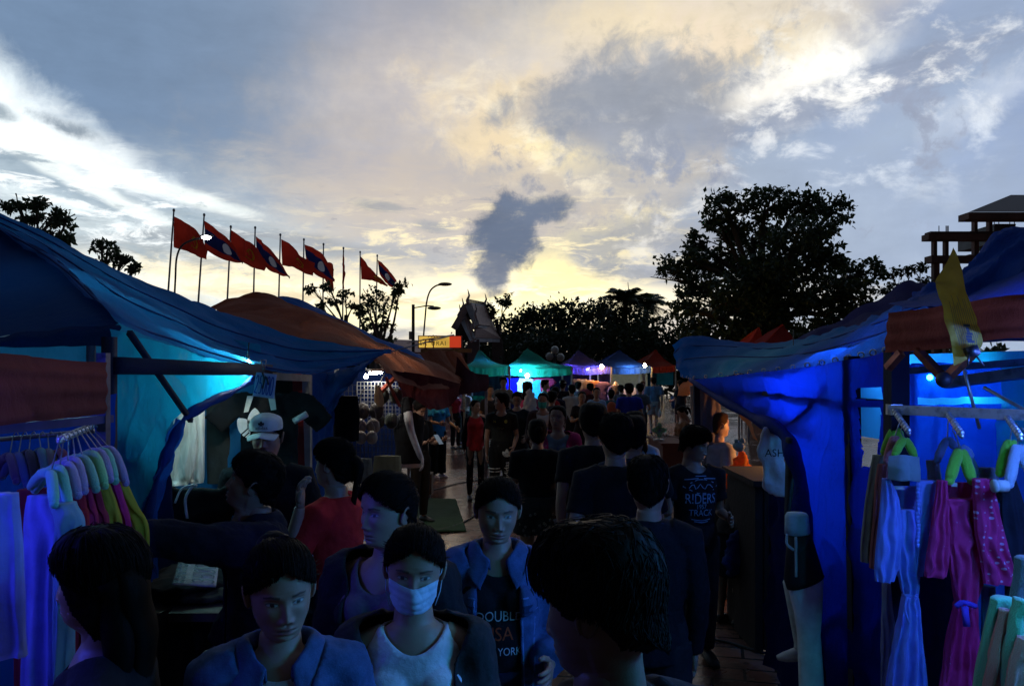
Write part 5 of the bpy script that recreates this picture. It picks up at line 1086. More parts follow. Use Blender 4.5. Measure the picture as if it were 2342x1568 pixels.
def cutmesh(m, pred):
    bm = bmesh.new(); bm.from_mesh(m); kill = [v for v in bm.verts if pred(v.co)]
    bmesh.ops.delete(bm, geom=kill, context='VERTS')
    bd = [v for v in bm.verts if v.is_boundary]
    for _ in range(14):
        new = {}
        for v in bd:
            nb = [e.other_vert(v).co for e in v.link_edges if e.is_boundary]
            if len(nb) == 2: new[v] = v.co * .4 + (nb[0] + nb[1]) * .3
        for v, c_ in new.items(): v.co = c_
    bm.to_mesh(m); bm.free(); return m
def project_on(m, bvh, org, dr, off=.004):
    for v in m.vertices:
        o = V((v.co.x, 0, v.co.z)) - V(dr) * 2; h = bvh.ray_cast(o, V(dr))
        if h[0] is not None: v.co = h[0] - V(dr) * off
        else: v.co.y = org
    return m
def person(label, x, ytop, d, h=None, face=0, yaw=0, pitch=0, roll=0, female=False, detail=0, top=None, legs=None, hair='short', arms=None, stance='stand', lean=0,
           shoes=(.03, .03, .03), tone=1.0, build=1.0, group=None, prints=(), extra=None, vol=1.0, cat='person', eyes=0.25, haircol=None, seatz=.45, twist=0, foot=0.0, front=None, skin=None, headscale=1.0):
    front = front if front is not None else (.078 if female else .070)
    """a person whose crown shows at (x, ytop) at distance d; face = body yaw in degrees (0 faces the camera), yaw/pitch/roll turn the head"""
    ptop = P(x, ytop, d)
    if h is None: h = ptop.z - foot - .012
    s = h / 1.70 if stance != 'sit' else (h - seatz + .42 + .0) / (1.70 - .50); s = max(.5, s)
    root = thing('person', label, cat, (ptop.x, d, foot), R(face), group or 'people crowding the market lane')
    top = top or {}; legs = legs or {}
    sw_ = (.150 if female else .172) * build; mat_c = lambda c_, k_: (denim(c_) if k_ == 'denim' else fabric(c_))
    base = .93 if stance != 'sit' else (seatz / s + .08)
    drop = base - .93; LM = Matrix.Rotation(R(lean), 3, 'X'); pel = V((0, 0, base))
    def S(p): p = V(p); q = p - V((0, 0, .93)); return pel + LM @ q                  # upper body
    sh = {k: S((k * sw_, .008, 1.352)) for k in (-1, 1)}
    dflt = {k: (V((k * .05, .03, -.27)), V((k * .045, -.03, -.52))) for k in (-1, 1)}
    arms = dict(arms or {}); J = {}
    for k in (-1, 1):
        e, w = arms.get(k, dflt[k])[:2]; J[k] = (sh[k], sh[k] + V(e), sh[k] + V(w))
    # legs
    if stance == 'walk': LG = {-1: [(-.085, 0, base - .02), (-.09, -.10, .50), (-.09, -.08, .10)], 1: [(.085, 0, base - .02), (.09, -.02, .49), (.09, .20, .13)]}
    elif stance == 'sit': LG = {k: [(k * .09, 0, base - .02), (k * .12, -.42, base + .0), (k * .11, -.40, .09)] for k in (-1, 1)}
    elif stance == 'crouch': LG = {k: [(k * .09, 0, base - .02), (k * .14, -.30, .55), (k * .11, -.05, .09)] for k in (-1, 1)}
    else: LG = {k: [(k * .085, 0, base - .02), (k * .095, -.012, .49), (k * .10, .01, .085)] for k in (-1, 1)}
    vox = {2: .009, 1: .014, 0: .024}[detail]; bw = build * (0.93 if female else 1)
    if label:
        rj = random.Random(label)
        if detail == 0 and stance == 'stand' and rj.random() < .55: stance = 'walk'; LG = {-1: [(-.085, 0, base - .02), (-.09, -.09, .50), (-.09, -.07, .10)], 1: [(.085, 0, base - .02), (.09, -.01, .49), (.09, .17, .12)]}
        for k in (-1, 1):
            if k not in arms and not arms:
                b_ = rj.random(); f_ = rj.uniform(-.08, .10)
                e = V((k * rj.uniform(.03, .07), f_ + .02, -.27)); w = e + (V((k * -.02, -.10 - .16 * b_, -.22 + .22 * b_)) if b_ > .55 else V((k * rj.uniform(-.01, .03), f_ * .6 - .05, -.25)))
                J[k] = (sh[k], sh[k] + e, sh[k] + w)
        yaw += rj.uniform(-9, 9) if detail < 2 else 0; roll += rj.uniform(-4, 4)
        fx, fz = rj.uniform(.98, 1.05) + (.03 if female else 0), rj.uniform(.97, 1.01)
    # ---- body (one continuous surface) + head grid
    g = G()
    g.loft([S((0, 0, z)) for z in (.86, .95, 1.06, 1.2, 1.3, 1.38, 1.425)], [(.148 * bw, .098), (.15 * bw, .10), (.124 * bw, .088), (.138 * bw, .098), (.146 * bw, .098), (.118 * bw, .080), (.072, .06)], 20)
    if female:
        for k in (-1, 1): g.ell(S((k * .068, -.075, 1.27)), (.058, .05, .055), 12, 8)
    hc = S((0, -.012, 1.584)) + V((0, -.02 * math.sin(R(lean)), 0)); g.loft([S((0, .0, 1.36)), S((0, .004, 1.43)), hc + V((0, .02, -.10))], [.072, .056, .050], 14)
    for k in (-1, 1):
        a_, e_, w_ = J[k]; g.loft([a_ + V((-k * .07, 0, .025)), a_ + V((0, 0, .0)), a_.lerp(e_, .35), e_, e_.lerp(w_, .3), w_], [.052, .054 * bw, .047 * bw, .037, .038, .025], 12)
        p0, p1, p2 = [V(q) for q in LG[k]]; g.loft([p0, p0.lerp(p1, .3), p1, p1.lerp(p2, .3), p2], [(.088 * bw, .09), (.078 * bw, .082), .052, (.052, .056), .034], 12)
        ft = V((0, -1, 0)); g.loft([p2 + V((0, .045, -.045)), p2 + V((0, -.02, -.035)), p2 + ft * .10 + V((0, 0, -.055)), p2 + ft * .175 + V((0, 0, -.065))], [(.028, .03), (.036, .038), (.042, .024), (.03, .012)], 10)
    bm_ = remeshed(g, vox, 3); gg = G(); nb = len(bm_.vertices); gg.v = [tuple(v.co) for v in bm_.vertices]; gg.f = [tuple(p.vertices) for p in bm_.polygons]
    sk = tuple((SK if skin is None else np.array(skin)) * tone); cols = [sk] * nb
    HM = Matrix.Translation(hc) @ Matrix.Rotation(R(yaw), 4, 'Z') @ Matrix.Rotation(R(pitch), 4, 'X') @ Matrix.Rotation(R(roll), 4, 'Y') @ Matrix.Scale((.94 if female else 1.0) * headscale, 4) @ Matrix.Diagonal((fx, 1, fz, 1))
    head_mesh(gg, cols, HM, detail, tone, female, eyes, skin)
    for k in (-1, 1):
        a_, e_, w_ = J[k]; o = arms.get(k, ()); dv = (w_ - e_).normalized(); hd = o[2] if len(o) > 2 else dv; pn = o[3] if len(o) > 3 else V((-k, 0, 0)); cu = o[4] if len(o) > 4 else .35
        q0 = len(gg.v); hand(gg, w_ + dv * .004, hd, pn, 1.0, cu, o[5] if len(o) > 5 else -k if True else k); cols += [sk] * (len(gg.v) - q0)
    me = gg.mesh('body'); ca = me.color_attributes.new('Col', 'FLOAT_COLOR', 'POINT')
    ca.data.foreach_set('color', np.array([(*c_, 1) for c_ in cols], dtype=np.float32).ravel())
    me.transform(Matrix.Scale(s, 4)); obj('body', me, skinm(tone), root)
    # ---- hair
    if hair:
        hm = hair_mesh(hair, HM, detail, seed=int(x), vol=vol, front=front).mesh('hair'); hm.transform(Matrix.Scale(s, 4)); obj('hair', hm, hairm(haircol) if haircol else hairm(), root)
    # ---- top
    tc = top.get('col', (.02, .02, .025)); sl = top.get('sleeve', 'short'); ln = top.get('hem', .84); big_ = top.get('loose', 0.0); kind = top.get('kind', '')
    nk = top.get('neck', .055); zt = 1.432 + top.get('collar', 0)
    def torso(grow, low, zt_=None, sleeve=sl, arm_grow=None):
        g = G(); ag = arm_grow if arm_grow is not None else grow; zt_ = zt_ or zt
        zs = [low, .95, 1.06, 1.2, 1.3, 1.375, 1.412, zt_]; W_ = [.152, .155, .138, .148, .158, .138, .098, .068]; D_ = [.108, .108, .10, .108, .110, .094, .074, .062]
        if low > .93: zs[1] = low + .04
        g.loft([S((0, .004, z)) for z in zs], [(w0 * bw + grow, d0 + grow) for w0, d0 in zip(W_, D_)], 24)
        if female:
            for k in (-1, 1): g.ell(S((k * .066, -.08, 1.27)), (.064 + grow * .5, .05 + grow, .062), 12, 8)
        for k in (-1, 1):
            a_, e_, w_ = J[k]
            if sleeve == 'none': continue
            pts = [a_ + V((-k * .085, 0, .028)), a_ + V((k * .0, 0, .004)), a_.lerp(e_, .35), a_.lerp(e_, .62)]; rr = [.060 + ag, .066 * bw + ag, .058 * bw + ag, .060 * bw + ag]
            if sleeve == 'long': pts += [e_, e_.lerp(w_, .45), w_.lerp(e_, .04)]; rr = [.060 + ag, .066 * bw + ag, .056 * bw + ag, .052 * bw + ag, .048 + ag, .042 + ag, .034 + ag]
            g.loft(pts, rr, 14)
        return g
    def finish(m, name, mm, thick=.004):
        m.transform(Matrix.Scale(s, 4)); smooth(m); o = obj(name, m, mm, root)
        if thick: sd = o.modifiers.new('t', 'SOLIDIFY'); sd.thickness = thick; sd.offset = 0
        return o
    gi = Matrix.Translation(pel) ; iLM = LM.inverted()
    U_ = lambda c_: iLM @ (V(c_) - pel) + V((0, 0, .93))
    m = remeshed(torso(.008 + big_ * .5, ln if not top.get('open') else min(ln, .88), sleeve=(sl if not top.get('open') else 'none'), arm_grow=.004 + big_ * .5), vox, 3, .022 + .02 * big_ * 10, .12)
    def neckcut(c_):
        q = U_(c_); r_ = math.hypot(q.x / 1.25, q.y - .005)
        if q.z > 1.30 and q.y > -.02 and r_ < .062 + nk * .15 and q.z > 1.40: return True
        return q.y <= .02 and q.z > 1.425 - nk + (q.x / (.062 + nk * .35)) ** 2 * nk * .95 and abs(q.x) < .10 + nk * .3
    if top.get('neck', .055) > 0: cutmesh(m, neckcut)
    cutmesh(m, lambda c_: U_(c_).z < ln + .012 and abs(U_(c_).x) < .14 * bw and abs(U_(c_).y) < .09)
    tmesh = m.copy(); base_o = finish(m, 'shirt' if not top.get('name') else top['name'], mat_c(top.get('inner', tc) if top.get('open') else tc, kind if not top.get('open') else ''))
    jm = None
    if top.get('open'):
        op = top['open']; jm = remeshed(torso(.026 + big_, top.get('jhem', .86), zt_=1.44), vox, 3, .035, .10)
        cutmesh(jm, lambda c_: (lambda q: q.y < .0 and abs(q.x) < op + top.get('flare', .02) * max(0, (1.40 - q.z)) + max(0, q.z - 1.34) * .5)(U_(c_)))
        cutmesh(jm, lambda c_: (lambda q: q.z > 1.405 and math.hypot(q.x, q.y) < .075)(U_(c_)))
        cutmesh(jm, lambda c_: (lambda q: q.z < top.get('jhem', .86) + .01 and math.hypot(q.x, q.y * 1.4) < .15)(U_(c_)))
        jo = finish(jm, 'jacket', mat_c(tc, kind), .006); jm = jo.data
        if kind == 'denim':
            jb = BVHTree.FromPolygons([v.co for v in jm.vertices], [tuple(p.vertices) for p in jm.polygons])
            def flat(strokes, w, name, c_, off=.005):
                g = G()
                for st in strokes: ribbon(g, st, w, lambda x_, y_: V((x_, 0, y_)))
                mm = g.mesh(name); project_on(mm, jb, -.15 * s, (0, 1, 0), off); obj(name, mm, fabric(c_), root, sm=False)
            K1 = s; ln_ = lambda *p: [(a * K1, b * K1) for a, b in p]; dens = lambda a, b, n=14: [((a[0] + (b[0] - a[0]) * i / n) * K1, (a[1] + (b[1] - a[1]) * i / n) * K1) for i in range(n + 1)]
            stc = tuple(min(1, q * 3 + .06) for q in tc)
            for k in (-1, 1):
                flat([dens((k * .075, 1.295), (k * .165, 1.30)), dens((k * .085, 1.29), (k * .095, .95), 30), dens((k * .135, 1.21), (k * .125, .95), 26)], .005, 'stitching', stc)
                flat([dens((k * .085, 1.255), (k * .145, 1.255), 8)], .030, 'pocket_flap', tuple(q * .8 for q in tc), .007)
                flat([dens((k * .084, 1.240), (k * .115, 1.228), 5), dens((k * .115, 1.228), (k * .146, 1.240), 5)], .0035, 'stitching', stc, .0085)
        if kind == 'denim' or top.get('lapel'):
            # collar: a standing, folded band open at the throat with two points
            rows = []; N = 26
            for j, (rr, zz_, sp) in enumerate(((.070, 1.425, 0), (.074, 1.462, 0), (.094, 1.452, .01), (.116, 1.412, .03), (.120, 1.400, .035))):
                row = []
                for i in range(N + 1):
                    a0 = R(-158 + 316 * i / N); e = abs(i / N - .5) * 2; drop_ = max(0, e - .72) / .28
                    xx = math.sin(a0) * rr * 1.08; yy = math.cos(a0) * rr * .92 + .006; zv = zz_ - drop_ * .045 * (1 if j < 2 else 1.5) - (.0 if j < 2 else .012 * drop_)
                    yy -= drop_ * .035; xx *= 1 + .05 * drop_ + (.25 * drop_ if j > 2 else 0)
                    row.append(S((xx, yy, zv)))
                rows.append(row)
            cm = Sheet(rows).mesh('collar', nu=60, nv=16, amp=.003, freq=20); finish(cm, 'collar', mat_c(tc, kind), .005)
    if top.get('cuffs') or top.get('polo'):
        for k in (-1, 1):
            a_, e_, w_ = J[k]; q = a_.lerp(e_, .60); dv = (e_ - a_).normalized(); N = 24; sd_ = dv.orthogonal().normalized(); f_ = dv.cross(sd_); r1 = .064 * bw + .008 + big_ * .5
            cg = G(); cg.tube([q + (sd_ * math.cos(a) + f_ * math.sin(a)) * r1 for a in np.linspace(0, 2 * math.pi, N)], .004, 6); cmm = cg.mesh('cuff'); finish(cmm, 'cuff', fabric(top.get('cuffs', (.7, .7, .7))), 0)
    if top.get('vest'):
        vm = remeshed(torso(.020, top.get('vhem', .84), sleeve='none'), vox, 3, .02, .12); cutmesh(vm, neckcut)
        cutmesh(vm, lambda c_: U_(c_).z < top.get('vhem', .84) + .012 and abs(U_(c_).x) < .14 * bw and abs(U_(c_).y) < .09); finish(vm, 'vest', fabric(top['vest']), .004)
    # ---- trousers, shorts or skirt
    lc = legs.get('col', (.015, .015, .02)); lk = legs.get('kind', 'long')
    if lk != 'none':
        g = G(); lo = legs.get('loose', .012)
        g.loft([S((0, .002, 1.02)), V((0, 0, base + .02)), V((0, .0, base - .08))], [(.145 * bw + lo, .102 + lo), (.158 * bw + lo, .108 + lo), (.155 * bw + lo, .105 + lo)], 20)
        if lk == 'skirt' and stance != 'sit': g.loft([V((0, 0, base)), V((0, 0, base - .2)), V((0, 0, legs.get('len', .55)))], [(.165, .12), (.19, .15), (.21, .17)], 20)
        else:
            for k in (-1, 1):
                p0, p1, p2 = [V(q) for q in LG[k]]; flare_ = .022 if lk == 'wide' else 0
                if lk == 'short': g.loft([p0, p0.lerp(p1, .4), p0.lerp(p1, legs.get('len', .75))], [.098 + lo * .6, .092 + lo, .088 + lo * 1.3], 14)
                else: g.loft([p0, p0.lerp(p1, .35), p1, p1.lerp(p2, .4), p2 + V((0, 0, .01))], [.096 * bw + lo * .6, .088 * bw + lo, .060 + lo + flare_, .058 + lo + flare_, .044 + lo + flare_ * 2], 14)
        m = remeshed(g, vox * 1.15, 2, .02, .12)
        finish(m, {'short': 'shorts', 'skirt': 'skirt'}.get(lk, 'trousers'), mat_c(lc, legs.get('fab', '')), 0)
    if shoes:
        for k in (-1, 1):
            p2 = V(LG[k][2]); g = G().loft([p2 + V((0, .06, -.05)), p2 + V((0, .03, -.042)), p2 + V((0, -.05, -.040)), p2 + V((0, -.13, -.056)), p2 + V((0, -.195, -.062))], [(.028, .03), (.037, .042), (.043, .040), (.045, .026), (.03, .018)], 14)
            mm = g.mesh('shoe'); mm.transform(Matrix.Scale(s, 4)); obj('shoe', mm, paint(shoes, .5), root)
    # ---- prints
    if prints:
        bvh = BVHTree.FromPolygons([v.co for v in tmesh.vertices], [tuple(p.vertices) for p in tmesh.polygons])
        for (txt, size, z, xo, c_, back_) in prints:
            if callable(txt): m = txt()
            else:
                m = text_mesh(txt, size)
                bm = bmesh.new(); bm.from_mesh(m); bmesh.ops.subdivide_edges(bm, edges=[e for e in bm.edges if e.calc_length() > size * .25], cuts=1); bmesh.ops.triangulate(bm, faces=bm.faces); bm.to_mesh(m); bm.free()
            m.transform(Matrix.Translation((xo, 0, z)) @ Matrix.Rotation(R(90), 4, 'X'))
            project_on(m, bvh, -.15, (0, 1, 0), .0035)
            m.transform(Matrix.Scale(s, 4)); obj('print', m, fabric(c_), root, sm=False)
    bpy.data.meshes.remove(tmesh)
    root['_s'] = s
    return root, dict(s=s, J=J, S=S, HM=HM, hc=hc, base=base, LG=LG)
def wear(root, info, name, g, material, sm=True, vox=None, disp=.0):
    m = remeshed(g, vox, 2, disp, .1) if vox else g.mesh(name)
    m.transform(Matrix.Scale(info['s'], 4)); return obj(name, m, material, root, sm)
# ================================================================ THE CROWD (nearest first)
BK = (.010, .010, .013); DN = (.024, .06, .16)
def rword(strokes, w=.0025):
    def mk():
        g = G()
        for st in strokes: ribbon(g, c2(st, 10), w, lambda x, y: V((x, y, 0)))
        return g.mesh('print')
    return mk
def trefoil(size, bars=True):
    """three leaves with stripes cut across"""
    g = G()
    for a0, L in ((0, 1.0), (-42, .86), (42, .86)):
        for (t0, t1) in ((0.0, .12), (.17, .27), (.32, .42), (.47, 1.0)):
            n = 8; pts = []
            for i in range(n + 1):
                q = t0 + (t1 - t0) * i / n; w_ = .27 * math.sin(math.pi * min(1, q * .93 + .07)) ** .7; pts.append((q, w_))
            L_ = [(-w_, q * L) for q, w_ in pts]; R_ = [(w_, q * L) for q, w_ in pts]; c_, s_ = math.cos(R(a0)), math.sin(R(a0))
            rot = lambda p: V((p[0] * c_ + p[1] * s_, -p[0] * s_ + p[1] * c_, 0)) * size
            vs = [rot(p) for p in L_] + [rot(p) for p in R_]; m = n + 1; g.add(vs, [(i, i + 1, m + i + 1, m + i) for i in range(n)])
    return g.mesh('trefoil')
def tmesh_(txt, size, stretch=1.0):
    m = text_mesh(txt, size); m.transform(Matrix.Diagonal((1, stretch, 1, 1))); return m
def face_mask(root, inf, col, pleats=True):
    M = inf['HM']; rows = []
    for j in range(9):
        v = j / 8; z = -.022 - .092 * v; row = []
        for i in range(17):
            u = i / 8 - 1; hw = .066 * (1 - .16 * v ** 2); x = u * hw; zz_ = z + .008 * abs(u) * (1 - v) - .0 + (.010 * u * u * v)
            f_ = np.interp(zz_, ZP, FP); w_ = np.interp(zz_, ZP, WP); a = min(1, abs(x) / (w_ + .004)); y = -(f_ + .004) * math.sqrt(max(.02, 1 - a * a)) - (.022 * math.exp(-(x / .028) ** 2) * math.exp(-((v - .35) / .45) ** 2)) - .005 - (.0022 * (1 if math.sin(v * 22) > 0 else 0) if pleats else 0)
            row.append(M @ V((x, y, zz_)))
        rows.append(row)
    m = Sheet(rows).mesh('face_mask', nu=40, nv=40, amp=.0025, freq=30); m.transform(Matrix.Scale(inf['s'], 4)); o = obj('face_mask', m, fabric(col, .5), root)
    sd = o.modifiers.new('t', 'SOLIDIFY'); sd.thickness = .002
    g = G()
    for k in (-1, 1):
        for (z0, z1) in ((-.026, .008), (-.106, -.030)): g.tube([M @ V((k * .064, -.022 if z0 > -.1 else -.028, z0)), M @ V((k * .076, -.012, (z0 + z1) / 2)), M @ V((k * .0805, .006, z1))], .0014, 5)
    wear(root, inf, 'ear_loop', g, fabric(col))
H = 'tied'
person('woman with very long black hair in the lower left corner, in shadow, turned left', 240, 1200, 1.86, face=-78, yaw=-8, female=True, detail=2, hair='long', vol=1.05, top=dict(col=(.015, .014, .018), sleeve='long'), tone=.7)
person('girl in blue denim jacket over pale grey top, hair pulled back, lowest left of centre', 641, 1226, 1.93, face=14, yaw=12, pitch=12, female=True, detail=2, hair='bun', eyes=.15, top=dict(col=DN, kind='denim', sleeve='long', open=.055, inner=(.42, .42, .50), neck=.045), legs=dict(col=(.02, .03, .08)))
r, inf = person('woman in pale blue face mask and white T-shirt under a dark open jacket', 948, 1190, 2.16, face=6, yaw=0, pitch=8, female=True, detail=2, hair=H, eyes=.15, top=dict(col=(.03, .03, .035), sleeve='long', open=.105, flare=.0, inner=(.72, .74, .82), neck=.055), legs=dict(col=(.02, .02, .03)),
                prints=((rword([[(0, 0), (.006, .012), (.012, 0), (.006, -.006), (0, 0)], [(.016, 0), (.022, .01), (.028, -.002)], [(.032, .002), (.04, .012), (.046, 0), (.038, -.006), (.032, .002)], [(.05, 0), (.058, .010), (.07, .006)]]), 0, 1.26, .03, (.03, .03, .08), 0),))
face_mask(r, inf, (.55, .72, .9))
person('tall woman in dark jacket over a mauve grey top, looking left behind the masked woman', 890, 1075, 2.62, face=-18, yaw=-26, pitch=2, female=True, detail=2, hair=H, vol=1.3, eyes=.2, top=dict(col=(.02, .018, .022), sleeve='long', open=.085, flare=.02, inner=(.16, .11, .14), neck=.09), build=1.05)
BL = (.62, .66, .75)
person('girl in open denim jacket over black T-shirt lettered DOUBLE USA YORK', 1138, 1085, 2.9, face=2, yaw=4, pitch=10, female=True, detail=2, hair=H, eyes=.15, top=dict(col=DN, kind='denim', sleeve='long', open=.07, flare=.03, inner=(.008, .008, .012), neck=.07), legs=dict(col=(.02, .03, .08)),
       prints=((lambda: tmesh_('DOUBLE', .042, 1.3), 0, 1.22, .0, BL, 0), (lambda: tmesh_('USA', .06, 1.2), 0, 1.155, .0, (.55, .08, .03), 0), (lambda: tmesh_('NEW YORK', .032, 1.3), 0, 1.09, .0, BL, 0)))
# man in the dark suit reaching left
person('older man in dark suit jacket with white collar, looking up and reaching left', 588, 1030, 3.3, face=-62, yaw=-18, pitch=-16, detail=2, hair='curly', vol=.5, eyes=.3, top=dict(col=(.008, .010, .03), sleeve='long', open=.03, flare=.02, inner=(.6, .62, .65), neck=.03, lapel=True), tone=.85, build=1.08,
       arms={1: (V((.06, -.25, .05)), V((.02, -.50, .10)), V((0, -1, .05)), V((0, -.1, -1)), .5), -1: (V((-.05, .0, -.27)), V((-.05, -.12, -.50)))})
# seller with cap
r, inf = person('seller in white baseball cap and black T-shirt facing the lane behind his goods', 611, 944, 4.6, face=4, pitch=3, detail=2, hair='crop', vol=.5, eyes=.55, top=dict(col=BK, neck=.045), arms={-1: (V((-.09, .0, -.28)), V((-.10, -.16, -.48))), 1: (V((.10, .0, -.28)), V((.04, -.16, -.46)))}, build=1.08,
                 prints=((lambda: tmesh_('S', .05), 0, 1.36, .1, (.6, .6, .6), 0),))
M = inf['HM']; g = G(); na = 40; rows = []
for j, (z, k) in enumerate(((.040, 1.05), (.055, 1.08), (.075, 1.08), (.10, 1.06), (.116, .95), (.126, .6), (.130, .12))):
    zq = min(z, .116); rows.append([M @ V((math.sin(a) * (.078 * k if z < .08 else .078 * k * math.cos((z - .08) / .06 * 1.2)), -math.cos(a) * (.102 * k if z < .08 else .102 * k * math.cos((z - .08) / .06 * 1.2)), z)) for a in np.linspace(0, 2 * math.pi, na + 1)])
wear(r, inf, 'cap', Sheet(rows).geo(nu=60, nv=24, amp=.002, freq=20), fabric((.75, .75, .72)))
rows = [[M @ V((x * q1, -.098 * math.cos(min(1.4, abs(x) / .082)) - dd, .036 - zz_ - abs(x) * .28)) for x in np.linspace(-.078, .078, 13)] for (q1, dd, zz_) in ((1, .0, 0), (1, .03, .004), (.95, .058, .014), (.85, .072, .022))]
vz = wear(r, inf, 'cap_visor', Sheet(rows).geo(nu=30, nv=10, amp=0), fabric((.72, .72, .70))); sd = vz.modifiers.new('t', 'SOLIDIFY'); sd.thickness = .003
def on_cap(m, z0, xs=1.0):
    for v in m.vertices:
        x, z = v.co.x, v.co.y + z0; rr = .114 * math.sqrt(max(.1, 1 - (x / .086) ** 2)) * (1 if z < .08 else math.cos((z - .08) / .06 * 1.1)); v.co = (M @ V((x, -rr - .003, z)))
    return m
q = on_cap(trefoil(.026), .072); q.transform(Matrix.Scale(inf['s'], 4)); obj('cap_emblem', q, paint((.02, .02, .02)), r, sm=False)
q = on_cap(text_mesh('adidas', .026), .060); q.transform(Matrix.Scale(inf['s'], 4)); obj('cap_emblem', q, paint((.02, .02, .02)), r, sm=False)
# woman in red polo with a raised hand
person('woman in bright red polo shirt with trimmed sleeves raising a hand to her face', 768, 1000, 3.9, face=-112, yaw=6, female=True, detail=2, hair='pony', vol=1.3, top=dict(col=(.65, .03, .03), sleeve='short', cuffs=(.5, .5, .6), neck=.03), legs=dict(col=(.02, .02, .04)), build=1.12,
       arms={1: (V((.12, -.08, -.22)), V((.07, -.04, .06)), V((-.05, -.02, 1)), V((-.2, .9, .1)), .5), -1: (V((-.06, -.08, -.26)), V((-.02, -.30, -.30)))})
# foreground man
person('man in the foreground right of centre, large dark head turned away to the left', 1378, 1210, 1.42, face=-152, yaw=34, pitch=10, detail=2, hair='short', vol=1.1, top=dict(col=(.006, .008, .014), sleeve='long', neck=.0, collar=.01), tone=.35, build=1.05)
person('man in a black long-sleeved top seen from behind, neck lit blue', 1483, 1040, 3.4, face=176, yaw=-4, detail=2, hair='crop', top=dict(col=(.006, .008, .014), sleeve='long', neck=0), build=1.0, tone=.9)
person('tall man in black T-shirt seen from behind, ears standing out', 1409, 946, 4.5, face=182, yaw=6, detail=2, hair='short', vol=.9, top=dict(col=BK, neck=0, loose=.01), build=1.0)
person('man in black with a pale collar band and grey back panel, walking away', 1357, 924, 5.7, face=184, detail=1, hair='short', top=dict(col=BK, neck=0), build=1.05, prints=())
person('dark-haired youth just right of the man with outstanding ears', 1447, 950, 5.3, face=176, detail=1, hair='short', vol=.9, top=dict(col=(.02, .03, .05), neck=0))
r, inf = person('person in light blue T-shirt with a grey backpack, facing away', 1452, 938, 6.6, face=168, detail=1, female=True, hair='long', top=dict(col=(.35, .5, .75), neck=0))
wear(r, inf, 'backpack', G().ell((0, .17, 1.22), (.14, .09, .19)), fabric((.12, .12, .15)), vox=.02, disp=.02)
r, inf = person('woman in black T-shirt and dark floral shorts seen from behind', 1229, 955, 6.8, face=172, yaw=14, female=True, detail=1, hair=H, vol=1.2, top=dict(col=BK, neck=0, hem=.9), legs=dict(kind='short', col=(.03, .03, .035), len=.55, loose=.04), build=1.2, tone=.9)
g = G(); rnd = random.Random(4)
for _ in range(60):
    a = rnd.uniform(0, 2 * math.pi); z = rnd.uniform(.66, .88); 
    for k in range(5):
        b_ = k * 1.257; cpt = V((math.cos(a) * .205, math.sin(a) * .155, z)); tx = V((-math.sin(a), math.cos(a), 0)); g.ell(cpt + tx * math.cos(b_) * .009 + V((0, 0, math.sin(b_) * .009)), (.005, .005, .005), 5, 4)
wear(r, inf, 'flower_print', g, fabric((.3, .26, .24)))
person('woman in magenta cardigan over a blue-grey top, walking towards the camera', 1276, 923, 7.7, face=-6, yaw=-6, female=True, detail=1, hair=H, top=dict(col=(.42, .02, .13), sleeve='long', open=.075, inner=(.16, .22, .30), neck=.05), legs=dict(col=(.03, .03, .05)))
r, inf = person('slim girl in red sports vest over black sleeves, looking right', 1087, 912, 12.4, face=8, yaw=46, female=True, detail=1, hair=H, top=dict(col=BK, sleeve='long', vest=(.62, .035, .045), neck=.04), legs=dict(col=BK, loose=.0), build=.86)
WT = (.75, .75, .7)
r, inf = person('boy in black football jersey and striped black track trousers, looking left', 1147, 898, 11.5, face=-6, yaw=-66, detail=1, hair='short', top=dict(col=(.02, .022, .02), neck=.06), legs=dict(col=(.012, .012, .014)), stance='walk', arms={1: (V((.05, .02, -.27)), V((.02, -.18, -.42)))},
                 prints=((lambda: G().ell((0, 0, 0), (.022, .026, .001), 10, 6).mesh('p'), 0, 1.30, .075, (.5, .5, .1), 0), (lambda: tmesh_('N', .05), 0, 1.30, -.09, (.6, .6, .1), 0), (rword([[(-.05, 0), (-.03, .02), (-.02, -.01), (0, .015), (.02, -.01), (.05, .01)]], .006), 0, 1.2, 0, (.15, .15, .08), 0)))
LG = inf['LG'][1]
m = tmesh_('adidas', .10); m.transform(Matrix.Rotation(R(90), 4, 'Z')); m.transform(Matrix.Translation((LG[1][0] + .005, LG[1][1] - .115, .60)) @ Matrix.Rotation(R(90), 4, 'X')); m.transform(Matrix.Scale(inf['s'], 4)); obj('print', m, fabric(WT), r, sm=False)
m = trefoil(.11); m.transform(Matrix.Translation((LG[1][0] + .005, LG[1][1] - .13, .80)) @ Matrix.Rotation(R(90), 4, 'X')); m.transform(Matrix.Scale(inf['s'], 4)); obj('print', m, fabric(WT), r, sm=False)
p0 = V(inf['LG'][-1][1]); g = G()
for dz in (0, .045): g.tube([p0 + V((math.cos(a) * .078, math.sin(a) * .08, .08 + dz)) for a in np.linspace(0, 2 * math.pi, 17)], .008, 5)
wear(r, inf, 'stripe', g, fabric(WT))
BP_ = (.22, .34, .55)
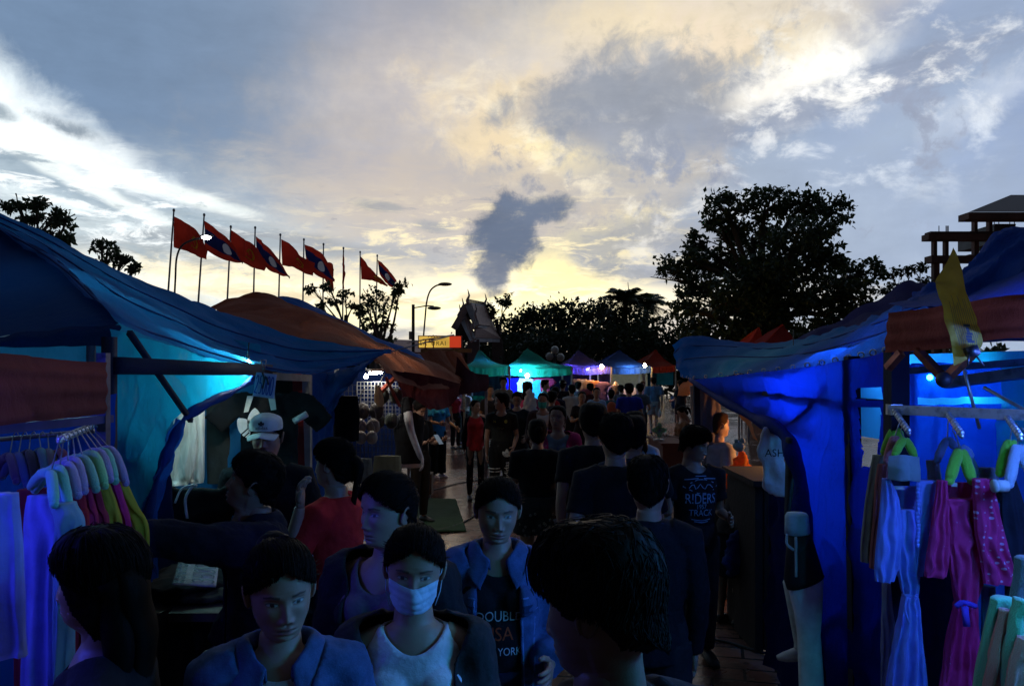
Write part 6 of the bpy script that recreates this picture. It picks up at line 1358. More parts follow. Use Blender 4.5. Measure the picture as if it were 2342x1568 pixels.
person('man in black T-shirt printed RIDERS TRACK in pale blue, face turned to the right', 1588, 975, 5.6, face=6, yaw=48, pitch=14, detail=2, hair='short', top=dict(col=(.008, .008, .012), neck=.045, loose=.006), build=1.0, tone=.7, legs=dict(col=(.02, .02, .03)),
       prints=((lambda: tmesh_('RIDERS', .075, 1.35), 0, 1.20, .015, BP_, 0), (lambda: tmesh_('1957', .04, 1.2), 0, 1.145, .015, BP_, 0), (lambda: tmesh_('TRACK', .055, 1.2), 0, 1.10, .015, BP_, 0),
               (rword([[(-.13, 0), (0, .055), (.13, 0), (0, -.05), (-.13, 0)], [(-.09, -.01), (-.06, .02), (-.04, -.02), (-.01, .02), (.02, -.02), (.05, .02), (.09, -.01)], [(-.12, .05), (-.02, .06)], [(.12, .05), (.02, .06)], [(-.04, .075), (.04, .075)]], .006), 0, 1.29, .015, BP_, 0),
               (rword([[(-.07, 0), (0, -.008), (.07, 0)], [(-.05, -.015), (0, -.022), (.05, -.015)]], .006), 0, 1.055, .015, BP_, 0)))
r, inf = person('woman with loosely tied hair at the right stall, warm light on her face, pale top', 1643, 940, 7.2, face=116, yaw=-6, female=True, detail=1, hair='bun', vol=1.2, top=dict(col=(.38, .33, .34), loose=.01), legs=dict(kind='short', col=BK, len=.6), haircol=(.05, .025, .012))
wear(r, inf, 'bag_strap', G().tube(curve([(.13, .0, 1.42), (.02, .14, 1.2), (-.17, .10, .98), (-.20, .0, .9)], 14), .012), paint((.02, .02, .02)))
r, inf = person('person bending forward over goods at the right stall with a printed blue bag', 1668, 1148, 6.4, h=1.35, face=128, female=True, detail=1, hair=H, lean=38, pitch=20, top=dict(col=(.03, .028, .03), loose=.02), legs=dict(kind='skirt', col=(.015, .02, .035), len=.5), shoes=(.02, .02, .02), tone=.8)
# seated girl with a phone
r, inf = person('girl in purple trousers sitting and looking down at a phone, right side of the lane', 1562, 936, 14.6, face=-78, yaw=0, pitch=32, female=True, detail=1, hair='pony', stance='sit', seatz=.5, foot=.0, top=dict(col=(.25, .12, .06)), legs=dict(col=(.05, .02, .10)), shoes=(.3, .2, .4), arms={k: (V((k * .04, -.10, -.25)), V((-k * .08, -.33, -.20)), V((0, -1, .2)), V((0, 0, 1)), .6) for k in (-1, 1)})
J = inf['J']; pm = (J[1][2] + J[-1][2]) / 2
o = obj('phone', G().box((-.04, -.08, -.004), (.04, .08, .004)), glow((.3, .35, .4), .12), sm=False); o.location = r.matrix_basis @ ((pm + V((0, -.08, .04))) * inf['s']); o.rotation_euler = (R(30), 0, R(-78)); tag(o, 'phone in the hands of the seated girl', 'phone')
o = thing('stool', 'low stool under the seated girl', 'stool', (r.location.x, 14.6, 0))
part(o, 'seat', G().box((r.location.x - .18, 14.42, .44), (r.location.x + .18, 14.78, .48)), paint((.4, .03, .03)), False)
for i in (-1, 1):
    for j in (-1, 1): part(o, 'leg', G().bar((r.location.x + i * .15, 14.6 + j * .15, .44), (r.location.x + i * .17, 14.6 + j * .17, 0), .03), paint((.4, .03, .03)), False)
# the walkers in the middle of the lane
crowd = [
 ('woman in green face mask and brown jacket over a white top, walking towards the camera', 1242, 896, 11.6, dict(face=-4, female=True, hair='tied', top=dict(col=(.07, .04, .045), sleeve='long', open=.06, inner=(.6, .6, .6), neck=.06), mask=(.06, .45, .36))),
 ('woman with a grey scarf looking down, dark jacket, beside the boy in the football jersey', 1183, 893, 12.3, dict(face=-10, female=True, pitch=22, hair='tied', top=dict(col=(.015, .02, .03), sleeve='long', collar=.03, neck=.03))),
 ('long-haired woman in bright pink top seen from behind with carrier bags', 1206, 872, 15, dict(face=170, female=True, hair='long', vol=1.1, top=dict(col=(.62, .08, .26), neck=0))),
 ('man in grey sweater with folded arms in front of the black sheet', 1151, 862, 20, dict(face=12, hair='short', top=dict(col=(.30, .28, .26), sleeve='long'), arms='fold')),
 ('tall man in blue-grey shirt and pale shorts walking away with a bottle', 1495, 861, 24, dict(face=178, hair='crop', top=dict(col=(.10, .20, .32), neck=0, loose=.02), legs=dict(kind='short', col=(.3, .33, .38), loose=.03), stance='walk', build=1.12)),
 ('youth in saturated royal blue T-shirt seen from behind', 1439, 876, 16.5, dict(face=184, hair='short', top=dict(col=(.01, .03, .45), neck=0, loose=.015), build=1.1)),
 ('person in dull blue-grey T-shirt between the royal blue shirt and the tall man', 1464, 876, 19.5, dict(face=176, hair='short', top=dict(col=(.10, .16, .25), neck=0))),
 ('woman in white and light blue jersey facing the camera', 1364, 884, 17, dict(face=6, female=True, hair='tied', top=dict(col=(.30, .48, .75), neck=.05), build=1.05)),
 ('man in white T-shirt walking away left of the crossed-arms woman', 1308, 879, 18.5, dict(face=186, hair='short', top=dict(col=(.55, .58, .62), neck=0), legs=dict(col=(.03, .03, .035)), stance='walk')),
 ('woman in dark top folding her arms, behind the tall dark heads', 1331, 893, 15, dict(face=4, female=True, hair='tied', top=dict(col=(.02, .018, .03)), arms='fold')),
 ('person with a red and white backpack in front of the blue-lit tent', 1270, 884, 17.5, dict(face=175, hair='short', top=dict(col=(.03, .03, .06), neck=0), pack=(.45, .03, .04))),
 ('person in a white cap and dark jacket before the white shirt', 1287, 868, 20.2, dict(face=170, hair='crop', top=dict(col=(.02, .02, .03), sleeve='long', neck=0), cap=(.7, .7, .7))),
 ('man in teal T-shirt at the right end of the green tent', 1246, 868, 20.4, dict(face=80, hair='short', top=dict(col=(.03, .3, .42)))),
 ('child in deep blue shirt under the left blue tube', 1189, 873, 20, dict(face=150, h=1.4, hair='short', top=dict(col=(.01, .02, .35), neck=0))),
 ('person carrying a red bundle on the shoulder near the purple tent', 1350, 876, 19.8, dict(face=180, hair='short', top=dict(col=(.10, .03, .04), neck=0), bundle=(.5, .12, .16))),
 ('dark-clad person in front of the lilac shirt', 1322, 872, 22, dict(face=160, hair='short', top=dict(col=(.03, .03, .04), neck=0))),
 ('woman in red top and dark trousers at the far left of the lane', 1042, 884, 20, dict(face=40, female=True, hair='tied', top=dict(col=(.5, .04, .08)))),
 ('person in white T-shirt at the far left of the lane', 1062, 882, 21, dict(face=-30, hair='short', top=dict(col=(.4, .4, .42)))),
 ('person crouching beside the green sheet', 1108, 910, 17, dict(face=60, hair='short', top=dict(col=(.10, .05, .035)), h=1.3)),
 ('person in blue-grey at the back left of the masked woman', 1262, 893, 14, dict(face=150, hair='short', top=dict(col=(.04, .05, .08), neck=0))),
 ('shadowed man behind the royal blue T-shirt', 1420, 880, 22, dict(face=170, hair='short', top=dict(col=(.05, .035, .04), neck=0))),
 ('woman in black shorts beside the blue basket trolley', 1556, 868, 24, dict(face=200, female=True, hair='tied', top=dict(col=(.03, .03, .04), neck=0), legs=dict(kind='short', col=BK, len=.6))),
 ('person in orange at the left end of the far row', 1398, 889, 17.8, dict(face=176, female=True, hair='tied', top=dict(col=(.02, .12, .18), neck=0), pack=(.5, .12, .06))),
 ('vendor standing inside the blue tent behind the counter', 1470, 872, 27.5, dict(face=0, hair='short', top=dict(col=(.3, .25, .2)))),
 ('woman in shadow between the red vest girl and the boy, farther back', 1120, 880, 16.5, dict(face=20, female=True, hair='tied', top=dict(col=(.03, .03, .04)))),
]
for lab, x, y, d, k in crowd:
    k = dict(k); mk = k.pop('mask', None); pk = k.pop('pack', None); cp = k.pop('cap', None); bu = k.pop('bundle', None)
    if k.get('arms') == 'fold': k['arms'] = {s_: (V((s_ * .07, -.06, -.26)), V((-s_ * .08, -.22, -.17)), V((-s_, 0, 0)), V((0, 1, 0)), .4) for s_ in (-1, 1)}
    k.setdefault('legs', dict(col=(.02, .02, .028))); k.setdefault('group', None)
    r, inf = person(lab, x, y, d, detail=0, **k)
    if mk: face_mask(r, inf, mk, False)
    if pk: wear(r, inf, 'backpack', G().ell((0, .17, 1.22), (.14, .09, .2)), fabric(pk), vox=.03)
    if cp: wear(r, inf, 'cap', G().ell(inf['hc'] + V((0, 0, .05)), (.088, .112, .075), 14, 8), fabric(cp))
    if bu: wear(r, inf, 'bundle', G().ell((.12, .02, 1.48), (.17, .13, .09)), fabric(bu), vox=.03, disp=.05)
# figure in light blue polo half hidden by the maroon flap, and the dark man with a phone
person('woman in bright light blue polo and black trousers, head hidden by the maroon flap', 1000, 893, 14.8, face=40, female=True, detail=1, hair='tied', build=1.15, top=dict(col=(.02, .28, .72), loose=.02, hem=.80), legs=dict(col=(.01, .01, .012), kind='wide'), shoes=(.5, .4, .5), arms={1: (V((.08, -.04, -.26)), V((.12, -.22, -.36))), -1: (V((-.05, -.1, -.24)), V((.02, -.3, -.26)))})
r, inf = person('man in black looking down at the phone in his hands beside the white mannequin arm', 958, 915, 10.6, face=52, pitch=22, detail=1, hair='short', build=1.05, top=dict(col=(.012, .012, .014)), legs=dict(col=(.03, .025, .02)), arms={s_: (V((s_ * .05, -.06, -.26)), V((-s_ * .04, -.30, -.20)), V((-s_ * .2, -1, .2)), V((0, 0, 1)), .7) for s_ in (-1, 1)})
o = obj('phone', G().box((-.037, -.075, -.004), (.037, .075, .004)), glow((.3, .4, .5), .15), sm=False); o.location = r.matrix_basis @ ((inf['J'][1][2] + inf['J'][-1][2]) * .5 * inf['s'] + V((0, -.08, .03))); o.rotation_euler = (R(50), 0, R(52)); tag(o, 'phone held by the man in black near the mannequin arm', 'phone')
# ================================================================ GOODS, SIGNS AND SMALL THINGS
def Q7(zx, zy): return (1768.8 + zx * .4166, 914.9 + zy * .4166)
def Q8(zx, zy): return (1463.8 + zx * .3751, 426.9 + zy * .3751)
def drape_geo(g, rows, th=.03, folds=5, amp=.25, seg=48, seed=0, nv=30):
    """closed folded cloth: rows of (xleft, xright, y, d) pixels and metres"""
    a = [V((xl, xr, y)) for xl, xr, y, d in rows]; dd = [V((d, 0, 0)) for *_, d in rows]; L, n = [], nv
    pts = []
    for i in range(n + 1):
        q = spline(a, i / n); d = spline(dd, i / n).x; p0, p1 = P(q.x, q.z, d), P(q.y, q.z, d); c_ = p0.lerp(p1, .5); hw = (p1 - p0).length / 2; ring = []
        for k in range(seg):
            t_ = 2 * math.pi * k / seg; f_ = 1 + amp * math.sin(folds * t_ + 1.6 * noise.noise(V((i * .09, k * .05, seed))) * 3) * min(1, .35 + i / n)
            w_ = noise.noise(V((i * .25, math.cos(t_) * 2, seed + 5))) * .15
            ring.append(c_ + V((hw * math.cos(t_) * (1 + .04 * math.sin(folds * t_ * 2)), -th * math.sin(t_) * f_ * (1 + w_), 0)))
        pts += ring
    fs = [(i * seg + k, i * seg + (k + 1) % seg, (i + 1) * seg + (k + 1) % seg, (i + 1) * seg + k) for i in range(n) for k in range(seg)]
    fs.append(tuple(range(seg - 1, -1, -1))); return g.add(pts, fs)
def drape(name, rows, colr, label, cat, group=None, m=None, **kw):
    o = obj(name, drape_geo(G(), rows, **kw), m or fabric(colr, 1.0, .25)); tag(o, label, cat, group); return o
@mat('dotted')
def dotted(t, pb, m, col, dot):
    v = OBJ(t); vo = t.new('ShaderNodeTexVoronoi'); vo.inputs['Scale'].default_value = 46; vo.inputs['Randomness'].default_value = .25; t.l.new(t.mapping(v, (1, .05, 1)), vo.inputs['Vector'])
    k = t.ramp(vo.outputs['Distance'], .32, .24); t.l.new(t.mix(k, col, dot), pb.inputs['Base Color']); pb.inputs['Roughness'].default_value = .85
    t.l.new(t.bump(t.noise(v, 14, 5), .5, .02), pb.inputs['Normal'])
@mat('fluff')
def fluff(t, pb, m, col):
    v = OBJ(t); n = t.noise(v, 260, 3); t.l.new(t.mix(n, tuple(c * .75 for c in col), tuple(min(1, c * 1.2) for c in col)), pb.inputs['Base Color'])
    pb.inputs['Roughness'].default_value = .95; pb.inputs['Sheen Weight'].default_value = .4; t.l.new(t.bump(n, 1, .004), pb.inputs['Normal'])
def hanger(c0, ends, colr, label, group, r=.014, hook=.09, hookp=None):
    """a padded hanger: neck at c0, arms to the ends, wire hook above"""
    c0 = V(c0); o = thing('padded_hanger', label, 'hanger', c0, 0, group); g = G(); 
    for e in ends:
        e = V(e); m_ = c0.lerp(e, .45) + V((0, 0, (c0 - e).length * .10)); g.tube(curve([c0, m_, e], 8), [r * .8] + [r * (1 + .05 * math.sin(i * 3)) for i in range(7)] + [r * .75], 10); g.ell(e, (r * .85,) * 3, 8, 6)
    part(o, 'padding', g, fluff(colr)); h = hookp or (c0 + V((0, 0, hook)))
    part(o, 'hook', G().tube(curve([c0, c0.lerp(h, .5), h, h + V((.012, 0, .018)), h + V((.022, 0, .002))], 12), .0022, 5), metal()); return o
TEAL = (.18, .62, .52); LILAC = (.38, .30, .62); LIME = (.30, .70, .30)
# --- left rail
spec = [((116, 1082), (124, 1152), TEAL, 'teal'), ((136, 1070), (157, 1160), TEAL, 'pale green'), ((156, 1062), (178, 1132), LILAC, 'lilac'), ((172, 1052), (193, 1122), LILAC, 'lilac'), ((190, 1047), (220, 1118), (.22, .55, .42), 'sea green'),
        ((214, 1038), (240, 1110), LIME, 'light green'), ((228, 1033), (252, 1096), LILAC, 'lilac'), ((240, 1031), (264, 1100), (.2, .6, .45), 'mint'), ((252, 1026), (288, 1104), LILAC, 'lilac')]
GH = 'padded hangers on the left rail'; rail0, rail1 = P(135, 1010, 2.35), P(212, 976, 2.95)
ordh = ['first', 'second', 'third', 'fourth', 'fifth', 'sixth', 'seventh', 'eighth', 'ninth']
for i, (a, b, c_, nm) in enumerate(spec):
    d = 2.36 + i * .062; c0 = P(*a, d); e = P(*b, d - .10); e2 = V((2 * c0.x - e.x - .05, 2 * c0.y - e.y, e.z + .02))
    hanger(c0, [e, e2], c_, '%s padded hanger, %s from the left in the bright row of the left rail' % (nm, ordh[i]), GH, r=.0155, hookp=rail0.lerp(rail1, i / 8.5))
spec = [((22, 1042), (38, 1100), (.10, .05, .2), 'dark violet'), ((42, 1040), (62, 1108), (.05, .12, .4), 'blue'), ((66, 1034), (84, 1100), (.02, .02, .03), 'black'), ((94, 1030), (108, 1098), (.10, .3, .28), 'dull teal'), ((112, 1032), (128, 1100), (.22, .2, .12), 'khaki'), ((140, 1032), (160, 1096), (.25, .02, .06), 'maroon')]
for i, (a, b, c_, nm) in enumerate(spec):
    d = 2.9; c0 = P(*a, d); e = P(*b, d - .10); hanger(c0, [e, V((2 * c0.x - e.x - .03, 2 * c0.y - e.y, e.z))], c_, nm + ' padded hanger in the dim back row of the left rail', GH, r=.016, hookp=P(30 + i * 20, 998, 2.95))
o = thing('clothes_rail', 'steel clothes rail with beads holding the left padded hangers', 'clothes rail', (rail0 + rail1) / 2)
g = G().tube([rail0, rail1], .008)
for i in range(16): g.ell(rail0.lerp(rail1, (i + .5) / 16) + V((0, 0, .006)), (.012,) * 3, 8, 6)
part(o, 'rail', g, metal((.6, .6, .62), .3)); part(o, 'rail', G().tube([P(-60, 1010, 2.95), P(215, 985, 2.98)], .009), metal((.3, .3, .34), .3))
part(o, 'support', G().tube([rail1, PX(235, 960, -1.5)], .006), metal())
GC = 'clothes hanging from the left rail'
drape('hanging_dress', [(-40, 40, 1128, 2.1), (-60, 46, 1200, 2.08), (-80, 52, 1330, 2.05), (-80, 54, 1460, 2.04), (-80, 60, 1500, 2.03)], (.35, .42, .95), 'bright blue-white tunic at the left edge of the photo', 'dress', GC, seed=1, th=.03, folds=7, amp=.5)
drape('hanging_dress', [(66, 150, 1132, 2.38), (56, 160, 1200, 2.36), (60, 138, 1330, 2.34), (50, 140, 1568, 2.3), (46, 142, 1800, 2.3)], (.32, .36, .80), 'long pale blue dress hanging beside the long-haired woman', 'dress', GC, seed=2, th=.03, folds=7, amp=.5)
drape('hanging_dress', [(120, 170, 1150, 2.3), (132, 190, 1200, 2.28), (128, 170, 1300, 2.3), (130, 160, 1568, 2.3)], (.25, .45, .6), 'light teal blouse with a pointed sleeve, in front of the long dress', 'dress', GC, seed=3, th=.04)
drape('hanging_dress', [(44, 110, 1118, 2.6), (40, 120, 1180, 2.58), (36, 110, 1300, 2.56), (40, 110, 1700, 2.56)], (.30, .03, .05), 'dark red dress hanging behind the pale blue one', 'dress', GC, seed=4, th=.04)
for i, (x0, x1, y0, xb0, xb1, yb, d, c_, nm) in enumerate([(160, 190, 1125, 168, 200, 1188, 2.48, (.40, .02, .05), 'dark red'), (178, 205, 1120, 196, 222, 1195, 2.54, (.42, .02, .12), 'crimson'), (196, 226, 1115, 215, 246, 1200, 2.60, (.30, .02, .07), 'maroon'),
      (226, 250, 1108, 250, 280, 1210, 2.66, (.42, .36, .04), 'mustard'), (244, 268, 1100, 276, 300, 1212, 2.72, (.50, .02, .22), 'magenta'), (262, 288, 1102, 305, 338, 1210, 2.80, (.45, .42, .05), 'olive yellow')]):
    drape('hanging_blouse', [(x0, x1, y0, d), ((x0 + xb0) / 2, (x1 + xb1) / 2 + 2, (y0 + yb) / 2, d), (xb0, xb1, yb, d - .02), (xb0 + 2, xb1 - 4, yb + 130, d), (xb0 + 4, xb1 - 8, yb + 330, d)], c_, nm + ' blouse sleeve side hanging under the padded hangers', 'blouse', GC, seed=10 + i, th=.025, folds=4, amp=.5)
# --- second left stall goods
GS = 'clothes in the sportswear stall'
@mat('satin')
def satin(t, pb, m, col):
    v = OBJ(t); n = t.noise(t.mapping(v, (16, 16, 2)), 1, 5, .6, 1); t.l.new(t.mix(t.ramp(n, .3, .75), tuple(c * .5 for c in col), col), pb.inputs['Base Color']); pb.inputs['Roughness'].default_value = .4; pb.inputs['Sheen Weight'].default_value = .3
    t.l.new(t.bump(n, .8, .03), pb.inputs['Normal'])
drape('hanging_shorts', [(402, 446, 936, 5.4), (392, 450, 1000, 5.4), (380, 440, 1080, 5.4), (372, 430, 1108, 5.4)], None, 'silver grey satin shorts hanging left, the wider pair', 'shorts', GS, m=satin((.72, .74, .70)), seed=20, th=.05, folds=4)
drape('hanging_shorts', [(440, 468, 936, 5.5), (442, 468, 1000, 5.5), (436, 468, 1080, 5.5), (434, 466, 1103, 5.5)], None, 'narrow white satin shorts hanging beside the silver pair', 'shorts', GS, m=satin((.85, .86, .82)), seed=21, th=.04, folds=3)
drape('hanging_trousers', [(470, 532, 880, 5.8), (472, 530, 960, 5.8), (472, 534, 1040, 5.8), (474, 538, 1105, 5.8)], (.05, .05, .048), 'charcoal trousers hanging behind the older man', 'trousers', GS, seed=22, th=.05, folds=2)
tee('hanging_shirt', P(616, 900, 5.6), .46, .62, .16, (.010, .010, .012), 'large black T-shirt with white cuffs hanging behind the seller', 'shirt', GS, vox=.014)
m = G().loft([P(672, 963, 5.5), P(702, 946, 5.5)], [.022, .022], 8, side=(0, 1, 0)); o = obj('cuff', m, fabric((.6, .6, .6))); o.parent = bpy.data.objects['hanging_shirt'] if False else None
tag(o, 'white sleeve band on the big black T-shirt behind the seller', 'sleeve band')
for (x0, x1, yy) in ((566, 580, 905), (612, 628, 900)):
    o = obj('collar_tie', G().add([P(x0, yy, 5.5), P(x1, yy, 5.5), P(x1 - 2 + (6 if x0 > 600 else -10), yy + 36, 5.48), P(x0 + (8 if x0 > 600 else -8), yy + 38, 5.48)], [(0, 1, 2, 3)]), fabric((.55, .55, .52)), sm=False); sd = o.modifiers.new('t', 'SOLIDIFY'); sd.thickness = .004
    tag(o, 'white ribbon end hanging below the price sign, %s of the two' % ('left' if x0 < 600 else 'right'), 'ribbon')
m = trefoil(.20); m.transform(Matrix.Translation(P(583, 1000, 5.42)) @ Matrix.Rotation(R(90), 4, 'X')); o = obj('shirt_emblem', m, fabric((.62, .62, .62)), sm=False); tag(o, 'white three-leaf emblem on the black T-shirt behind the cap', 'emblem')
tee('hanging_shirt', P(455, 1118, 4.5), .42, .5, .12, (.012, .011, .012), 'black and red trimmed tracksuit top hanging low behind the older man', 'shirt', GS, vox=.014)
m = text_mesh('NIKE', .075); m.transform(Matrix.Translation(P(488, 1214, 4.38)) @ Matrix.Rotation(R(90), 4, 'X')); o = obj('shirt_lettering', m, fabric((.2, .2, .18)), sm=False); tag(o, 'grey lettering on the black goods by the reaching arm', 'lettering')
o = obj('piping', G().tube(curve([P(428, 1185, 4.4), P(424, 1140, 4.4), P(440, 1112, 4.42), P(450, 1110, 4.42)], 12), .008).tube(curve([P(400, 1150, 4.4), P(415, 1118, 4.42), P(440, 1108, 4.42)], 10), .006), fabric((.6, .58, .55))); tag(o, 'pale curved piping on the tracksuit top', 'piping')
drape('hanging_shirt', [(352, 378, 1112, 4.3), (350, 380, 1140, 4.3), (356, 374, 1190, 4.3)], (.2, .3, .55), 'small pale blue garment hanging above the reaching hand', 'shirt', GS, seed=25, th=.03)
drape('hanging_shorts', [(930 - 248, 700, 1100, 5.7), (676, 702, 1140, 5.7), (672, 694, 1200, 5.7)], (.15, .45, .8), 'bright blue and white garment right of the seller', 'shorts', GS, seed=26, th=.03)
def hand_sign(name, corners, strokes, label, w=.005, col=(.02, .03, .2), card=(.72, .74, .78)):
    """a hand-lettered card: corners TL, TR, BR, BL; strokes in 0..1 card space"""
    tl, tr_, br_, bl_ = [V(c_) for c_ in corners]
    at = lambda u, v: tl.lerp(tr_, u).lerp(bl_.lerp(br_, u), 1 - v); n = ((tr_ - tl).cross(bl_ - tl)).normalized(); n = -n if n.y > 0 else n
    o = thing(name, label, 'sign', at(.5, .5)); g = G()
    s_ = Sheet([[at(0, 1), at(.5, 1) + n * .004, at(1, 1)], [at(0, .5) - n * .003, at(.5, .5), at(1, .5) + n * .003], [at(0, 0), at(.5, 0), at(1, 0)]])
    c_ = part(o, 'card', s_.mesh('card', nu=12, nv=12, amp=.001), fabric(card, 1., .2)); sd = c_.modifiers.new('t', 'SOLIDIFY'); sd.thickness = .002
    W_ = (tr_ - tl).length
    for st in strokes: ribbon(g, st, w / W_, lambda x, y: at(x, y) + n * .008)
    part(o, 'writing', g, paint(col, .5), False); return o
def dig_strokes(s, x0, y0, sx, sy, rot=False, lean=.15):
    out = []; x = 0
    for ch in s:
        for st in DIG[ch]:
            q = c2([((a * .85 + x) + b * lean, b) for a, b in st]); out.append([(x0 + (1 - b) * sx if False else (x0 + a * sx), y0 + b * sy) for a, b in q] if not rot else [(x0 + (-b) * sx, y0 + a * sy) for a, b in q])
        x += .95
    return out
sg = hand_sign('price_sign', [P(586, 850, 4.9), P(633, 856, 4.9), P(627, 912, 4.88), P(578, 905, 4.88)], dig_strokes('25000', .04, .12, .185, .75), 'hanging white price sign handwritten 25000 above the seller', .006, (.02, .05, .35), (.55, .62, .8))
part(sg, 'clip', G().tube([P(597, 823, 4.9), P(603, 850, 4.9)], .003).tube([P(609, 823, 4.9), P(604, 850, 4.9)], .003).tube([P(597, 823, 4.9), P(609, 823, 4.9)], .003), metal())
part(sg, 'string', G().tube(curve([P(600, 850, 4.87), P(604, 868, 4.86), P(600, 888, 4.86), P(608, 860, 4.86), P(614, 880, 4.86)], 16), .006), paint((.01, .01, .02)))
lao = []; rnd = random.Random(3)
for row, n_ in ((0, 6), (1, 5)):
    for i in range(n_):
        for st in DIG['abc'[(i + row) % 3]]: lao.append([(.13 + row * .13 + (-b) * .10, .05 + (i + a * .8) * .145) for a, b in c2(st)])
sg = hand_sign('price_card', [P(410, 1275, 3.92), P(502, 1280, 3.92), P(494, 1342, 3.72), P(394, 1337, 3.72)], dig_strokes('35000', .94, .06, .5, .185, True) + lao, 'white price card lying on goods, handwritten 35000 turned sideways', .007, (.02, .02, .08), (.88, .88, .84))
# table under the card
o = thing('goods_table', 'trestle table piled with dark clothes below the 35000 card', 'table', (P(440, 0, 4.1).x, 4.1, 0)); cx_ = P(440, 0, 4.1).x
part(o, 'tabletop', G().box((cx_ - .5, 3.75, .86), (cx_ + .42, 4.5, .90)), paint((.12, .09, .06)), False)
for i in (-.46, .38):
    for j in (3.8, 4.45): part(o, 'leg', G().bar((cx_ + i, j, .86), (cx_ + i, j, 0), .035), metal(), False)
for i, (dx_, z, c_, lb) in enumerate(((-.25, .91, (.02, .02, .022), 'lowest black pile of clothes on the goods table'), (.1, .92, (.06, .05, .04), 'brown folded clothes on the goods table'), (.0, .96, (.012, .012, .014), 'upper black heap of clothes under the price card'))):
    g = G().ell((cx_ + dx_, 4.12, z + .01), (.26, .28, .05), 24, 14); m = remeshed(g, .015, 1, .05, .08); o = obj('folded_clothes', m, fabric(c_)); tag(o, lb, 'clothes', 'clothes piled on the table')
o = obj('metal_tray', G().tube([P(380, 1382, 4), P(470, 1390, 4)], .012).box(P(440, 1388, 4.02), P(474, 1380, 4.0)), metal((.6, .6, .55))); tag(o, 'pale metal bar under the table edge below the card', 'bar')
o = obj('cardboard_crate', G().box((cx_ - .3, 3.9, .0), (cx_ + .35, 4.4, .40)).box((cx_ - .31, 3.89, .40), (cx_ + .36, 4.41, .43)), plaster((.22, .17, .09)), sm=False); tag(o, 'worn cardboard crate on the ground under the goods table', 'crate')
# --- underwear stall goods
def bra(x, y, d, c_, label, w_=26):
    g = G()
    for k in (-1, 1):
        p = P(x + k * w_ * .45, y, d); g.ell(p, (w_ * .47 * d / F, .05, w_ * .55 * d / F), 18, 12); g.tube(curve([p + V((k * .03, 0, .06)), P(x + k * w_ * .6, y - w_ * .9, d), P(x + k * w_ * .3, y - w_ * 1.5, d)], 8), .006, 5)
    o = obj('hanging_bra', g, satin(c_)); tag(o, label, 'bra', 'underwear hung in the stall')
bra(838, 1000, 8.6, (.50, .40, .32), 'beige bra, lowest of those on the wire grid', 28); bra(838, 975, 8.8, (.28, .22, .18), 'brown bra just above the beige one', 34); bra(845, 940, 9.0, (.03, .02, .02), 'black bra near the top of the grid', 36); bra(890, 905, 9.1, (.03, .04, .03), 'dark green bra under the white lights', 34); bra(880, 962, 9.1, (.02, .03, .02), 'dark bra with a white tag at the right of the grid', 34)
drape('hanging_shorts', [(858, 866, 880, 8.7), (858, 872, 890, 8.7), (856, 878, 915, 8.7), (864, 876, 930, 8.7)], (.55, .42, .28), 'small cream hanging garment lit from above near the tubes', 'garment', 'underwear hung in the stall', seed=30, th=.02)
drape('hanging_skirt', [(818, 850, 1048, 8.4), (816, 852, 1075, 8.4), (816, 852, 1105, 8.4)], (.42, .42, .36), 'grey white pleated skirt at the foot of the underwear stall', 'skirt', 'pleated skirts hung low', seed=31, th=.04, folds=10, amp=.15)
drape('hanging_skirt', [(856, 916, 1042, 8.5), (854, 918, 1072, 8.5), (852, 918, 1102, 8.5)], (.55, .50, .32), 'cream pleated skirt, the wider one at the foot of the underwear stall', 'skirt', 'pleated skirts hung low', seed=32, th=.05, folds=14, amp=.15)
drape('hanging_skirt', [(764, 818, 905, 8.3), (762, 822, 950, 8.3), (764, 820, 1008, 8.3)], (.012, .012, .014), 'big black skirt hanging at the left of the underwear stall', 'skirt', None, seed=33, th=.06, folds=4, amp=.15)
drape('hanging_shirt', [(764, 790, 1008, 8.6), (764, 788, 1014, 8.6), (766, 780, 1022, 8.6)], (.5, .5, .5), 'white scrap showing below the big black skirt', 'cloth', None, seed=34, th=.02)
# mannequin with the white arm
p = P(935, 905, 9.6); o = thing('mannequin', 'white mannequin in a dark T-shirt, one arm hanging out into the lane', 'mannequin', (p.x, 9.6, 0))
g = G().tube(curve([P(930, 930, 9.5), P(940, 985, 9.4), P(958, 1035, 9.2), P(966, 1052, 9.15)], 12), [.055, .055, .052, .048, .043, .04, .038, .036, .034, .032, .03, .026, .022]); hand(g, P(965, 1048, 9.15), V((.15, -.05, -1)), V((-1, 0, 0)), 1.0, .5, 1)
g.loft([V((p.x, 9.6, .85)), V((p.x, 9.6, 1.0)), V((p.x, 9.6, 1.2)), V((p.x, 9.6, 1.42)), V((p.x, 9.6, 1.5)), V((p.x, 9.6, 1.60))], [(.15, .1), (.13, .1), (.16, .1), (.17, .09), (.06, .06), (.05, .05)], 16); part(o, 'figure', g, paint((.62, .60, .60), .35))
g = G().loft([V((p.x, 9.6, .9)), V((p.x, 9.6, 1.1)), V((p.x, 9.6, 1.3)), V((p.x, 9.6, 1.44)), V((p.x, 9.6, 1.5))], [(.17, .13), (.16, .12), (.19, .13), (.19, .11), (.09, .08)], 18).tube([P(925, 912, 9.55), P(931, 945, 9.48)], [.085, .075]); part(o, 'shirt', remeshed(g, .02, 2, .02, .1), fabric((.015, .015, .018)))
part(o, 'stand', G().tube([V((p.x, 9.6, .86)), V((p.x, 9.6, .03))], .02).tube([V((p.x, 9.6, 0)), V((p.x, 9.6, .03))], .17, 20), metal())
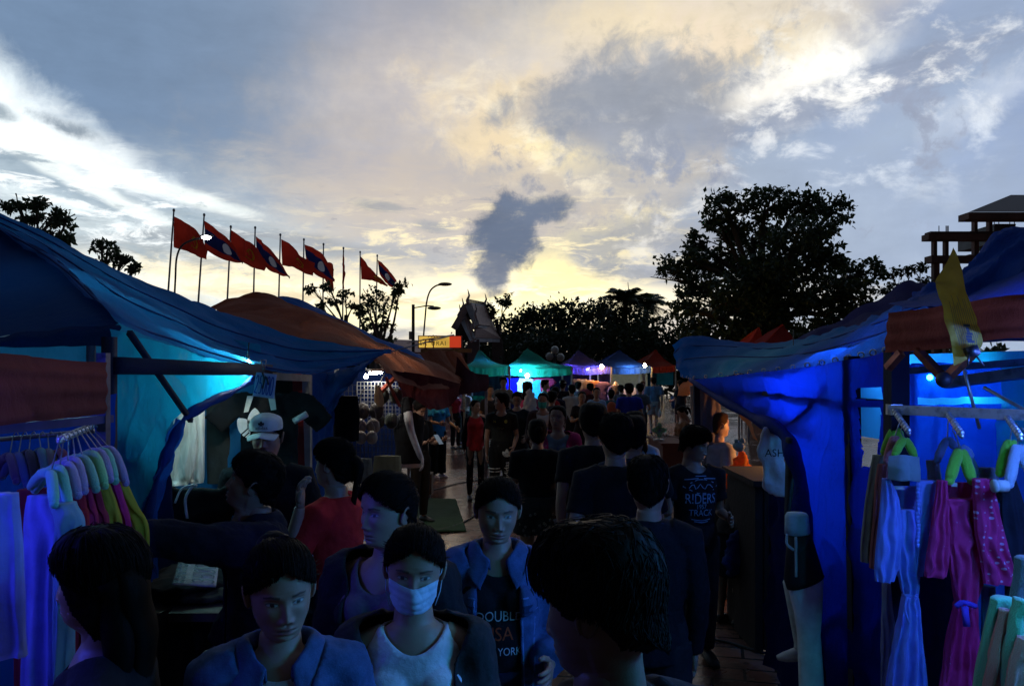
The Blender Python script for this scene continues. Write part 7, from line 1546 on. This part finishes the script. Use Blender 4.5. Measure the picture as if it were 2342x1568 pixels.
# --- ground things
def gp(x, y, z=0): d = (CH - z) * F / (y - CY); return P(x, y, d)
q = [gp(962, 1140), gp(1042, 1142), gp(1067, 1216), gp(945, 1222)]
o = obj('floor_mat', Sheet([[q[0], q[0].lerp(q[1], .5), q[1]], [q[3], q[3].lerp(q[2], .5), q[2]]]).mesh('floor_mat', nu=30, nv=20, amp=.012), fabric((.03, .07, .03))); o.location.z = .012; tag(o, 'dark green mat lying on the wet paving at the left of the lane', 'mat'); sd = o.modifiers.new('t', 'SOLIDIFY'); sd.thickness = .01
a = gp(955, 1136); o = thing('trunk_box', 'upright brown suitcase standing at the head of the green mat', 'suitcase', a + V((.1, .1, 0)))
part(o, 'shell', G().box((a.x, a.y, .04), (a.x + .22, a.y + .3, .36)), plaster((.20, .15, .11)), False); part(o, 'corner_foot', G().box((a.x + .02, a.y - .005, 0), (a.x + .05, a.y + .03, .04)), metal(), False); part(o, 'corner_foot', G().box((a.x + .17, a.y - .005, 0), (a.x + .20, a.y + .03, .04)), metal(), False); part(o, 'handle', G().tube([V((a.x + .07, a.y + .1, .36)), V((a.x + .08, a.y + .1, .385)), V((a.x + .14, a.y + .1, .385)), V((a.x + .15, a.y + .1, .36))], .008), metal())
for i, (pts, lb) in enumerate((([(900, 1128), (985, 1122), (1040, 1108), (1100, 1098)], 'black power cable crossing the lane beyond the green mat'), ([(960, 1224), (1050, 1200), (1100, 1170)], 'black cable over the near end of the green mat'),
                       ([(1560, 1452), (1660, 1470), (1760, 1498), (1880, 1510)], 'black cable on the paving at the lower right'), ([(1040, 1268), (1120, 1262), (1220, 1280)], 'black cable nearer the camera by the denim girl'))):
    o = obj('cable', G().tube(curve([gp(x, y) + V((0, 0, .012)) for x, y in pts], 30), .010, 6), paint((.01, .01, .01))); tag(o, lb, 'cable', 'cables lying across the lane')
# fan on a brown box
b0 = P(1496, 1003, 14); b1 = P(1548, 1003, 14); zt_ = b0.z
o = obj('wooden_platform', G().box((b0.x, 13.2, .0), (b1.x, 14.6, zt_ - .04)).box((b0.x - .03, 13.17, zt_ - .04), (b1.x + .03, 14.63, zt_)), plaster((.14, .05, .035)), sm=False); tag(o, 'brown box table carrying the green fan in the lane', 'table')
f0 = P(1508, 983, 13.6); o = thing('electric_fan', 'small electric fan with green blades standing on the brown box', 'fan', (f0.x, 13.6, zt_))
part(o, 'base', G().tube([V((f0.x, 13.65, zt_)), V((f0.x, 13.65, zt_ + .03))], .09, 20), paint((.6, .6, .6))); part(o, 'neck', G().tube([V((f0.x, 13.65, zt_ + .02)), f0 + V((0, .05, 0))], .015), paint((.6, .6, .6)))
g = G()
for r_ in (.17, .13, .09): g.tube([f0 + V((r_ * math.cos(t_), -.03 + r_ * .1, r_ * math.sin(t_))) for t_ in np.linspace(0, 2 * math.pi, 25)], .0035, 4)
for i in range(24): t_ = i * math.pi / 12; g.tube([f0 + V((0, -.04, 0)), f0 + V((.17 * math.cos(t_), -.01, .17 * math.sin(t_)))], .002, 4)
part(o, 'cage', g, metal((.6, .6, .6))); g = G()
for i in range(4): t_ = i * math.pi / 2; g.ell(f0 + V((.065 * math.cos(t_), .0, .065 * math.sin(t_))), (.06, .008, .045), 12, 8, Matrix.Rotation(-t_, 3, 'Y'))
part(o, 'blade', g, paint((.03, .45, .15), .3)); part(o, 'hub', G().ell(f0, (.03, .04, .03)), paint((.03, .4, .15)))
# trolley with basket
tq = gp(1545, 938); o = thing('trolley', 'small trolley with a round blue basket beside the woman in black shorts', 'trolley', tq); d_ = tq.y
part(o, 'basket', G().loft([P(1545, 934, d_), P(1545, 925, d_), P(1545, 914, d_), P(1545, 906, d_)], [.16, .2, .22, .21], 20), paint((.02, .18, .6), .4)); part(o, 'platform', G().box((tq.x - .22, d_ - .25, .08), (tq.x + .22, d_ + .25, .11)), metal(), False)
for i in (-.18, .18): part(o, 'wheel', G().tube([V((tq.x + i, d_ - .2, .05)), V((tq.x + i + .03, d_ - .2, .05))], .05, 14), paint((.02, .02, .02)))
o = obj('white_sack', remeshed(G().loft([gp(1511, 930), gp(1511, 930) + V((0, 0, .4)), gp(1511, 930) + V((.02, 0, .75))], [.2, .22, .12], 16), .04, 2, .08, .2), fabric((.55, .5, .42))); tag(o, 'tall off-white sack standing left of the blue basket', 'sack')
wc = gp(1478, 940); o = thing('plastic_chair', 'white plastic chair beside the tall man in blue-grey', 'chair', wc)
part(o, 'seat', G().box((wc.x + .3, wc.y - .2, .42), (wc.x + .7, wc.y + .2, .45)), paint((.65, .65, .62)), False); part(o, 'backrest', G().box((wc.x + .66, wc.y - .2, .45), (wc.x + .70, wc.y + .2, .85)), paint((.65, .65, .62)), False)
for i in (.32, .68):
    for j in (-.18, .18): part(o, 'leg', G().bar((wc.x + i, wc.y + j, .42), (wc.x + i, wc.y + j, 0), .04), paint((.65, .65, .62)), False)
# carrier bags
def bag(x, y, d, w_, h_, c_, label, name='carrier_bag', m=None, seed=0):
    g = G(); p = P(x, y, d); g.loft([p, p - V((0, 0, h_ * .12)), p - V((0, 0, h_ * .35)), p - V((0, 0, h_ * .75)), p - V((0, 0, h_ * 1.0))], [(.015, .012), (w_ * .22, .03), (w_ * .42, .06), (w_ * .5, .08), (w_ * .38, .06)], 20)
    o = obj(name, remeshed(g, .012 if d < 9 else .03, 1, .11, .07), m or fabric(c_, 1.0, .45)); tag(o, label, 'bag'); return o
bag(1212, 885, 14.6, .3, .75, (.6, .62, .68), 'white plastic carrier bag held by the pink-topped woman'); bag(1255, 905, 17.2, .25, .6, (.5, .5, .52), 'pale carrier bag behind the green-masked woman'); bag(1290, 1158, 6.6, .22, .42, (.30, .26, .30), 'pale pinkish plastic bag hanging by the floral shorts'); bag(1284, 1060, 7.5, .2, .34, (.10, .12, .12), 'dark see-through bag hanging from the magenta cardigan woman')
bag(1700, 1205, 6.2, .30, .36, (.05, .10, .35), 'bag printed with blue sky and yellow fields held by the bending person')
bottle = gp(1509, 960); o = obj('water_bottle', G().loft([P(1509, 934, 23.6), P(1509, 938, 23.6), P(1509, 941, 23.6), P(1509, 953, 23.6)], [.02, .02, .05, .05], 12), paint((.55, .6, .62), .2)); tag(o, 'clear water bottle in the tall man’s hand', 'bottle')
# --- right side: cabinet, orange bag, toys, lamp inside
bulb(P(1812, 990, 7.0), (1, .42, .10), 520 * LAMP, 'hidden orange bulb lighting the toys at the right stall', .03, cord=.9)
bag(1694, 1035, 6.9, .26, .40, (.80, .22, .03), 'crumpled orange plastic bag glowing under the bulb of the right stall', seed=1); 
g = G(); rnd = random.Random(9)
for (x, y, c_, lb, r_) in ((1712, 1098, (.7, .45, .5), 'pink round toy below the orange bag', .045), (1708, 1106, (.6, .08, .02), 'red toy below the orange bag', .035), (1717, 1112, (.6, .5, .04), 'yellow toy beside the red one', .04), (1705, 1118, (.02, .05, .25), 'dark blue toy lowest in the heap', .05), (1690, 1020, (.3, .35, .3), 'grey green toy above the orange bag', .05)):
    p = P(x, y, 6.75); g = G().ell(p, (r_, r_, r_ * .9), 14, 10).ell(p + V((r_ * .5, -.01, r_ * .9)), (r_ * .5,) * 3, 10, 8).ell(p + V((-r_ * .5, -.01, r_ * .9)), (r_ * .35,) * 3, 10, 8); o = obj('soft_toy', g, fluff(c_)); tag(o, lb, 'toy', 'toys heaped at the right stall')
ca = PX(1722, 1390, 2.05); o = thing('display_cabinet', 'dark wooden cabinet standing on the paving at the right stall', 'cabinet', (1.9, 5.9, 0))
part(o, 'side_panel', G().box((1.74, 5.75, 0), (1.80, 6.5, 1.20)), plaster((.012, .005, .004)), False); part(o, 'front_panel', G().box((1.80, 5.73, .03), (2.4, 5.77, 1.18)), plaster((.012, .005, .004)), False); part(o, 'top', G().box((1.71, 5.69, 1.20), (2.45, 6.55, 1.24)), plaster((.016, .006, .005)), False)
for z in (.4, .85): part(o, 'drawer', G().box((1.84, 5.70, z - .17), (2.15, 5.729, z + .17)), paint((.05, .018, .014), .35), False)
g = G()
for i in range(8): g.bar(P(1690 + i * 6, 1130, 6.2), P(1690 + i * 6, 1230, 6.2), .008)
for j in range(7): g.bar(P(1690, 1132 + j * 15, 6.2), P(1732, 1132 + j * 15, 6.2), .008)
o = obj('wire_basket', g, metal((.3, .3, .3))); tag(o, 'wire rack beside the wooden cabinet', 'rack')
o = drape('hanging_curtain', [(1596, 1640, 880, 7.2), (1596, 1650, 950, 7.2), (1600, 1655, 1010, 7.2), (1610, 1650, 1080, 7.2)], (.20, .16, .18), 'greyish striped curtain behind the head of the warm-lit woman', 'curtain', None, seed=40, th=.05, folds=6)
drape('hanging_curtain', [(1578, 1592, 882, 7.6), (1580, 1594, 930, 7.6), (1584, 1592, 990, 7.6)], (.5, .42, .36), 'narrow white strip curtain at the open end of the right stall', 'curtain', None, seed=41, th=.03, folds=4)
# white T-shirt lettered ASH
def outline_cloth(name, pts, d0, colr, label, cat, th=.02, m=None, seed=0, group=None):
    """a hung garment from its own outline: thick, puckered, closed"""
    me = bpy.data.meshes.new(name); vs = [P(x, y, d) for x, y, d in [(p[0], p[1], p[2] if len(p) > 2 else d0) for p in pts]]
    n = len(vs); me.from_pydata([tuple(v) for v in vs] + [tuple(v + V((0, th, 0))) for v in vs], [], [tuple(range(n)), tuple(range(2 * n - 1, n - 1, -1))] + [(i, i + n, (i + 1) % n + n, (i + 1) % n) for i in range(n)])
    g = G(); g.v = [tuple(v.co) for v in me.vertices]; g.f = [tuple(p.vertices) for p in me.polygons]; mm = remeshed(g, .012, 2, .04, .08); o = obj(name, mm, m or fabric(colr, 1., .3)); tag(o, label, cat, group); return o
outline_cloth('hanging_shirt', [(1752, 975), (1790, 990), (1798, 1000), (1800, 1136), (1780, 1134), (1760, 1130), (1748, 1118), (1745, 1060), (1735, 1038), (1732, 1025)], 4.7, (.62, .64, .7), 'white T-shirt lettered ASH hanging inside the blue side sheet', 'shirt', .03)
m = text_mesh('ASH', .062); m.transform(Matrix.Translation(P(1772, 1036, 4.64)) @ Matrix.Rotation(R(90), 4, 'X')); o = obj('shirt_lettering', m, fabric((.01, .01, .015)), sm=False); tag(o, 'black letters ASH on the white T-shirt', 'lettering')
drape('hanging_trousers', [(1798, 1812, 1000, 4.4), (1796, 1816, 1100, 4.4), (1794, 1814, 1200, 4.4)], (.10, .11, .11), 'narrow grey trousers at the edge of the blue side sheet', 'trousers', None, seed=42, th=.03, folds=3)
drape('hanging_trousers', [(1814, 1822, 1060, 4.42), (1816, 1832, 1120, 4.42), (1818, 1834, 1172, 4.42)], (.5, .5, .5), 'thin white strip of cloth beside the grey trousers', 'cloth', None, seed=43, th=.02, folds=3)
o = thing('mannequin', 'half mannequin with pale tights, cropped top and white strap, under the blue side sheet', 'mannequin', (P(1850, 0, 3.6).x, 3.6, 0))
def LP(x, y, d=3.6): return P(x, y, d)
part(o, 'cropped_top', G().loft([LP(1822, 1172), LP(1822, 1178), LP(1823, 1200), LP(1824, 1220)], [(.042, .036), (.050, .043), (.053, .045), (.055, .048)], 20, power=.9), fabric((.45, .62, .75)))
part(o, 'figure', G().loft([LP(1826, 1220), LP(1832, 1260), LP(1838, 1320), LP(1842, 1330)], [(.053, .048), (.066, .053), (.088, .07), (.088, .07)], 20), paint((.012, .012, .016), .6))
part(o, 'strap', G().tube(curve([LP(1800, 1220, 3.54), LP(1799, 1240, 3.53), LP(1806, 1250, 3.52), LP(1820, 1256, 3.52), LP(1820, 1228, 3.52), LP(1821, 1300, 3.5), LP(1821, 1318, 3.5)], 30), .006), fabric((.5, .55, .6)))
part(o, 'leg', G().loft([LP(1838, 1312), LP(1842, 1330), LP(1848, 1400), LP(1850, 1450), LP(1856, 1568), LP(1858, 1640), LP(1850, 1730)], [(.075, .06), (.078, .065), (.060, .056), (.050, .048), (.054, .052), (.045, .045), (.03, .03)], 20), fabric((.85, .88, .9)))
part(o, 'leg', G().loft([LP(1818, 1330, 3.75), LP(1826, 1400, 3.8), LP(1832, 1470, 3.85), LP(1830, 1496, 3.85)], [(.055, .05), (.045, .045), (.032, .032), (.030, .032)], 18).loft([LP(1836, 1492, 3.85), LP(1815, 1497, 3.85), LP(1795, 1501, 3.85), LP(1778, 1503, 3.85)], [(.024, .035), (.028, .032), (.028, .024), (.016, .012)], 14, side=(0, 1, 0)), fabric((.72, .72, .70)))
part(o, 'stand', G().tube([LP(1852, 1600, 3.66), V((P(1852, 0, 3.66).x, 3.66, .03))], .018).tube([V((P(1852, 0, 3.66).x, 3.66, 0)), V((P(1852, 0, 3.66).x, 3.66, .03))], .14, 18), metal())
# --- right rail dresses
GD = 'dresses hung from the right display rail'
def R7(rows, d): return [(*[Q7(xl, 0)[0], Q7(xr, 0)[0]], Q7(0, y)[1], d) for xl, xr, y in rows]
def dress(name, label, pieces, m, extra=None, group=GD):
    o = thing(name, label, 'dress', P(*Q7(740, 1000), 3.0), 0, group)
    for nm, rows, d, th, fo, am, sd_ in pieces: part(o, nm, drape_geo(G(), R7(rows, d), th=th * .55, folds=fo + 2, amp=am * 1.7, seed=sd_, seg=72, nv=44), m)
    return o
bm1 = fabric((.28, .38, .95), 1.0, .25)
o = dress('hanging_dress', 'long pale blue wrap dress with scalloped flutter sleeves and tied waist', [
    ('sleeve', [(598, 640, 430), (590, 690, 560), (572, 700, 740), (558, 690, 900), (562, 660, 992)], 2.93, .035, 4, .35, 50), ('sleeve', [(790, 888, 440), (785, 882, 560), (775, 868, 700), (770, 842, 850), (760, 815, 960)], 2.93, .035, 4, .3, 51),
    ('bodice', [(640, 800, 600), (650, 805, 700), (664, 810, 850), (688, 800, 980), (712, 788, 1070)], 2.95, .045, 5, .3, 52), ('back_panel', [(640, 800, 470), (640, 800, 600), (680, 780, 740)], 3.04, .01, 2, .1, 53),
    ('skirt', [(712, 788, 1070), (700, 800, 1120), (670, 812, 1280), (640, 830, 1450), (600, 850, 1700), (590, 860, 2000)], 2.95, .06, 8, .30, 54)], bm1)
g = G(); 
for i in range(16): x, y = Q7(795 - 2 * math.sin(i), 465 + i * 22); g.ell(P(x, y, 2.885), (.008, .006, .010), 8, 6)
part(o, 'scalloped_edge', g, bm1); part(o, 'belt', G().tube([P(*Q7(712, 1068), 2.9), P(*Q7(750, 1076), 2.885), P(*Q7(790, 1070), 2.9)], .007).tube(curve([P(*Q7(735, 1078), 2.88), P(*Q7(722, 1140), 2.88), P(*Q7(736, 1195), 2.88), P(*Q7(748, 1215), 2.88), P(*Q7(742, 1130), 2.88), P(*Q7(748, 1085), 2.88)], 20), .0045), bm1)
part(o, 'neck_label', G().add([P(*Q7(655, 470), 2.99), P(*Q7(722, 474), 2.99), P(*Q7(722, 490), 2.99), P(*Q7(655, 487), 2.99)], [(0, 1, 2, 3)]), fabric((.7, .7, .7)), False)
dm = dotted((.60, .02, .16), (.7, .4, .65))
o = dress('hanging_dress', 'long magenta red dotted wrap dress with wide sleeves, right of the blue one', [
    ('sleeve', [(902, 950, 440), (885, 960, 560), (862, 965, 720), (838, 960, 880), (832, 945, 968)], 2.86, .035, 4, .35, 60), ('sleeve', [(1095, 1200, 430), (1100, 1225, 560), (1110, 1262, 720), (1140, 1305, 880), (1160, 1346, 1005)], 2.80, .045, 4, .3, 61),
    ('bodice', [(945, 1105, 540), (945, 1150, 640), (955, 1190, 780), (968, 1180, 900), (1000, 1110, 1110)], 2.86, .05, 6, .3, 62), ('back_panel', [(960, 1100, 450), (965, 1100, 600), (1000, 1070, 740)], 2.94, .01, 2, .1, 63),
    ('skirt', [(1000, 1110, 1105), (985, 1115, 1160), (950, 1125, 1300), (930, 1140, 1480), (900, 1155, 1700), (890, 1160, 2000)], 2.86, .06, 8, .30, 64)], dm)
part(o, 'belt', G().tube(curve([P(*Q7(1000, 1130), 2.8), P(*Q7(1045, 1108), 2.79), P(*Q7(1108, 1130), 2.8)], 8), .010).tube([P(*Q7(1050, 1130), 2.78), P(*Q7(1062, 1240), 2.77)], .012), fabric((.12, .08, .6)))
part(o, 'neck_label', G().add([P(*Q7(978, 452), 2.9), P(*Q7(1010, 452), 2.9), P(*Q7(1010, 474), 2.9), P(*Q7(978, 474), 2.9)], [(0, 1, 2, 3)]), fabric((.7, .7, .7)), False)
for i, (rows, d, c_, lb) in enumerate(([[(548, 610, 300), (525, 600, 420), (500, 580, 600), (482, 560, 780), (480, 545, 885)], 3.14, (.42, .45, .36), 'grey green flutter blouse at the far end of the right rail'], [[(575, 635, 350), (560, 620, 480), (545, 600, 700), (530, 580, 920)], 3.08, (.50, .18, .16), 'salmon blouse between the grey one and the blue dress'],
        [[(600, 640, 1000), (596, 660, 1200), (592, 680, 1400), (590, 700, 1700)], 3.1, (.35, .4, .5), 'pale skirt hanging behind the blue dress'], [[(1140, 1215, 1020), (1145, 1225, 1200), (1150, 1220, 1600)], 3.0, (.12, .2, .42), 'blue skirt behind the dotted dress'],
        [[(840, 905, 330), (850, 920, 420), (860, 930, 520)], 3.05, (.3, .33, .4), 'pale blouse shoulder between the two dresses'], [[(1120, 1225, 370), (1130, 1235, 430), (1140, 1240, 560)], 2.95, (.3, .35, .45), 'pale blue blouse behind the dotted dress'],
        [[(1240, 1330, 440), (1250, 1400, 650), (1270, 1460, 900), (1280, 1460, 1500)], 2.85, (.03, .03, .05), 'near-black dress at the right edge of the rail'])):
    drape('hanging_blouse', R7(rows, d), c_, lb, 'blouse', 'blouses on the right rail', seed=70 + i, th=.02, folds=7, amp=.5)
GR = (.25, .75, .05)
def hg(c0, ends, d, c_, lb, r=.0155, hk=None): hanger(P(*Q7(*c0), d), [P(*Q7(*e), d - .02) for e in ends], c_, lb, 'padded hangers on the right rail', r, hookp=P(*Q7(*hk), d) if hk else None)
hg((720, 215), [(668, 295), (772, 300)], 2.98, GR, 'lime green padded hanger carrying the blue dress', hk=(700, 165)); hg((668, 155), [(605, 285), (700, 200)], 3.12, GR, 'lime green padded hanger at the far end of the rail', hk=(672, 110)); hg((665, 205), [(622, 330), (690, 260)], 3.06, (.6, .2, .2), 'salmon padded hanger behind the first green one', hk=(690, 130))
hg((1025, 275), [(968, 440), (1090, 440)], 2.88, GR, 'lime green padded hanger carrying the dotted dress', .020, hk=(1005, 190)); hg((1030, 262), [(1080, 300), (1110, 400)], 2.96, (.2, .3, .6), 'pale blue padded hanger behind the dotted dress', .017, hk=(985, 160)); hg((1300, 225), [(1245, 400), (1345, 330)], 2.78, GR, 'lime green padded hanger at the right edge', .018, hk=(1310, 150)); hg((1340, 250), [(1295, 460), (1400, 380)], 2.72, (.45, .55, .7), 'white padded hanger beside the right edge green one', .018, hk=(1345, 180))
hg((955, 215), [(900, 330), (1000, 260)], 3.02, (.15, .2, .4), 'slate blue padded hanger between the two dresses', .015, hk=(960, 120))
o = obj('plastic_card', Sheet([[P(*Q7(632, 305), 2.9), P(*Q7(720, 300), 2.87), P(*Q7(802, 312), 2.9)], [P(*Q7(630, 370), 2.89), P(*Q7(720, 372), 2.85), P(*Q7(804, 380), 2.89)], [P(*Q7(628, 432), 2.9), P(*Q7(715, 440), 2.87), P(*Q7(806, 446), 2.9)]]).mesh('plastic_card', nu=30, nv=20, amp=.006, freq=14), fabric((.45, .6, .68), 1., .4)); tag(o, 'pale curved plastic price card over the neck of the blue dress', 'card'); sd = o.modifiers.new('t', 'SOLIDIFY'); sd.thickness = .003
o = obj('fabric_roll', G().tube([P(*Q7(1222, 470), 2.7), P(*Q7(1282, 470), 2.7)], .020, 16).tube([P(*Q7(1208, 470), 2.7), P(*Q7(1222, 470), 2.7)], .022, 16), fabric((.6, .65, .65))); tag(o, 'short white roll with a black end beside the dotted dress', 'roll')
PEA = (.55, .22, .16); GRN = (.12, .50, .28)
for i, (rows, d, c_, lb) in enumerate(([[(1200, 1320, 1082), (1180, 1300, 1180), (1150, 1230, 1350), (1110, 1180, 1580), (1100, 1170, 1800)], 2.35, GRN, 'leftmost sea green fleece garment in the lower right corner'], [[(1250, 1310, 1150), (1220, 1310, 1280), (1180, 1260, 1450), (1150, 1240, 1700)], 2.30, PEA, 'peach fleece garment next to the leftmost green one'],
        [[(1335, 1380, 1090), (1300, 1370, 1220), (1270, 1340, 1400), (1250, 1330, 1700)], 2.25, GRN, 'second sea green fleece garment at the right edge corner'], [[(1350, 1420, 1300), (1300, 1400, 1450), (1250, 1390, 1700)], 2.2, PEA, 'rightmost peach fleece garment in the lower corner'], [[(1330, 1460, 860), (1320, 1460, 980), (1300, 1460, 1110), (1330, 1460, 1200)], 2.4, (.12, .12, .13), 'grey hood shape above the fleece garments at the right edge'])):
    drape('fleece_garment', R7(rows, d), c_, lb, 'garment', 'fleece garments in the lower right corner', m=fluff(c_), seed=80 + i, th=.03, folds=3, amp=.3)
# --- yellow sheet clipped over the red valance
yl = [[Q8(1915, 368), Q8(1918, 372), Q8(1922, 378)], [Q8(1860, 480), Q8(1905, 470), Q8(1948, 460)], [Q8(1802, 580), Q8(1890, 580), Q8(1985, 600)], [Q8(1838, 700), Q8(1930, 700), Q8(2020, 700)], [Q8(1872, 860), Q8(1970, 850), Q8(2065, 830)], [Q8(1900, 980), Q8(2000, 970), Q8(2094, 950)], [Q8(1915, 1092), Q8(1960, 1070), Q8(2030, 1030)]]
dz_ = [2.52, 2.50, 2.46, 2.44, 2.43, 2.42, 2.42]; ys = Sheet([[P(*p, d) for p in r] for r, d in zip(yl, dz_)])
o = thing('yellow_sheet', 'creased yellow plastic sheet with inked lines clipped over the right red valance', 'plastic sheet', P(*Q8(1950, 800), 2.44))
m_ = part(o, 'sheet', ys.mesh('sheet', nu=30, nv=60, amp=.012, freq=9), fabric((.50, .36, .06), 1., .35)); g = G()
for i in range(11):
    u = .18 + i * .065; v0 = .50 + .05 * math.sin(i * 2.3); v1 = .86 - .04 * math.cos(i * 1.7) - (.12 if i > 8 else 0); pts = [(u + .006 * math.sin(q * 9 + i), v0 + (v1 - v0) * q) for q in np.linspace(0, 1, 14)]; ribbon(g, pts, .014, lambda x, y: ys.at(x, y) + V((0, -.012, 0)))
for k in range(7): ribbon(g, [(.45 + .05 * math.sin(k), .66 + k * .022), (.60 + .04 * math.cos(k * 2), .67 + k * .022)], .02, lambda x, y: ys.at(x, y) + V((0, -.013, 0)))
part(o, 'writing', g, paint((.03, .04, .06)), False); part(o, 'binder_clip', G().bar(P(2218, 792, 2.40), P(2226, 812, 2.40), .03).tube([P(2216, 810, 2.39), P(2213, 836, 2.39)], .003).tube([P(2230, 810, 2.39), P(2250, 836, 2.39)], .003), metal((.1, .1, .12)))
